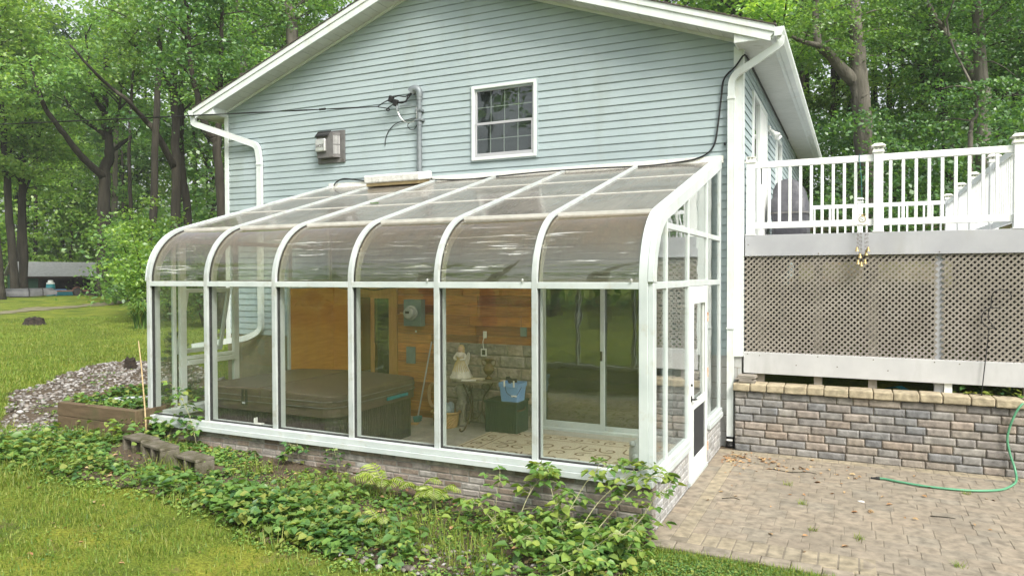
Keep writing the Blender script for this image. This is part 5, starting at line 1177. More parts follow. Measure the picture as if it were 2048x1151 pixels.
for x in (.40, 1.63):
    m = MB(); post(m, x, 9.86, 2.137, 3.055); po = m.build('post', 'vinyl', t, bevel=.005); cap(x, 9.86, 3.07, po)
for a, b in ((.45, 1.58), (1.68, 3.07)):
    m = MB(); m.box(a, b, 9.838, 9.882, ZT0, ZT1); m.build('rail', 'vinyl', t, bevel=.005); m = MB(); m.box(a, b, 9.84, 9.88, ZB0, ZB1); m.build('rail', 'vinyl', t, bevel=.005)
    n = int((b - a) / .13)
    for k in range(n): x = a + (b - a) * (k + .5) / n; m = MB(); m.box(x - .0165, x + .0165, 9.8435, 9.8765, ZB1, ZT0); m.build('baluster', 'vinyl', t)
# covered grill
t = thing('covered_grill', (.66, 6.0, 2.136), 'barbecue under a dark grey fabric cover on the deck by the house', 'grill')
m = MB(); rings = []
for z, hx, hy, ox in ((0, .25, .50, 0), (.30, .245, .49, 0), (.42, .262, .52, 0), (.44, .262, .52, 0), (.62, .255, .50, .0), (.68, .235, .40, -.01), (.80, .215, .36, -.02), (.90, .17, .32, -.03), (.955, .09, .26, -.03)):
    rings.append([(.66 + ox + (x * (1 + .025 * math.sin(7 * i + z * 9))), 6.0 + y, 2.137 + z) for i, (x, y) in enumerate(rrect(-hx, hx, -hy, hy, .10, 4))])
n = len(rings[0]); m.add([p for r_ in rings for p in r_], [tuple(range(n - 1, -1, -1))] + [(i * n + j, i * n + (j + 1) % n, (i + 1) * n + (j + 1) % n, (i + 1) * n + j) for i in range(len(rings) - 1) for j in range(n)] + [tuple(range((len(rings) - 1) * n, len(rings) * n))])
m.build('fabric_cover', 'grillcover', t, smooth=True)
for y in (5.56, 6.44): m = MB(); m.lathe([(.05, -.02), (.06, -.01), (.06, .01), (.05, .02)], (.93, y, 2.2), 12, Matrix.Rotation(R(90), 3, 'Y')); m.build('wheel', 'black', t)
m = MB(); m.sweep([(x, y, 2.137 + .43) for x, y in [(.66 + a, 6.0 + b) for a, b in rrect(-.268, .268, -.526, .526, .10, 4)]] + [(.66 + .268, 6.0 + .426, 2.567)], [(-.004, -.012), (.004, -.012), (.004, .012), (-.004, .012)], caps=False); m.build('cover_band', 'ventgrey', t)
# ------------------------------------------------------------------ retaining wall
t = thing('retaining_wall', (2.5, 3.3, -.5), 'low retaining wall of tumbled grey and tan blocks under tan capstones', 'wall')
m = MB(); block_courses(m, .232, 9.0, -.50,   .240, .0925, (.16, .33), 3.20, 3.36, .004, .007); m.build('wall_blocks', 'retainblock', t, bevel=.008, seg=2)
m = MB(); m.box(.236, 9.0, 3.222, 3.40, -.56, .236); m.build('wall_joint', 'jointdark', t)
x = .215
while x < 6.5:
    w = random.choice((.185, .20, .22, .25, .26)); m = MB(); a = random.uniform(-.006, .006)
    m.obox((x + w / 2, 3.315 + a, .288 + random.uniform(-.003, .003)), (w - .007, .30, .088), Matrix.Rotation(random.uniform(-.015, .015), 3, 'Z') @ Matrix.Rotation(random.uniform(-.012, .012), 3, 'Y'))
    m.build('capstone', 'capstone', t, bevel=.012, seg=2); x += w
# stack of thin tiles at its end
for k in range(5):
    m = MB(); m.obox((.355 + random.uniform(-.02, .02) + (.02 if k == 4 else 0), 3.30 + random.uniform(-.01, .01), .342 + .019 * k), (.20, .16, .016), Matrix.Rotation(random.uniform(-.12, .12), 3, 'Z'))
    lab = {0: 'bottom tile of the little tile stack on the left end of the capstones', 4: 'topmost tile of the little stack, slid to the right'}.get(k, 'thin grey-tan tile in the middle of the stack beside the downspout')
    tag(m.build('wall_tile', 'deckwood', None, bevel=.002, seg=1), lab, 'tile', 'tiles stacked on the capstones')
# hose
m = MB(); hp = spline([(4.2, 3.75, .30), (3.6, 3.5, .36), (3.28, 3.32, .352), (3.14, 3.17, .30), (3.06, 3.145, .16), (3.01, 3.165, -.05), (3.03, 3.165, -.22), (3.07, 3.12, -.38), (3.06, 2.98, -.462), (2.98, 2.76, -.472), (2.85, 2.55, -.472), (2.63, 2.42, -.472), (2.42, 2.38, -.472), (2.2, 2.385, -.472), (2.0, 2.44, -.472), (1.86, 2.50, -.472), (1.79, 2.505, -.472)], 6)
t = thing('garden_hose', (2.4, 2.5, -.487), 'green garden hose hanging over the retaining wall and lying on the pavers', 'hose')
m.tube(hp, .0115, 9); m.build('tubing', 'hose', t, smooth=True)
m = MB(); m.lathe([(.016, 0), (.018, .01), (.018, .035), (.012, .04), (.010, .07), (.013, .072), (.013, .085)], (1.80, 2.505, -.472), 10, Matrix.Rotation(R(-95), 3, 'Y')); m.build('end_fitting', 'black', t)
# wind chime with a little clock, hung over the rail
CX, CYc = 1.625, 3.345
t = thing('wind_chime', (CX, CYc, 2.2), 'wind chime of brass bells under a small round clock face, hung on the deck rail', 'wind chime')
m = MB(); m.sweep([(CX - .03, YR + .026, 2.98), (CX - .03, YR + .026, 3.038), (CX - .03, YR - .026, 3.040), (CX - .028, YR - .03, 2.96), (CX - .01, 3.37, 2.75), (CX, CYc, 2.36)], [(-.012, -.0015), (.012, -.0015), (.012, .0015), (-.012, .0015)], up=(1, 0, 0.01)); m.build('strap', 'teal', t)
rx = Matrix.Rotation(R(90), 3, 'X')
m = MB(); m.lathe([(.0, -.008), (.038, -.008), (.040, 0), (.040, .010), (.035, .012), (.034, .008), (.0, .008)], (CX, CYc, 2.285), 24, rx); cf = m.build('clock_case', 'brass', t); sm_auto(cf, 30)
m = MB(); m.lathe([(.0, 0), (.033, 0), (.033, .001)], (CX, CYc - .0085, 2.285), 24, rx); m.build('clock_face', 'whiteplastic', cf)
m = MB()
for k in range(12): a = 2 * PI * k / 12; m.obox((CX + .027 * math.sin(a), CYc - .0105, 2.285 + .027 * math.cos(a)), (.003, .001, .007), Matrix.Rotation(a, 3, 'Y'))
m.obox((CX - .009, CYc - .0112, 2.287), (.020, .001, .003), Matrix.Rotation(R(5), 3, 'Y')); m.obox((CX + .004, CYc - .0112, 2.278), (.003, .001, .014), Matrix.Rotation(R(-25), 3, 'Y')); m.build('clock_mark', 'black', cf)
m = MB(); m.tube(spline([(CX - .04, CYc, 2.325), (CX - .01, CYc, 2.345), (CX, CYc, 2.325), (CX + .012, CYc, 2.345), (CX + .045, CYc, 2.335)], 3), .0035, 5); m.ball((CX, CYc, 2.33), (.01, .006, .016), 8, 5); m.build('bow', 'brass', t)
m = MB(); m.obox((CX, CYc, 2.222), (.11, .004, .004)); m.build('cross_bar', 'brass', t)
for bx, bz in ((1.573, 1.946), (1.604, 1.871), (1.686, 1.946), (1.668, 1.90), (1.584, 1.800), (1.617, 1.775), (1.655, 1.805)):
    bx = CX + (bx - 1.625) * 1.02; by = CYc + random.uniform(-.02, .02)
    m = MB(); m.lathe([(.024, -.03), (.020, -.022), (.0145, -.005), (.012, .012), (.007, .020), (.002, .022)], (bx, by, bz), 12); b = m.build('bell', 'brass', t); sm_auto(b, 40)
    m = MB(); L = 2.222 - bz - .02
    for k in range(int(L / .045)): m.ball((bx + random.uniform(-.003, .003), by, bz + .03 + .045 * k), (.004, .004, .008), 5, 4)
    m.tube([(bx, by, bz + .02), (CX + (bx - CX) * .8, CYc, 2.222)], .0012, 4); m.build('chain', 'ironbrown', b)
# shepherd hook
def hk(x, y): px = 1450 + x / 2.5017; py2 = 260 + y / 2.5022; return (.323 + (px - 1490) * .00511, 3.355, 2.112 - (py2 - 461) * .00534)
m = MB(); m.tube([(2.80, 3.35, .33), hk(1330, 1150), hk(1338, 1070), hk(1345, 990)], .005, 6)
m.tube(spline([hk(1370, 990), hk(1352, 965), hk(1340, 935), hk(1345, 900), hk(1352, 880), hk(1355, 830), hk(1370, 805), hk(1400, 797), hk(1432, 810), hk(1441, 835), hk(1422, 850)], 4), .005, 6)
m.tube(spline([hk(1392, 890), hk(1350, 890), hk(1318, 915), hk(1310, 945), hk(1320, 972), hk(1345, 992), hk(1370, 990)], 4), .005, 6)
tag(m.build('shepherd_hook', 'cable'), 'thin black curled plant hook standing in front of the lattice at its right end', 'plant hook')
# things under the deck
m = MB(); m.sweep([(1.93, 3.75, .30), (2.02, 3.62, .345), (2.12, 3.60, .30)], [(-.06, -.004), (.06, -.004), (.06, .004), (-.06, .004)]); tag(m.build('tarp_scrap', 'teal'), 'scrap of teal tarp showing in the gap under the deck skirt', 'tarp')
# ------------------------------------------------------------------ yard things
def cinder(loc, rz, label):
    t = thing('concrete_block', loc, label, 'concrete block', 'hollow concrete blocks by the brick wall', R(rz))
    mb = MB(); L, W, h = .215, .10, .10
    for z0, z1 in ((0, .032), (.168, .2)): mb.box(-L, L, -W, W, z0, z1)
    for x0, x1 in ((-L, -L + .035), (-.018, .018), (L - .035, L)): mb.box(x0, x1, -W, W, .0322, .1678)
    o = mb.build('block_body', 'cinder', t, bevel=.006, seg=1)
    mb = MB(); mb.box(-L + .036, -.019, .02, .03, .033, .167); mb.box(.019, L - .036, .02, .03, .033, .167); mb.build('core_shadow_wall', 'cinder', t); return t
cinder((-5.485, -.56, -.30), -11.5, 'left hollow concrete block with a clean pale top beside the timber bed')
cinder((-5.03, -.675, -.315), -13.8, 'middle hollow concrete block with a mossy top against the pale one')
cinder((-4.43, -.77, -.345), -11, 'right hollow concrete block lying apart among the weeds below the sill')
t = thing('timber_bed', (-7.0, .4, -.25), 'raised garden bed of two stacked weathered timbers at the left end of the sunroom', 'raised bed')
def beam(mb, a, b, z0, z1, w=.10):
    a, b = Vector((*a, 0)), Vector((*b, 0)); d = (b - a); L = d.length; rot = Matrix.Rotation(math.atan2(d.y, d.x), 3, 'Z'); c = (a + b) / 2
    mb.obox((c.x, c.y, (z0 + z1) / 2), (L, w, z1 - z0), rot)
A, B, C_, D_ = (-7.45, -.19), (-5.99, -.20), (-7.86, 1.25), (-6.22, 1.28)
for z0, z1 in ((-.30, -.088), (-.085, .08)):
    for nm, a, b in (('front', A, B), ('left', (-7.43, -.135), C_), ('right', (-6.04, -.145), D_), ('back', (-7.8, 1.25), (-6.28, 1.28))):
        m = MB(); beam(m, a, b, z0, z1); m.build('timber', 'timber', t, bevel=.008)
m = MB(); m.prism([(-7.4, -.14), (-6.05, -.15), (-6.26, 1.22), (-7.78, 1.2)], 'z', -.3, .0); m.build('bed_soil', 'soil', t)
m = MB(); m.tube([(-7.34, .10, .045), (-6.55, .62, .06)], .038, 12); tag(m.build('plastic_pipe', 'pipegrey', None, smooth=False), 'grey plastic pipe lying among the weeds in the timber bed', 'pipe')
m = MB(); m.tube([(-5.92, -.16, -.25), (-5.95, -.155, .1), (-6.01, -.15, .6), (-6.055, -.15, .89)], .0095, 7, .006); tag(m.build('bamboo_stake', 'bamboo'), 'thin bamboo stake leaning up at the left front corner of the sunroom', 'stake')
def stump(x, y, w, h, label, seed):
    random.seed(seed); mb = MB(); n = 18; prof = [(1.25, -.05), (1.05, .15), (.92, .5), (.85, .85), (.5, 1.0), (.1, .82)]; vs = []
    for i, (r_, z) in enumerate(prof):
        for j in range(n):
            a = 2 * PI * j / n; k = 1 + .22 * mnoise.noise(Vector((math.cos(a) * 1.7, math.sin(a) * 1.7, seed + i * .15))) + .08 * math.sin(5 * a)
            vs.append((x + r_ * w * k * math.cos(a), y + r_ * w * k * math.sin(a), gz(x, y) + h * z * (1 + .35 * mnoise.noise(Vector((math.cos(a) * 2, math.sin(a) * 2, seed + 5))))))
    mb.add(vs, [(i * n + j, i * n + (j + 1) % n, (i + 1) * n + (j + 1) % n, (i + 1) * n + j) for i in range(len(prof) - 1) for j in range(n)] + [tuple(range((len(prof) - 1) * n, len(prof) * n))])
    return tag(mb.build('tree_stump', 'stumpdark', None), label, 'stump')
stump(-25.0, 9.95, .34, .26, 'low dark rotten stump alone out on the lawn', 4)
stump(-11.45, 3.72, .11, .24, 'small black ragged stump at the edge of the white stones', 9)
random.seed(21)
# ------------------------------------------------------------------ far left: shed, boat, trailer, barrel, cottage
AZ = 1.008
x, y, a = polar(124, 63)
zs = gz(x, y) - .05
t = thing('open_shed', (x, y, zs), 'low open-fronted shed with a grey shingle roof at the wood edge', 'shed', None, a + .22)
m = MB(); m.prism([(-.7, 1.30), (1.55, 2.38), (1.55, 2.46), (-.72, 1.38)], 'x', -3.0, 3.0); m.prism([(1.55, 2.38), (3.6, 1.4), (3.6, 1.48), (1.55, 2.46)], 'x', -3.0, 3.0); m.build('roof', 'shedroof', t)
m = MB(); m.box(-2.8, 2.8, 3.3, 3.4, 0, 1.5); m.box(2.7, 2.8, -.35, 3.3, 0, 1.45); m.build('wall', 'sheddark', t)
m = MB(); m.box(-2.8, -1.6, -.42, -.34, 0, 1.36); m.box(-2.8, -2.7, -.33, 3.3, 0, 1.5); m.build('painted_wall', 'shedgreen', t)
for xx in (-1.56, .75, 2.62): m = MB(); m.box(xx, xx + .1, -.42, -.32, 0, 1.34); m.build('post', 'sheddark', t)
m = MB(); m.prism([(-.72, 1.26), (1.55, 2.35), (1.55, 2.44), (-.72, 1.36)], 'x', -3.05, -3.0); m.build('bargeboard', 'bamboo', t)
m = MB(); m.box(-3.0, 3.0, -.74, -.72, 1.24, 1.36); m.build('fascia', 'sheddark', t)
x, y, a = polar(46, 50); z = gz(x, y) - .03
t = thing('upturned_boat', (x, y, z), 'grey aluminium rowing boat lying upside down before the shed', 'boat', None, a + .1)
m = MB(); n = 11; secs = []
for i in range(15):
    u = i / 14; xx = -1.6 + 3.2 * u; w = .62 * (1 - abs(2 * u - .9) ** 2.6) if u < .95 else .50; w = max(w, .03) if u < .5 else max(w, .38); h = .44 * (1 - .18 * (2 * u - 1) ** 2) * (.62 if u > .93 else 1)
    secs.append([(xx, w * math.sin(PI * (j / (n - 1) - .5)) * (1 if 0 < j < n - 1 else 1), .06 + .10 * (2 * u - 1) ** 2 + h * (math.cos(PI * (j / (n - 1) - .5)) ** .55)) for j in range(n)])
m.add([p for s_ in secs for p in s_], [(i * n + j, (i + 1) * n + j, (i + 1) * n + j + 1, i * n + j + 1) for i in range(14) for j in range(n - 1)] + [tuple(range(n)), tuple(range(14 * n + n - 1, 14 * n - 1, -1))]); b = m.build('hull', 'boathull', t); sm_auto(b, 40)
m = MB()
for u in (.62, .80):
    k = int(u * 14); m.tube([Vector(p) + Vector((0, 0, .012)) for p in secs[k]], .035, 6)
m.build('hull_rib', 'black', t)
m = MB(); m.tube([secs[i][5] for i in range(15)], .02, 5); m.build('keel', 'boathull', t)
x, y, a = polar(138, 54); z = gz(x, y)
t = thing('boat_trailer', (x, y, z), 'rusty red boat trailer parked in front of the open shed', 'trailer', None, a + .05)
m = MB(); m.box(-1.3, 1.1, -.35, -.28, .30, .38); m.box(-1.3, 1.1, .28, .35, .30, .38); m.box(1.03, 1.1, -.279, .279, .30, .38); m.box(-.6, -.53, -.279, .279, .30, .38); m.tube([(-1.25, -.3, .34), (-2.0, 0, .30)], .04, 6); m.tube([(-1.25, .3, .34), (-2.0, 0, .30)], .04, 6); m.build('frame', 'trailer', t)
for yy in (-.5, .5):
    m = MB(); m.lathe([(.10, -.07), (.22, -.07), (.25, -.04), (.25, .04), (.22, .07), (.10, .07)], (.45, yy, .25), 18, Matrix.Rotation(R(90), 3, 'X')); w = m.build('wheel', 'black', t); m = MB(); m.lathe([(.02, -.05), (.12, -.072), (.12, .072), (.02, .05)], (.45, yy, .25), 12, Matrix.Rotation(R(90), 3, 'X')); m.build('rim', 'trailer', w)
    m = MB(); m.sweep([(.45 + .32 * math.cos(q_), yy, .25 + .32 * math.sin(q_)) for q_ in np.linspace(.2, PI - .2, 9)], [(-.01, -.09), (.01, -.09), (.01, .09), (-.01, .09)], up=(0, 1, 0)); m.build('mudguard', 'trailer', t)
x, y, a = polar(101, 57); z = gz(x, y)
t = thing('blue_barrel', (x, y, z), 'teal plastic barrel with a white lid beside the boat', 'barrel')
m = MB(); m.lathe([(.24, 0), (.27, .05), (.27, .28), (.285, .30), (.27, .32), (.27, .55), (.285, .57), (.27, .59), (.25, .80)], (x, y, z), 18); sm_auto(m.build('barrel_body', 'teal', t), 40)
m = MB(); m.lathe([(.25, .801), (.25, .88), (.16, .93), (.15, 1.05), (.1, 1.06)], (x, y, z), 16); m.build('lid', 'whiteplastic', t)
for px2, w_, h_, lab, mt in ((117, .45, .42, 'small blue plastic tote left of the other tote in the shed', 'bucketblue'), (129, .6, .38, 'wide teal plastic tote in the middle of the shed opening', 'teal')):
    x, y, a = polar(px2, 60); z = gz(x, y); t = thing('storage_tote', (x, y, z), lab, 'tote', 'plastic totes in the shed', a)
    m = MB(); m.add([(-w_ * .8, -.2, 0), (w_ * .8, -.2, 0), (w_ * .8, .2, 0), (-w_ * .8, .2, 0), (-w_, -.25, h_), (w_, -.25, h_), (w_, .25, h_), (-w_, .25, h_)], [(0, 3, 2, 1), (4, 5, 6, 7), (0, 1, 5, 4), (1, 2, 6, 5), (2, 3, 7, 6), (3, 0, 4, 7)]); m.build('tote_body', mt, t, bevel=.02)
    m = MB(); m.box(-w_ - .03, w_ + .03, -.28, .28, h_ + .001, h_ + .05); m.build('lid', mt, t, bevel=.012)
x, y, a = polar(18, 88); z = gz(x, y)
t = thing('white_cottage', (x, y, z), 'small white building with a tan roof glimpsed far left between the trunks', 'building', None, a + .3)
m = MB(); m.box(-5, 1.7, 0, 5, 0, 2.4); m.prism([(0, 2.4), (5, 2.4), (2.5, 3.4)], 'x', -5, 1.7); m.build('wall', 'trim', t)
m = MB(); m.prism([(-.4, 2.25), (2.5, 3.42), (2.5, 3.54), (-.4, 2.37)], 'x', -5.2, 2.0); m.prism([(2.5, 3.42), (5.4, 2.25), (5.4, 2.37), (2.5, 3.54)], 'x', -5.2, 2.0); m.build('roof', 'bamboo', t)
m = MB(); m.box(-.9, .1, -.03, -.001, .9, 1.9); m.build('window', 'screen', t)
# ------------------------------------------------------------------ trees
def leaf_cluster(rng, C, rad, n, size):
    """n leaves in each flattened clump; C (k,3), rad (k,3)"""
    C = np.asarray(C); k = len(C); rad = np.broadcast_to(np.asarray(rad, float), (k, 3))
    q = rng.normal(size=(k, n, 3)) * .48
    P = C[:, None, :] + q * rad[:, None, :]
    P[:, :, 2] -= .18 * (q[:, :, 0] ** 2 + q[:, :, 1] ** 2) * rad[:, None, 0]
    return P.reshape(-1, 3), size * rng.uniform(.6, 1.25, k * n)
def grow(rng, polys, leaf_from, twigs, tw_len, crad, nleaf, lsize, ext=5.0, flat=.32, up=.25):
    """trunk tubes and leaf clumps for a tree given its main limbs"""
    mb = MB(); cl = []
    for pi, (pts, (r0, r1)) in enumerate(polys):
        pts = [Vector(p) for p in pts]
        if ext and pi == 0:
            d = (pts[-1] - pts[-2]).normalized(); pts.append(pts[-1] + d * ext * .5 + Vector((rng.normal() * .4, rng.normal() * .4, 0))); pts.append(pts[-1] + Vector((rng.normal() * .5, rng.normal() * .5, ext * .5)))
        sp = spline(pts, 5); sp = [p + Vector((rng.normal(), rng.normal(), 0)) * .012 * (1 if pi else 1.5) for p in sp]
        if pi == 0:
            sp[0] = sp[0] - Vector((0, 0, .6)); L = len(sp); vs_r = [r0 * (1.35 if i == 0 else 1.0) + (r1 - r0) * i / (L - 1) for i in range(L)]
        k0 = len(mb.v); mb.tube(sp, r0, 12 if r0 > .12 else 6, r1 * (.4 if pi == 0 and ext else 1))
        if r0 > .12:            # swellings and burrs
            ns_ = 12
            for vi in range(k0, len(mb.v)):
                q_ = Vector(mb.v[vi]); c_ = sp[min(len(sp) - 1, (vi - k0) // ns_)]; mb.v[vi] = tuple(c_ + (q_ - c_) * (1 + .22 * mnoise.noise(q_ * 2.3) + (.35 if (vi - k0) // ns_ == 0 else 0)))
        tot = sum((sp[i + 1] - sp[i]).length for i in range(len(sp) - 1))
        z0 = pts[0].z
        nt = max(2, int(tot * twigs))
        for _ in range(nt):
            f = rng.uniform(.12 if pi else .02, 1.0); i = min(len(sp) - 2, int(f * (len(sp) - 1))); p = sp[i].lerp(sp[i + 1], rng.uniform())
            if p.z < leaf_from: continue
            a = rng.uniform(0, 2 * PI); L = tw_len * rng.uniform(.45, 1.15); d = Vector((math.cos(a), math.sin(a), up + rng.uniform(-.25, .45))); e = p + d * L; mid = p.lerp(e, .5) + Vector((0, 0, .12 * L))
            mb.tube(spline([p, mid, e], 3), .012 + .012 * L, 4, .006)
            for g in (.45, .75, 1.0): cl.append((p.lerp(e, g) + Vector((rng.normal() * .2, rng.normal() * .2, .1 + rng.normal() * .12)), crad * rng.uniform(.6, 1.15)))
        cl.append((sp[-1], crad))
    C = np.array([tuple(c) for c, _ in cl]); rr = np.array([(r_, r_, r_ * flat) for _, r_ in cl])
    P, S_ = leaf_cluster(rng, C, rr, nleaf, lsize)
    return mb, P, S_
def tree(name, label, polys, mat, bark, seed, leaf_from, twigs=1.6, tw=2.6, crad=1.1, nleaf=70, lsize=.24, group=None, ext=5.0, flat=.32, catg='tree', up=.25):
    rng = np.random.default_rng(seed); b = polys[0][0][0]
    t = thing(name, b, label, catg, group)
    mb, P, S_ = grow(rng, polys, leaf_from, twigs * 1.15, tw, crad, int(nleaf * .9), lsize, ext, flat, up)
    tr = mb.build('trunk', bark, t); tr.data.shade_smooth()
    V, F = leaves(P, S_, rng, up=.25, asp=.62); np_mesh('crown', V, F, mat, t); return t
H1 = [([(-39.52, 22.63, 0.44), (-39.46, 22.72, 4.73), (-39.41, 22.79, 7.93), (-39.27, 22.99, 8.91), (-39.29, 22.96, 10.12), (-39.39, 22.82, 10.79), (-39.34, 22.88, 13.24), (-39.28, 22.98, 16.5)], (0.40, 0.10)),
([(-39.41, 22.75, 7.6), (-39.2, 21.32, 8.52), (-38.84, 20.04, 9.58), (-38.46, 18.77, 10.74), (-38.24, 18.17, 11.7), (-37.97, 17.64, 13.1)], (0.23, 0.05)),
([(-39.36, 22.85, 10.0), (-39.5, 22.66, 10.29), (-40.85, 22.45, 11.13), (-42.14, 22.31, 12.27), (-43.32, 22.31, 14.12)], (0.17, 0.04)),
([(-39.41, 22.78, 11.6), (-38.92, 21.73, 12.39), (-39.01, 21.6, 13.94), (-38.28, 20.9, 15.72)], (0.16, 0.04)),
([(-39.25, 23.02, 9.1), (-39.94, 24.63, 10.18), (-40.68, 26.14, 11.08), (-40.92, 27.46, 12.27)], (0.14, 0.04)),
([(-39.29, 22.96, 10.12), (-38.19, 22.78, 11.21), (-37.27, 22.35, 12.34), (-37.13, 22.54, 14.88)], (0.12, 0.03))]
tree('oak_tree', 'big dark oak with forked spreading limbs at the right end of the shed', H1, 'leaf_oak', 'bark', 1, 10.4, 1.5, 2.6, 1.25, 60, .26, up=.3)
tree('maple_tree', 'leaning slim maple in front of the left end of the shed', [([(-43.58, 19.94, 0.53), (-43.7, 19.72, 5.69), (-43.75, 19.64, 8.07), (-43.84, 19.49, 10.99), (-43.86, 19.45, 14.93)], (0.24, 0.09)), ([(-43.74, 19.66, 7.6), (-44.46, 20.41, 10.18), (-44.32, 20.66, 13.23), (-43.31, 20.41, 16.31)], (0.11, 0.03))], 'leaf_light', 'bark', 2, 7.0, 2.3, 2.9, 1.3, 70, .26)
tree('maple_tree', 'straight slim maple touching the left end of the shed roof', [([(-44.25, 20.79, 0.44), (-44.24, 20.8, 5.8), (-44.25, 20.78, 7.71), (-44.22, 20.83, 8.41), (-44.17, 20.92, 10.85), (-44.2, 20.87, 14.78)], (0.25, 0.08)), ([(-44.22, 20.83, 6.29), (-44.83, 21.77, 8.27), (-44.68, 22.01, 9.54), (-44.46, 22.37, 12.09)], (0.08, 0.03))], 'leaf_light', 'bark', 3, 6.6, 2.0, 2.8, 1.2, 66, .26)
tree('maple_tree', 'dark trunk cut by the left edge of the photo beside the boat', [([(-40.42, 17.39, 0.57), (-40.48, 17.3, 2.53), (-40.52, 17.22, 5.78), (-40.55, 17.16, 11.16)], (0.24, 0.10))], 'leaf_light', 'bark', 4, 9.6, 2.0, 2.6, 1.2, 60, .25)
tree('oak_tree', 'paler straight trunk close behind the big forked oak', [([(-45.7, 27.75, 0.23), (-45.64, 27.83, 6.3), (-45.62, 27.87, 7.71), (-45.49, 28.05, 14.05), (-45.36, 28.22, 18.99)], (0.26, 0.09))], 'leaf_oak', 'barkgrey', 5, 7, 1.6, 3, 1.4, 60, .3)
tree('oak_tree', 'tall oak with a long limb sloping up left, behind the house eave', [([(-27.82, 18.22, 0.49), (-27.81, 18.24, 5.25), (-27.78, 18.28, 7.85), (-27.83, 18.22, 10.88), (-27.83, 18.21, 14.77), (-27.84, 18.2, 17.59)], (0.25, 0.09)), ([(-27.81, 18.24, 6.8), (-27.55, 16.96, 8.31), (-27.75, 16.71, 8.67), (-27.44, 15.46, 9.41), (-27.79, 14.97, 9.86), (-27.39, 13.8, 10.36), (-27.79, 13.2, 11.2)], (0.15, 0.04)), ([(-27.79, 18.26, 10.3), (-27.4, 17.15, 11.13), (-27.78, 16.67, 11.73), (-27.4, 15.52, 12.02)], (0.13, 0.03))], 'leaf_oak', 'bark', 6, 11.6, 2.0, 2.2, 1.0, 75, .20, up=.35)
tree('oak_tree', 'slender dark trunk just right of the long-limbed oak', [([(-28.9, 20.05, 0.41), (-29.02, 19.91, 5.23), (-29.18, 19.72, 7.99), (-29.09, 19.83, 12.52), (-28.97, 19.97, 17.06)], (0.23, 0.08))], 'leaf_dark', 'bark', 7, 6.4, 2.2, 2.5, 1.1, 70, .21)
tree('crooked_tree', 'dark crooked forked trunk hard against the left house corner', [([(-17.61, 11.69, 0.3), (-17.62, 11.68, 3.85), (-17.7, 11.59, 5.85), (-17.79, 11.49, 6.25), (-17.92, 11.34, 6.57), (-18.09, 11.16, 7.45), (-18.23, 10.99, 8.74), (-18.31, 10.89, 10.68)], (0.17, 0.07)), ([(-17.7, 11.59, 5.75), (-17.65, 11.64, 6.85), (-17.61, 11.69, 8.85), (-17.54, 11.77, 11.52)], (0.12, 0.05))], 'leaf_dark', 'bark', 8, 7.6, 2.6, 1.6, .8, 90, .15, ext=3)
for i, (lab, P_, mt) in enumerate([('thin trunk seen above the middle of the shed roof', ([(-56.2, 31.5, 0.2), (-56.2, 31.5, 4.95), (-56.0, 31.5, 9.8), (-56.2, 31.5, 15.6)], (0.15, 0.05)), 'leaf_light'), ('thin trunk seen above the right end of the shed roof', ([(-54.6, 33.1, 0.2), (-54.6, 33.1, 3.38), (-54.4, 33.2, 8.39), (-54.5, 33.1, 15.0)], (0.16, 0.05)), 'leaf_wood'),
        ('thin trunk rising out of the leafy shrubs right of the big oak', ([(-35.53, 21.33, 0.1), (-35.4, 21.51, 5.09), (-35.43, 21.47, 8.74), (-35.29, 21.66, 12.98)], (0.13, 0.05)), 'leaf_light')]):
    tree('young_maple', lab, [P_], mt, 'bark', 30 + i, (7.0, 7.0, 11.5)[i], 2.2, 2.2, 1.2, 60, .25)
for i, (lab, P_, r_) in enumerate([('trunk showing above the lower end of the left rake', [(-23.17, 17.46, 0.3), (-22.86, 17.79, 10.29), (-22.96, 17.68, 12.46), (-23.08, 17.55, 15.06)], (.22, .09)), ('thick grey trunk showing above the middle of the left rake', [(-21.52, 19.09, 0.3), (-21.38, 19.22, 11.8), (-21.57, 19.05, 14.01), (-21.74, 18.89, 16.65)], (.32, .14)), ('slim trunk standing clear left of the house between the oaks', [(-26.93, 16.13, 0.2), (-26.77, 16.34, 7.28), (-26.64, 16.5, 11.31), (-26.6, 16.56, 14.88)], (.18, .07))]):
    tree('tall_oak', lab, [(P_, r_)], 'leaf_oak', 'bark' if i == 2 else 'barkgrey', 40 + i, (8.5, 8.5, 12)[i], 2.4, 2.6, 1.15, 75, .20)
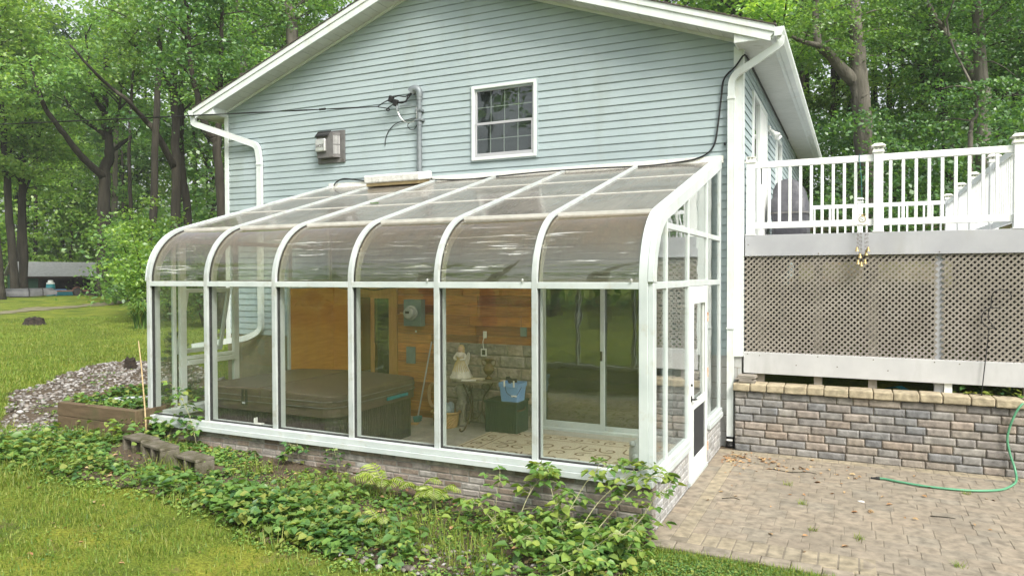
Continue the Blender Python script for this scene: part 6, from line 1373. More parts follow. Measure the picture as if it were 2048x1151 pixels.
RT = [('beech_tree', 'thick pale grey trunk with a big broken limb to the left, behind the deck', [([(1.95, 16.13, 1.2), (1.88, 16.13, 3.4), (1.74, 16.13, 5.41), (1.62, 16.13, 6.95), (1.58, 16.13, 7.81), (1.46, 16.13, 9.18), (1.34, 16.13, 10.84)], (0.30, 0.20)), ([(1.62, 16.13, 6.5), (1.50, 16.10, 6.85), (1.2, 15.83, 7.21), (0.89, 15.52, 7.6), (0.64, 15.11, 7.8), (0.54, 15.1, 8.46), (0.62, 14.61, 9.58)], (0.19, 0.07)), ([(0.66, 15.11, 7.75), (0.31, 14.79, 7.81), (-0.02, 14.47, 7.91)], (0.08, 0.04)), ([(1.43, 16.13, 8.64), (0.84, 17.12, 8.87), (0.55, 17.71, 8.76)], (0.05, 0.02))], 'leaf_oak', 'barkgrey', 7.4, 2.4, 1.6, .75, 85, .15),
 ('beech_tree', 'grey trunk right of the pale one, bending left as it rises', [([(4.28, 20.99, 1.6), (4.23, 21.0, 5.62), (4.01, 21.02, 7.43), (3.87, 21.03, 8.46), (3.71, 21.04, 9.57), (3.6, 21.05, 10.51), (3.46, 21.06, 12.47)], (0.22, 0.12)), ([(3.91, 21.03, 7.7), (3.63, 22.05, 8.17), (3.36, 22.07, 8.8), (3.03, 22.09, 9.35), (2.92, 23.1, 10.27)], (0.1, 0.04))], 'leaf_dark', 'bark', 7.0, 2.4, 2.0, .95, 80, .16),
 ('beech_tree', 'blotchy straight trunk with a limb sloping up left, behind the right end of the deck', [([(4.76, 17.92, 1.5), (4.75, 17.92, 5.1), (4.66, 17.93, 7.54), (4.6, 17.94, 8.74), (4.53, 17.94, 9.29), (4.44, 17.96, 10.98)], (0.21, 0.13)), ([(4.63, 17.94, 7.0), (4.45, 17.95, 7.32), (4.12, 17.49, 7.78), (3.77, 17.43, 8.35), (3.36, 17.06, 8.97), (3.12, 17.08, 9.78)], (0.12, 0.05))], 'leaf_dark', 'barkgrey', 7.4, 2.6, 1.8, .85, 85, .15),
 ('beech_tree', 'dark forked trunk close right of the blotchy one', [([(5.63, 21.83, 1.6), (5.59, 21.84, 5.8), (5.61, 21.84, 7.95), (5.74, 21.82, 8.34), (6.07, 20.75, 8.62), (6.34, 19.69, 9.01)], (0.14, 0.06))], 'leaf_dark', 'bark', 7.2, 2.6, 2.0, .95, 85, .16),
 ('beech_tree', 'slim dark trunk half hidden behind the blotchy one', [([(5.3, 23.9, 1.9), (5.11, 23.92, 7.58), (4.91, 23.94, 9.18), (4.74, 23.96, 12.01)], (0.16, 0.08))], 'leaf_oak', 'bark', 5, 2.6, 2.2, 1.0, 80, .17),
 ('young_beech', 'pale crooked sapling rising above the deck rail at the right', [([(4.05, 13.97, 1.2), (3.96, 13.99, 4.55), (3.96, 13.98, 5.01), (4.06, 13.97, 5.41), (4.03, 13.98, 5.94)], (0.065, 0.035))], 'leaf_dark', 'barkgrey', 5.2, 1.8, 1.0, .5, 60, .13),
 ('beech_tree', 'dark trunk farthest right, cut by the top of the photo', [([(6.8, 27.72, 2.2), (6.71, 27.74, 9.96), (6.73, 27.73, 12.27), (6.75, 27.73, 13.81)], (0.22, 0.1))], 'leaf_dark', 'bark', 5, 2.6, 2.4, 1.1, 80, .18),
 ('young_beech', 'thin twiggy tree in the sky gap left of the pale trunk', [([(0.6, 34.12, 2.4), (0.52, 34.12, 9.2), (0.7, 34.12, 11.44), (0.77, 34.12, 14.44)], (0.13, 0.06))], 'leaf_light', 'bark', 9.5, 1.4, 1.8, .9, 45, .2),
 ('young_beech', 'thin trunk in the leaves between the pale and the bending trunks', [([(2.98, 27.1, 2.2), (2.88, 27.1, 6.26), (2.73, 27.11, 8.7), (2.93, 27.1, 11.48)], (0.11, 0.05))], 'leaf_light', 'bark', 5, 2.4, 2.0, 1.0, 75, .18)]
for i, (nm, lab, P_, mt, bk, lf, tw_n, tw_l, cr, nl, ls) in enumerate(RT): tree(nm, lab, P_, mt, bk, 60 + i, lf, tw_n, tw_l, cr, int(nl * 1.5), ls * .74, ext=3.5, flat=.2, up=.06)
# filler trees: three kinds, copied
def filler(seed, h, mat, lf):
    rng = np.random.default_rng(seed); pts = [(0, 0, 0)] + [(rng.normal() * .25 * k, rng.normal() * .25 * k, h * k / 4) for k in (1, 2, 3, 4)]
    polys = [(pts, (.2, .06))]
    for k in range(5):
        z = h * (.42 + .1 * k); a = rng.uniform(0, 6.28); b = Vector(pts[2]).lerp(Vector(pts[4]), (z / h - .5) * 2) if z > h / 2 else Vector(pts[1]).lerp(Vector(pts[2]), (z / h - .25) * 4)
        polys.append(([tuple(b), tuple(b + Vector((math.cos(a) * 1.5, math.sin(a) * 1.5, .9))), tuple(b + Vector((math.cos(a) * 3, math.sin(a) * 3, 2.2)))], (.09, .025)))
    return polys
protos = []
SPOTS = {'behind': ('leafy tree in the wood showing over the house roof', 'trees over the roof', [(-13, 26, 1.0), (-17, 29, 1.1), (-9, 28, 1.0), (-5, 27, 1.0), (-1.5, 25, .9)]),
         'right': ('leafy tree deep in the wood behind the deck', 'trees deep behind the deck', [(6.2, 32, 1.0), (9.5, 28, 1.0), (4.2, 37, 1.1), (8.5, 36, 1.1), (-1.8, 32, .9), (7.9, 23, .8)]),
         'left': ('leafy tree in the wood behind the shed and the big oak', 'trees behind the shed', [(-55, 35, 1.2), (-47, 37, 1.1), (-62, 30, 1.1), (-39, 37, 1.2), (-31, 31, 1.0)])}
for i, (h, mt, lf, cr, ls) in enumerate(((17, 'leaf_oak', 5.5, 1.35, .26), (16, 'leaf_light', 5, 1.3, .25), (17, 'leaf_dark', 4, 1.3, .25))):
    rng = np.random.default_rng(90 + i); mb, P, S_ = grow(rng, filler(80 + i, h, mt, lf), lf, 2.3, 2.8, cr, 62, ls, 2.5, .3, .15); protos.append((mb, P, S_, mt, rng))
made = {}
k = 0
for key, (lab, grp, spots) in SPOTS.items():
    for (x, y, s) in spots:
        i = k % 3; k += 1; z = gz(x, y) - .2
        if i not in made:
            mb, P, S_, mt, rng = protos[i]; t = bpy.data.objects.new('wood_tree', None); link(t); BASE[t] = Vector((0, 0, 0)); tr = mb.build('trunk', 'bark', t); tr.data.shade_smooth(); V, F = leaves(P, S_, rng, up=.25, asp=.62); np_mesh('crown', V, F, mt, t); made[i] = t
        else: t = copy_tree(made[i])
        t.location = (x, y, z); t.rotation_euler = (0, 0, random.uniform(0, 6.28)); t.scale = (s, s, s * random.uniform(.92, 1.1)); tag(t, lab, 'tree', grp)
# far wood as one mass
def wood(name, label, fn, k, n, rad, size, mat, seed, flat=.4):
    rng = np.random.default_rng(seed); C = np.array([fn(rng) for _ in range(k)])
    r_ = rad * rng.uniform(.6, 1.3, (k, 1)) * np.array([[1, 1, flat]]); P, S_ = leaf_cluster(rng, C, r_, n, size); V, F = leaves(P, S_, rng, up=.2, asp=.65)
    return tag(np_mesh(name, V, F, mat), label, kind='stuff')
def ring(d0, d1, p0, p1, z0, z1, pw=.9):
    def f(rng):
        px2, d = rng.uniform(p0, p1), rng.uniform(d0, d1); x, y, a = polar(px2, d); return (x, y, gz(x, y) + z0 + (z1 - z0) * rng.uniform() ** pw)
    return f
wood('far_wood', 'dense leafy wood beyond the shed', ring(68, 92, -260, 560, .5, 25, 1.35), 800, 50, 2.3, .50, 'leaf_light', 201)  # pale leaf colour stands in for sunlight on this wood
wood('far_wood', 'dense leafy wood beyond the house roof', ring(40, 60, 380, 1680, 2, 20, 1.2), 520, 50, 1.9, .40, 'leaf_wood', 202)
wood('far_wood', 'dense leafy wood up the slope behind the deck', ring(40, 62, 1560, 2750, .2, 20, 1.4), 1150, 60, 1.8, .32, 'leaf_wood', 203, .3)
wood('undergrowth', 'dark low leaves under the trees behind the deck', ring(19.5, 34, 1500, 2800, .1, 3.4, 1.1), 760, 110, .95, .125, 'leaf_dark', 204, .3)
wood('undergrowth', 'low leaves along the wood edge left of the house', ring(40, 58, 205, 520, .1, 5.0, 1.3), 300, 55, 1.3, .26, 'leaf_oak', 205, .4)
wood('undergrowth', 'low leaves in a sunlit colour along the wood edge behind the shed', ring(67, 73, -220, 360, .1, 11, 1.2), 560, 60, 1.5, .34, 'leaf_light', 206, .4)  # brightness comes from the paler leaf colour, put in for sun
rng = np.random.default_rng(207)
def tr_far(name, label, spots, h, r_):
    mb = MB()
    for x, y in spots: z = gz(x, y); mb.tube([(x, y, z - .5), (x + rng.normal() * .3, y + rng.normal() * .3, z + h * .5), (x + rng.normal() * .6, y + rng.normal() * .6, z + h)], r_ * rng.uniform(.7, 1.3), 6, r_ * .3)
    return tag(mb.build(name, 'bark'), label, kind='stuff')
tr_far('far_trunks', 'many far trunks standing inside the wood beyond the shed', [polar(rng.uniform(-220, 540), rng.uniform(64, 84))[:2] for _ in range(34)], 22, .16)
tr_far('far_trunks', 'many far trunks standing inside the wood behind the deck', [polar(rng.uniform(1540, 2200), rng.uniform(34, 52))[:2] for _ in range(34)], 20, .17)
# wood across the lawn behind the viewer, seen in the glass
def back(rng):
    a = rng.uniform(-1.25, 1.25); d = rng.uniform(18, 27); x = CAM.x - d * math.sin(a) * 1.3; y = CAM.y - d * math.cos(a); return (x, y, gz(x, y) +   .3 + 14 * rng.uniform() ** 1.1)
wood('far_wood', 'wood across the lawn mirrored in the sunroom glass', back, 420, 40, 2.0, .5, 'leaf_oak', 208)
tr_far('far_trunks', 'trunks across the lawn mirrored in the sliding door', [(-2.6, -16.5), (.6, -18.5), (-6.5, -18), (3.4, -17), (6.5, -20), (-11, -18), (-16, -22), (10, -22)], 15, .30)
# shrubs
def shrub(name, label, x, y, rx, h, n, ls, mat, seed, stems=7, flat=.5):
    rng = np.random.default_rng(seed); z = gz(x, y); t = thing(name, (x, y, z), label, 'shrub'); mb = MB(); C = []
    for k in range(stems):
        a = rng.uniform(0, 6.28); r_ = rx * rng.uniform(.3, .9); e = Vector((x + r_ * math.cos(a), y + r_ * math.sin(a), z + h * rng.uniform(.55, 1.0))); mid = Vector((x, y, z)).lerp(e, .5) + Vector((0, 0, h * .12)); mb.tube(spline([(x + rng.normal() * .05, y + rng.normal() * .05, z - .1), mid, e], 4), .01 + .006 * h, 5, .005)
        for f in np.linspace(.3, 1, 5): C.append(tuple(Vector((x, y, z)).lerp(mid, min(1, f * 2)) if f < .5 else tuple(mid.lerp(e, f * 2 - 1))))
    mb.build('stem', 'bark', t); C = np.array(C); C += rng.normal(size=C.shape) * rx * .18; C[:, 2] = np.maximum(C[:, 2], z + .1)
    P, S_ = leaf_cluster(rng, C, np.full((len(C), 3), rx * .42) * np.array([1, 1, flat]), n, ls); V, F = leaves(P, S_, rng, up=.45, asp=.6); np_mesh('foliage', V, F, mat, t); return t
x, y, _ = polar(288, 33); shrub('leafy_shrub', 'tall pale green shrub between the big oak and the sunroom', x, y, 1.3, 4.6, 70, .17, 'leaf_light', 301, 12)
x, y, _ = polar(300, 30); shrub('leafy_shrub', 'pale shrub just left of the sunroom edge', x, y, 1.2, 3.6, 70, .16, 'leaf_light', 302, 10)
x, y, _ = polar(258, 42); shrub('leafy_shrub', 'loose green shrub at the foot of the big oak', x, y, .9, 3.0, 60, .19, 'leaf_oak', 303, 9)
x, y, _ = polar(345, 31); shrub('leafy_shrub', 'dark shrub seen over the left end of the sunroom roof', x, y, 1.6, 3.2, 70, .17, 'leaf_oak', 304, 10)
x, y, _ = polar(410, 27); shrub('leafy_shrub', 'dark shrub behind the left house corner', x, y, 1.4, 3.4, 70, .16, 'leaf_dark', 305, 10)
def grass_clump(x, y, h, n, label, seed, mat='leaf_weed'):
    rng = np.random.default_rng(seed); z = gz(x, y); V, F = [], []
    for k in range(n):
        a = rng.uniform(0, 6.28); L = h * rng.uniform(.6, 1.1); w = .012 * h * 1.6; b = np.array([x + rng.normal() * .09 * h, y + rng.normal() * .09 * h, z]); d = np.array([math.cos(a), math.sin(a), 0]); s = np.array([-d[1], d[0], 0]) * w
        p = [b, b + d * .18 * L + [0, 0, .6 * L], b + d * .42 * L + [0, 0, .85 * L], b + d * .75 * L + [0, 0, .72 * L]]; q = len(V)
        V += [p[0] - s, p[0] + s, p[1] - s, p[1] + s, p[2] - s * .8, p[2] + s * .8, p[3] - s * .1, p[3] + s * .1]; F += [(q, q + 1, q + 3, q + 2), (q + 2, q + 3, q + 5, q + 4), (q + 4, q + 5, q + 7, q + 6)]
    return tag(np_mesh('grass_clump', V, F, mat), label, 'ornamental grass')
x, y, _ = polar(285, 27); grass_clump(x, y, 1.0, 260, 'arching clump of long grass at the lawn edge left of the sunroom', 311)
# evergreen sapling outside the left panes
t = thing('evergreen_sapling', (-6.75, .95, -.1), 'small dark evergreen sapling seen through the left end panes', 'sapling')
rng = np.random.default_rng(320); m = MB(); m.tube([(-6.75, .95, -.3), (-6.74, .95, .3), (-6.75, .94, .88)], .016, 6, .004); m.build('stem', 'bark', t)
C = []
for z in np.linspace(-.15, .85, 13):
    r_ = .34 * (1 - (z + .15) / 1.15) + .04
    for a in rng.uniform(0, 6.28, 9):
        for f in (.35, .7, 1): C.append((-6.75 + r_ * f * math.cos(a), .95 + r_ * f * math.sin(a), z + .03 * f))
P, S_ = leaf_cluster(rng, C, (.055, .055, .03), 16, .035); V, F = leaves(P, S_, rng, up=.2, asp=.3); np_mesh('foliage', V, F, 'leaf_fir', t)
# ------------------------------------------------------------------ weeds, ferns, brambles, grass
def weeds(n, sampler, seed, lmin, lmax, hmax, name, label, mat, per=(5, 12)):
    rng = np.random.default_rng(seed); P, T, N, S_ = [], [], [], []
    for _ in range(n):
        q = sampler(rng)
        if q is None: continue
        x, y, s = q; z = gz(x, y); h = hmax * s * rng.uniform(.25, 1); k = rng.integers(*per); sz = rng.uniform(lmin, lmax) * (.7 + .5 * s)
        for j in range(k):
            a = rng.uniform(0, 6.28); r_ = rng.uniform(.2, 1.0) * (.05 + .45 * h); P.append((x + r_ * math.cos(a), y + r_ * math.sin(a), z + .015 + h * rng.uniform(.15, 1.0))); T.append((math.cos(a), math.sin(a), rng.uniform(-.35, .35))); N.append((rng.normal() * .25, rng.normal() * .25, 1)); S_.append(sz * rng.uniform(.6, 1.2))
    V, F = leaf6(np.array(P), np.array(T, float), np.array(N, float), np.array(S_), .85); o = np_mesh(name, V, F, mat); return tag(o, label, kind='stuff')
def bed_s(rng):
    while True:
        x, y = rng.uniform(-8.2, .15), rng.uniform(-1.75, .0)
        if not inside(BED, x, y): continue
        if -5.8 < x < -4.15 and -.98 < y < -.48: return None if rng.uniform() < .93 else (x, -1.0, .4)
        if x < -5.95 and y > -.3: return None
        nz = mnoise.noise(Vector((x * .9, y * .9, 1.5)))
        if nz + .5 * mnoise.noise(Vector((x * 2.7, y * 2.7, 4))) + rng.uniform(-.2, .2) < -.12: return None
        if -1.9 < x < -.5 and y < -.95 and rng.uniform() < .35: return None
        return x, y, (.55 + .9 * max(0, nz + .1)) * (.30 if y > -.62 and -5.6 < x < -.9 else 1)
weeds(1900, bed_s, 401, .030, .085, .19, 'weeds', 'tangled broad-leaved weeds covering the bed below the brick wall', 'leaf_weed', (6, 13))
def bed_low(rng):
    x, y = rng.uniform(-8.0, .2), rng.uniform(-1.95, -.2)
    if not inside(BED, x, y + .18): return None
    if -5.8 < x < -4.15 and -1.0 < y < -.48: return None
    return x, y, .4
weeds(3000, bed_low, 402, .018, .042, .08, 'weeds', 'small clover-like weeds between the bed and the lawn', 'leaf_bramble', (4, 9))
def pl_s(rng):
    x, y = rng.uniform(-7.7, -6.1), rng.uniform(-.1, 1.15)
    if mnoise.noise(Vector((x * 2, y * 2, 8))) < -.12: return None
    return x, y, .8
def weeds_at(sampler, n, seed, lmin, lmax, hmax, z0, parent, mat, name='weed_leaves'):
    rng = np.random.default_rng(seed); P, T, N, S_ = [], [], [], []
    for _ in range(n):
        q = sampler(rng)
        if q is None: continue
        x, y, s = q; h = hmax * rng.uniform(.3, 1)
        for j in range(rng.integers(5, 10)):
            a = rng.uniform(0, 6.28); r_ = rng.uniform(.2, 1) * (.04 + .4 * h); P.append((x + r_ * math.cos(a), y + r_ * math.sin(a), z0 + h * rng.uniform(.1, 1))); T.append((math.cos(a), math.sin(a), rng.uniform(-.3, .3))); N.append((rng.normal() * .25, rng.normal() * .25, 1)); S_.append(rng.uniform(lmin, lmax))
    V, F = leaf6(np.array(P), np.array(T, float), np.array(N, float), np.array(S_), .8); o = np_mesh(name, V, F, mat, parent); return o
o = weeds_at(pl_s, 260, 403, .05, .09, .16, .0, None, 'leaf_weed', 'bed_weeds'); tag(o, 'broad green weeds growing inside the timber bed', 'weeds', kind='stuff')
def under_s(rng): return rng.uniform(2.6, 5.5), rng.uniform(3.42, 3.8), 1
o = weeds_at(under_s, 110, 404, .05, .09, .22, .26, None, 'leaf_weed', 'wall_weeds'); tag(o, 'green weeds behind the capstones at the right end', kind='stuff')
# ferns
def fern(x, y, label, seed, nf, L, tilt):
    rng = np.random.default_rng(seed); z = gz(x, y) + .02; t = thing('fern', (x, y, z), label, 'fern', 'yellow-green ferns at the brick wall'); mb = MB(); P, T, N, S_ = [], [], [], []
    for k in range(nf):
        a = -PI / 2 + rng.uniform(-2.2, 2.2); d = Vector((math.cos(a), math.sin(a), 0)); l = L * rng.uniform(.7, 1.1); h = l * rng.uniform(.75, 1.0)
        sp = spline([(x, y, z), Vector((x, y, z)) + d * l * .18 + Vector((0, 0, h * .55)), Vector((x, y, z)) + d * l * .48 + Vector((0, 0, h * .85)), Vector((x, y, z)) + d * l * .85 + Vector((0, 0, h * .72))], 5); mb.tube(sp, .004, 4, .002)
        side = Vector((-d.y, d.x, 0))
        for i in range(4, len(sp)):
            f = (i - 4) / (len(sp) - 4); w = l * .34 * math.sin(PI * (.22 + .72 * f)) ; tg = (sp[i] - sp[i - 1]).normalized()
            for sg in (1, -1):
                for q in (0,):
                    dv = (side * sg + tg * .45).normalized(); n_ = side.cross(tg) * (1 if side.cross(tg).z > 0 else -1); b = sp[i] - (sp[i] - sp[i - 1]) * q
                    P.append(tuple(b)); T.append(tuple(dv + Vector((0, 0, -.22)))); N.append(tuple(n_)); S_.append(w * rng.uniform(.85, 1.1))
    mb.build('stalk', 'stem', t); V, F = leaf6(np.array(P), np.array(T), np.array(N), np.array(S_), .20, .04); np_mesh('frond', V, F, 'leaf_fern', t)
fern(-2.42, -.34, 'left of the three yellow-green ferns, the broadest', 411, 9, 0.31, 0); fern(-2.12, -.20, 'middle fern, set back against the bricks and palest', 412, 6, 0.24, 0); fern(-1.86, -.36, 'right of the three ferns, with the yellowest fronds', 413, 8, 0.29, 0)
fern(-1.95, -1.05, 'low darker fern out in the weeds below the other ferns', 414, 6, 0.20, 0)
# brambles: arching pale canes with three-part leaves
def bramble(label, roots, seed, ls=.072, nm='bramble', group=None, mat='leaf_bramble', dens=1.0):
    rng = np.random.default_rng(seed); t = thing(nm, roots[0][0], label, 'bramble', group); mb = MB(); P, T, N, S_ = [], [], [], []
    for pts in roots:
        sp = spline(pts, 6); mb.tube(sp, .0042, 6, .002); tot = len(sp)
        for i in range(2, tot):
            if rng.uniform() > .62 * dens + .3 * i / tot: continue
            for rep in range(1 + (rng.uniform() < .4)):
                a = rng.uniform(0, 6.28); d = Vector((math.cos(a), math.sin(a), rng.uniform(-.1, .5))).normalized(); l = rng.uniform(.05, .12); e = sp[i] + d * l; mb.tube([sp[i], sp[i].lerp(e, .5) + Vector((0, 0, .01)), e], .0022, 4, .0015); s = ls * rng.uniform(.7, 1.25); sd = Vector((-d.y, d.x, 0))
                for v in (d, d * .25 + sd, d * .25 - sd):
                    P.append(tuple(e + v.normalized() * .008)); T.append(tuple(v + Vector((0, 0, -.22)))); N.append((rng.normal() * .3, rng.normal() * .3, 1)); S_.append(s * (1.1 if v is d else .9))
    mb.build('cane', 'stem', t); V, F = leaf6(np.array(P), np.array(T), np.array(N), np.array(S_), .72); np_mesh('leaves', V, F, mat, t); return t
g0 = -.47
bramble('arching bramble with pale canes reaching over the sill at the right corner', [[(-.62, -.55, g0), (-.50, -.42, -.2), (-.38, -.28, .02), (-.25, -.20, .10)], [(-.35, -.62, g0), (-.15, -.45, -.2), (.0, -.33, -.02), (.12, -.20, .04), (.2, -.1, -.02)], [(-.50, -.60, g0), (-.66, -.42, -.22), (-.78, -.30, -.03), (-.86, -.22, .02)], [(-.2, -.58, g0), (.06, -.5, -.25), (.16, -.36, -.08), (.23, -.22, -.03)], [(-.45, -.62, g0), (-.30, -.4, -.18), (-.12, -.25, .0), (-.02, -.16, .06), (.08, -.1, .07)]], 421, .07)
bramble('broad-leaved bramble clump on the bricks left of the corner bramble', [[(-1.15, -.55, g0), (-1.22, -.38, -.28), (-1.25, -.25, -.12)], [(-.95, -.6, g0), (-.92, -.4, -.22), (-.85, -.25, -.07), (-.78, -.2, -.05)], [(-1.05, -.6, g0), (-1.3, -.5, -.32), (-1.42, -.42, -.30)], [(-.85, -.62, g0), (-.68, -.45, -.28), (-.6, -.32, -.16)]], 422, .085)
bramble('low bramble mound in front of the corner bramble', [[(-.35, -.9, g0), (-.25, -1.0, -.33), (-.1, -1.1, -.36)], [(-.4, -.95, g0), (-.6, -.98, -.32), (-.8, -1.0, -.38)], [(-.3, -.85, g0), (-.05, -.75, -.28), (.1, -.68, -.32)], [(-.5, -.85, g0), (-.75, -.78, -.3), (-.95, -.75, -.36)], [(-.2, -.9, g0), (-.15, -1.2, -.36), (-.3, -1.35, -.42)], [(.0, -.7, g0), (.08, -.5, -.3), (.14, -.36, -.3)]], 423, .075, dens=1.3)
for i, (lab, r_, ls) in enumerate([('small vine with lobed leaves climbing the bricks below the left post', [[(-5.62, -.12, -.26), (-5.62, -.06, -.1), (-5.60, -.07, .0)], [(-5.66, -.12, -.26), (-5.72, -.08, -.12), (-5.74, -.09, -.04)]], .085), ('leggy vine reaching up in front of the first pane', [[(-5.15, -.12, -.24), (-5.25, -.10, .0), (-5.38, -.10, .22), (-5.52, -.10, .38)], [(-5.3, -.12, -.25), (-5.32, -.1, -.12), (-5.30, -.1, -.03)]], .075),
        ('short vine hanging below the sill under the third pane', [[(-3.85, -.05, -.10), (-3.80, -.05, -.20), (-3.78, -.07, -.32)], [(-3.74, -.05, -.10), (-3.70, -.06, -.18)]], .06), ('thin vine up the bricks under the fourth post', [[(-3.20, -.06, -.38), (-3.22, -.05, -.22), (-3.25, -.06, -.09)]], .05)]):
    bramble(lab, r_, 430 + i, ls, 'vine', None, 'leaf_weed', 1.4)
def big_s(rng):
    x, y = rng.uniform(-6.5, .1), rng.uniform(-1.5, -.2)
    if not inside(BED, x, y) or -5.9 < x < -4.0 and -1.1 < y < -.4 or mnoise.noise(Vector((x * 1.1, y * 1.1, 51))) < .02: return None
    return x, y, (.3 if y > -.6 and -5.6 < x < -.9 else .8)
weeds(330, big_s, 408, .06, .105, .24, 'weeds', 'broad dark-leaved plants scattered through the bed', 'leaf_oak', (4, 8))
def tall_s(rng):
    x, y = rng.uniform(-7.6, .1), rng.uniform(-1.6, -.15)
    if not inside(BED, x, y) or -5.9 < x < -4.0 and -1.1 < y < -.4 or mnoise.noise(Vector((x * 1.6, y * 1.6, 31))) < .08: return None
    return x, y, (.35 if y > -.6 and -5.6 < x < -.9 else 1.0)
weeds(620, tall_s, 406, .03, .075, .30, 'weeds', 'taller pale weeds standing up out of the bed', 'leaf_bramble', (5, 10))
def grav_s(rng):
    x, y = rng.uniform(-12.5, -6.2), rng.uniform(-1, 4.5)
    if not inside(GRAV, x, y) or mnoise.noise(Vector((x * 1.3, y * 1.3, 41))) < .1 or x > -7.9 and y < 1.4 and y > -.3: return None
    return x, y, .5
weeds(700, grav_s, 407, .025, .05, .1, 'weeds', 'small weeds coming up through the white stones', 'leaf_weed', (4, 8))
# lawn grass
def blades(n, sampler, seed, h0, h1, w, name, label):
    rng = np.random.default_rng(seed); P = np.array([q for q in (sampler(rng) for _ in range(n)) if q is not None]); k = len(P); a = rng.uniform(0, 2 * PI, k); L = rng.uniform(h0, h1, k) * rng.choice([.6, 1, 1, 1.4], k); d = np.stack([np.cos(a), np.sin(a), np.zeros(k)], 1); ln = rng.uniform(.1, .9, k)[:, None]
    up = np.array([[0, 0, 1.]]); tip = P + (d * ln + up) * L[:, None]; s = np.stack([-np.sin(a), np.cos(a), np.zeros(k)], 1) * w * rng.uniform(.6, 1.3, k)[:, None]
    V = np.stack([P - s, P + s, tip], 1).reshape(-1, 3); return tag(np_mesh(name, V, np.arange(3 * k).reshape(k, 3), 'grass_blade'), label, kind='stuff')
def near_g(rng):
    x, y = rng.uniform(-9.5, 2.6), rng.uniform(-4.2, 0.6)
    if inside(BED, x, y) and rng.uniform() < .72: return None
    if x > .02 and y > edge(max(x, .06)) - .16: return None
    if x > -6 and y > -.05: return None
    if inside(GRAV, x, y): return None
    if mnoise.noise(Vector((x * 1.3, y * 1.3, 11))) + rng.uniform(-.3, .3) < -.25: return None
    return x, y, gz(x, y)
blades(105000, near_g, 501, .018, .045, .0042, 'grass', 'short mossy lawn grass in the foreground')
def mid_g(rng):
    d = rng.uniform(8, 34); x, y, _ = polar(rng.uniform(-60, 470), d)
    if inside(GRAV, x, y) or x > -6.2 and y > -.4 or inside(BED, x, y): return None
    return x, y, gz(x, y)
blades(110000, mid_g, 502, .025, .055, .008, 'grass', 'mown lawn grass running back to the shed')
def tuft_g(rng):
    x, y = rng.uniform(-9, 2.2), rng.uniform(-4.2, -1.0)
    if mnoise.noise(Vector((x * 2.1, y * 2.1, 61))) < .22 or inside(BED, x, y) or (x > .02 and y > edge(max(x, .06)) - .16): return None
    return x, y, gz(x, y)
blades(42000, tuft_g, 506, .035, .075, .0042, 'grass', 'longer grass tufts standing in the near lawn')
def bed_g(rng):
    x, y = rng.uniform(-8.2, .15), rng.uniform(-1.8, -.3)
    if not inside(BED, x, y + .15) or mnoise.noise(Vector((x * 1.5, y * 1.5, 71))) < .1: return None
    return x, y, gz(x, y)
blades(16000, bed_g, 507, .06, .16, .0045, 'grass', 'long grass blades among the weeds of the bed')
def edge_g(rng):
    x = rng.uniform(.06, 2.6); y = edge(x) - .16 - abs(rng.normal()) * .16; return x, y, gz(x, y)
blades(9000, edge_g, 503, .02, .06, .004, 'grass', 'ragged grass along the paver edge')
def edge_w(rng):
    x = rng.uniform(.05, 2.4); y = edge(x) - .2 - abs(rng.normal()) * .3
    return x, y, .35
weeds(1300, edge_w, 504, .018, .034, .05, 'weeds', 'small clover leaves in the grass beside the pavers', 'leaf_weed', (4, 9))
def lawn_w(rng):
    x, y = rng.uniform(-6.5, 0), rng.uniform(-3.6, -1.3)
    if mnoise.noise(Vector((x * 1.2, y * 1.2, 21))) < .12: return None
    return x, y, .3
weeds(900, lawn_w, 505, .014, .03, .03, 'weeds', 'tiny clover leaves scattered through the near lawn', 'leaf_bramble', (4, 9))
for i, (x, y) in enumerate(((1.13, 1.3), (1.6, .55), (1.25, .6), (2.55, 2.3), (2.25, .25), (.95, 1.9))):
    rng = np.random.default_rng(520 + i); k = 26; a = rng.uniform(0, 6.28, k); L = rng.uniform(.025, .06, k); P = np.array([[x, y, ZP]]) + rng.normal(size=(k, 3)) * np.array([[.02, .02, 0]]); d = np.stack([np.cos(a) * .9, np.sin(a) * .9, np.ones(k)], 1); s = np.stack([-np.sin(a), np.cos(a), np.zeros(k)], 1) * .003
    V = np.stack([P - s, P + s, P + d * L[:, None]], 1).reshape(-1, 3); tag(np_mesh('grass_tuft', V, np.arange(3 * k).reshape(k, 3), 'grass_blade'), 'tiny green tuft growing in a paver joint', 'grass tuft', 'tufts in the paver joints')
# fallen leaves and twigs on the patio
rng = np.random.default_rng(530); P = []
for k in range(150):
    if k < 80: P.append((.2 + abs(rng.normal()) * .35, 2.75 + rng.normal() * .22))
    elif k < 115: P.append((rng.uniform(.3, 1.6), 2.5 + rng.normal() * .25))
    else: P.append((rng.uniform(.1, 3), rng.uniform(.0, 2.9)))
P = np.array([(x, min(y, 3.15), ZP + .008) for x, y in P]); k = len(P); a = rng.uniform(0, 6.28, k)
V, F = leaf6(P, np.stack([np.cos(a), np.sin(a), rng.normal(size=k) * .15], 1), np.stack([rng.normal(size=k) * .25, rng.normal(size=k) * .25, np.ones(k)], 1), rng.uniform(.025, .075, k), .5, .15); tag(np_mesh('fallen_leaves', V, F, 'deadleaf'), 'dry brown leaves blown into the paver corner', kind='stuff')
P = np.array([(rng.uniform(-8, 2.2), rng.uniform(-3.8, -.9)) for _ in range(150)]); k = len(P); P = np.array([(x, y, gz(x, y) + .02) for x, y in P]); a = rng.uniform(0, 6.28, k)
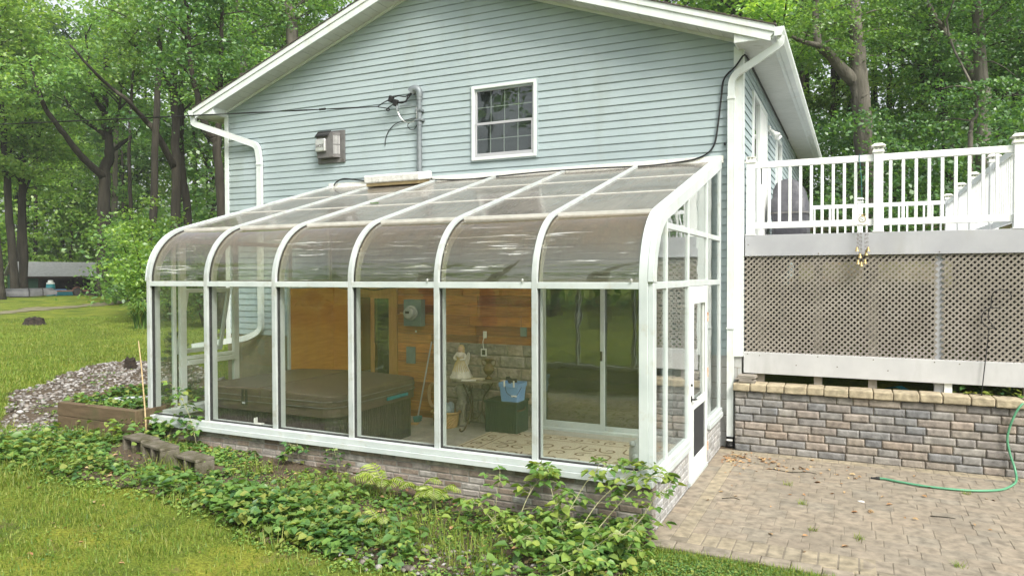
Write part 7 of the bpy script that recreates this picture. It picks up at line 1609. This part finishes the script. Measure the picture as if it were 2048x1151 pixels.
V, F = leaf6(P, np.stack([np.cos(a), np.sin(a), rng.normal(size=k) * .15], 1), np.stack([rng.normal(size=k) * .3, rng.normal(size=k) * .3, np.ones(k)], 1), rng.uniform(.02, .06, k), .55, .15); tag(np_mesh('fallen_leaves', V, F, 'deadleaf'), 'few dry leaves lying on the near lawn', kind='stuff')
P = np.array([(rng.uniform(-8, .1), rng.uniform(-1.7, .0)) for _ in range(420)]); P = np.array([(x, y, gz(x, y) + .03) for x, y in P if inside(BED, x, y)]); k = len(P); a = rng.uniform(0, 6.28, k)
V, F = leaf6(P, np.stack([np.cos(a), np.sin(a), rng.normal(size=k) * .2], 1), np.stack([rng.normal(size=k) * .4, rng.normal(size=k) * .4, np.ones(k)], 1), rng.uniform(.025, .07, k), .55, .15); tag(np_mesh('fallen_leaves', V, F, 'deadleaf'), 'dry leaves lying in the weed bed', kind='stuff')
for pts, lab in (([(2.17, 1.42), (2.28, 1.44), (2.36, 1.43)], 'short brown twig on the pavers right of the middle'), ([(.42, 1.15), (.52, 1.22), (.58, 1.18)], 'dark crooked twig on the yellow paver strip'), ([(.75, 2.45), (.95, 2.40), (1.1, 2.48), (1.2, 2.44)], 'long dry twig lying before the retaining wall')):
    m = MB(); m.tube(spline([(x, y, ZP + .006) for x, y in pts], 3), .005, 5, .003); tag(m.build('twig', 'bark'), lab, 'twig')
m = MB(); m.ball((1.62, 1.62, ZP + .004), (.03, .016, .006), 8, 5, .2); tag(m.build('white_pebble', 'whiteplastic'), 'white flat pebble on the pavers', 'pebble')
m = MB(); m.tube(spline([(-4.04, 1.65, 2.58), (-3.98, 1.62, 2.57), (-3.90, 1.63, 2.575)], 3), .006, 5)
tag(m.build('fallen_twig', 'leaf_weed'), 'small green sprig lying on the grimy roof panes', 'twig')
# ------------------------------------------------------------------ thin haze volume added to lighten dark gaps in the far wood
hz, hn, hl, ho = new_mat('haze_lift'); MATS['haze_lift'] = hz
pvn = hn.new('ShaderNodeVolumePrincipled'); pvn.inputs['Color'].default_value = (.93, .96, .95, 1); pvn.inputs['Density'].default_value = .0008; pvn.inputs['Anisotropy'].default_value = .2
hl.new(pvn.outputs[0], ho.inputs['Volume'])
hb = MB(); hb.box(-152, 114, -94, 133, -4, 32); tag(hb.build('haze', 'haze_lift'), kind='stuff')
# ------------------------------------------------------------------ camera, light
cam = bpy.data.cameras.new('camera'); co = bpy.data.objects.new('camera', cam); link(co)
yaw, pitch, roll = .4464, -.018, -.0025
fwd = Vector((-math.sin(yaw) * math.cos(pitch), math.cos(yaw) * math.cos(pitch), math.sin(pitch))); rt = Vector((math.cos(yaw), math.sin(yaw), 0)); upv = rt.cross(fwd)
r2 = rt * math.cos(roll) + upv * math.sin(roll); u2 = upv * math.cos(roll) - rt * math.sin(roll)
M = Matrix.Identity(4)
for i in range(3): M[i][0], M[i][1], M[i][2], M[i][3] = r2[i], u2[i], -fwd[i], CAM[i]
co.matrix_world = M
cam.sensor_width = 36; cam.lens = 1436.8 / 2048 * 36; cam.clip_end = 600; cam.clip_start = .05
SC.camera = co
SUN_EL, SUN_AZ = R(48), R(128)      # azimuth measured from +Y clockwise: light from the front left
w = bpy.data.worlds.new('World'); SC.world = w; w.use_nodes = True; n = w.node_tree.nodes; l = w.node_tree.links; n.clear()
out = n.new('ShaderNodeOutputWorld'); bg = n.new('ShaderNodeBackground'); sky = n.new('ShaderNodeTexSky'); sky.sky_type = 'NISHITA'; sky.sun_disc = False
sky.sun_elevation = SUN_EL; sky.sun_rotation = SUN_AZ; sky.air_density = 1.2; sky.dust_density = 4.0; sky.ozone_density = 1.0
hs = n.new('ShaderNodeHueSaturation'); hs.inputs['Saturation'].default_value = .30; l.new(sky.outputs[0], hs.inputs['Color']); l.new(hs.outputs[0], bg.inputs[0]); bg.inputs[1].default_value = .14; l.new(bg.outputs[0], out.inputs[0])
sl = bpy.data.lights.new('sun', 'SUN'); so = bpy.data.objects.new('sun', sl); link(so); sl.energy = 2.3; sl.angle = R(20); sl.color = (1.0, .96, .88)
dv = Vector((math.sin(SUN_AZ) * math.cos(SUN_EL), math.cos(SUN_AZ) * math.cos(SUN_EL), math.sin(SUN_EL))); so.rotation_euler = (-dv).to_track_quat('-Z', 'Y').to_euler(); so.location = (0, -10, 20)
SC.view_settings.view_transform = 'Standard'; SC.view_settings.look = 'None'; SC.view_settings.exposure = 1.05; SC.view_settings.gamma = 1; SC.view_settings.use_curve_mapping = False
SC.render.engine = 'CYCLES'; SC.cycles.transparent_max_bounces = 32; SC.cycles.max_bounces = 14; SC.cycles.diffuse_bounces = 8; SC.cycles.glossy_bounces = 5; SC.cycles.transmission_bounces = 8
SC.cycles.use_denoising = True; SC.cycles.sample_clamp_indirect = 6
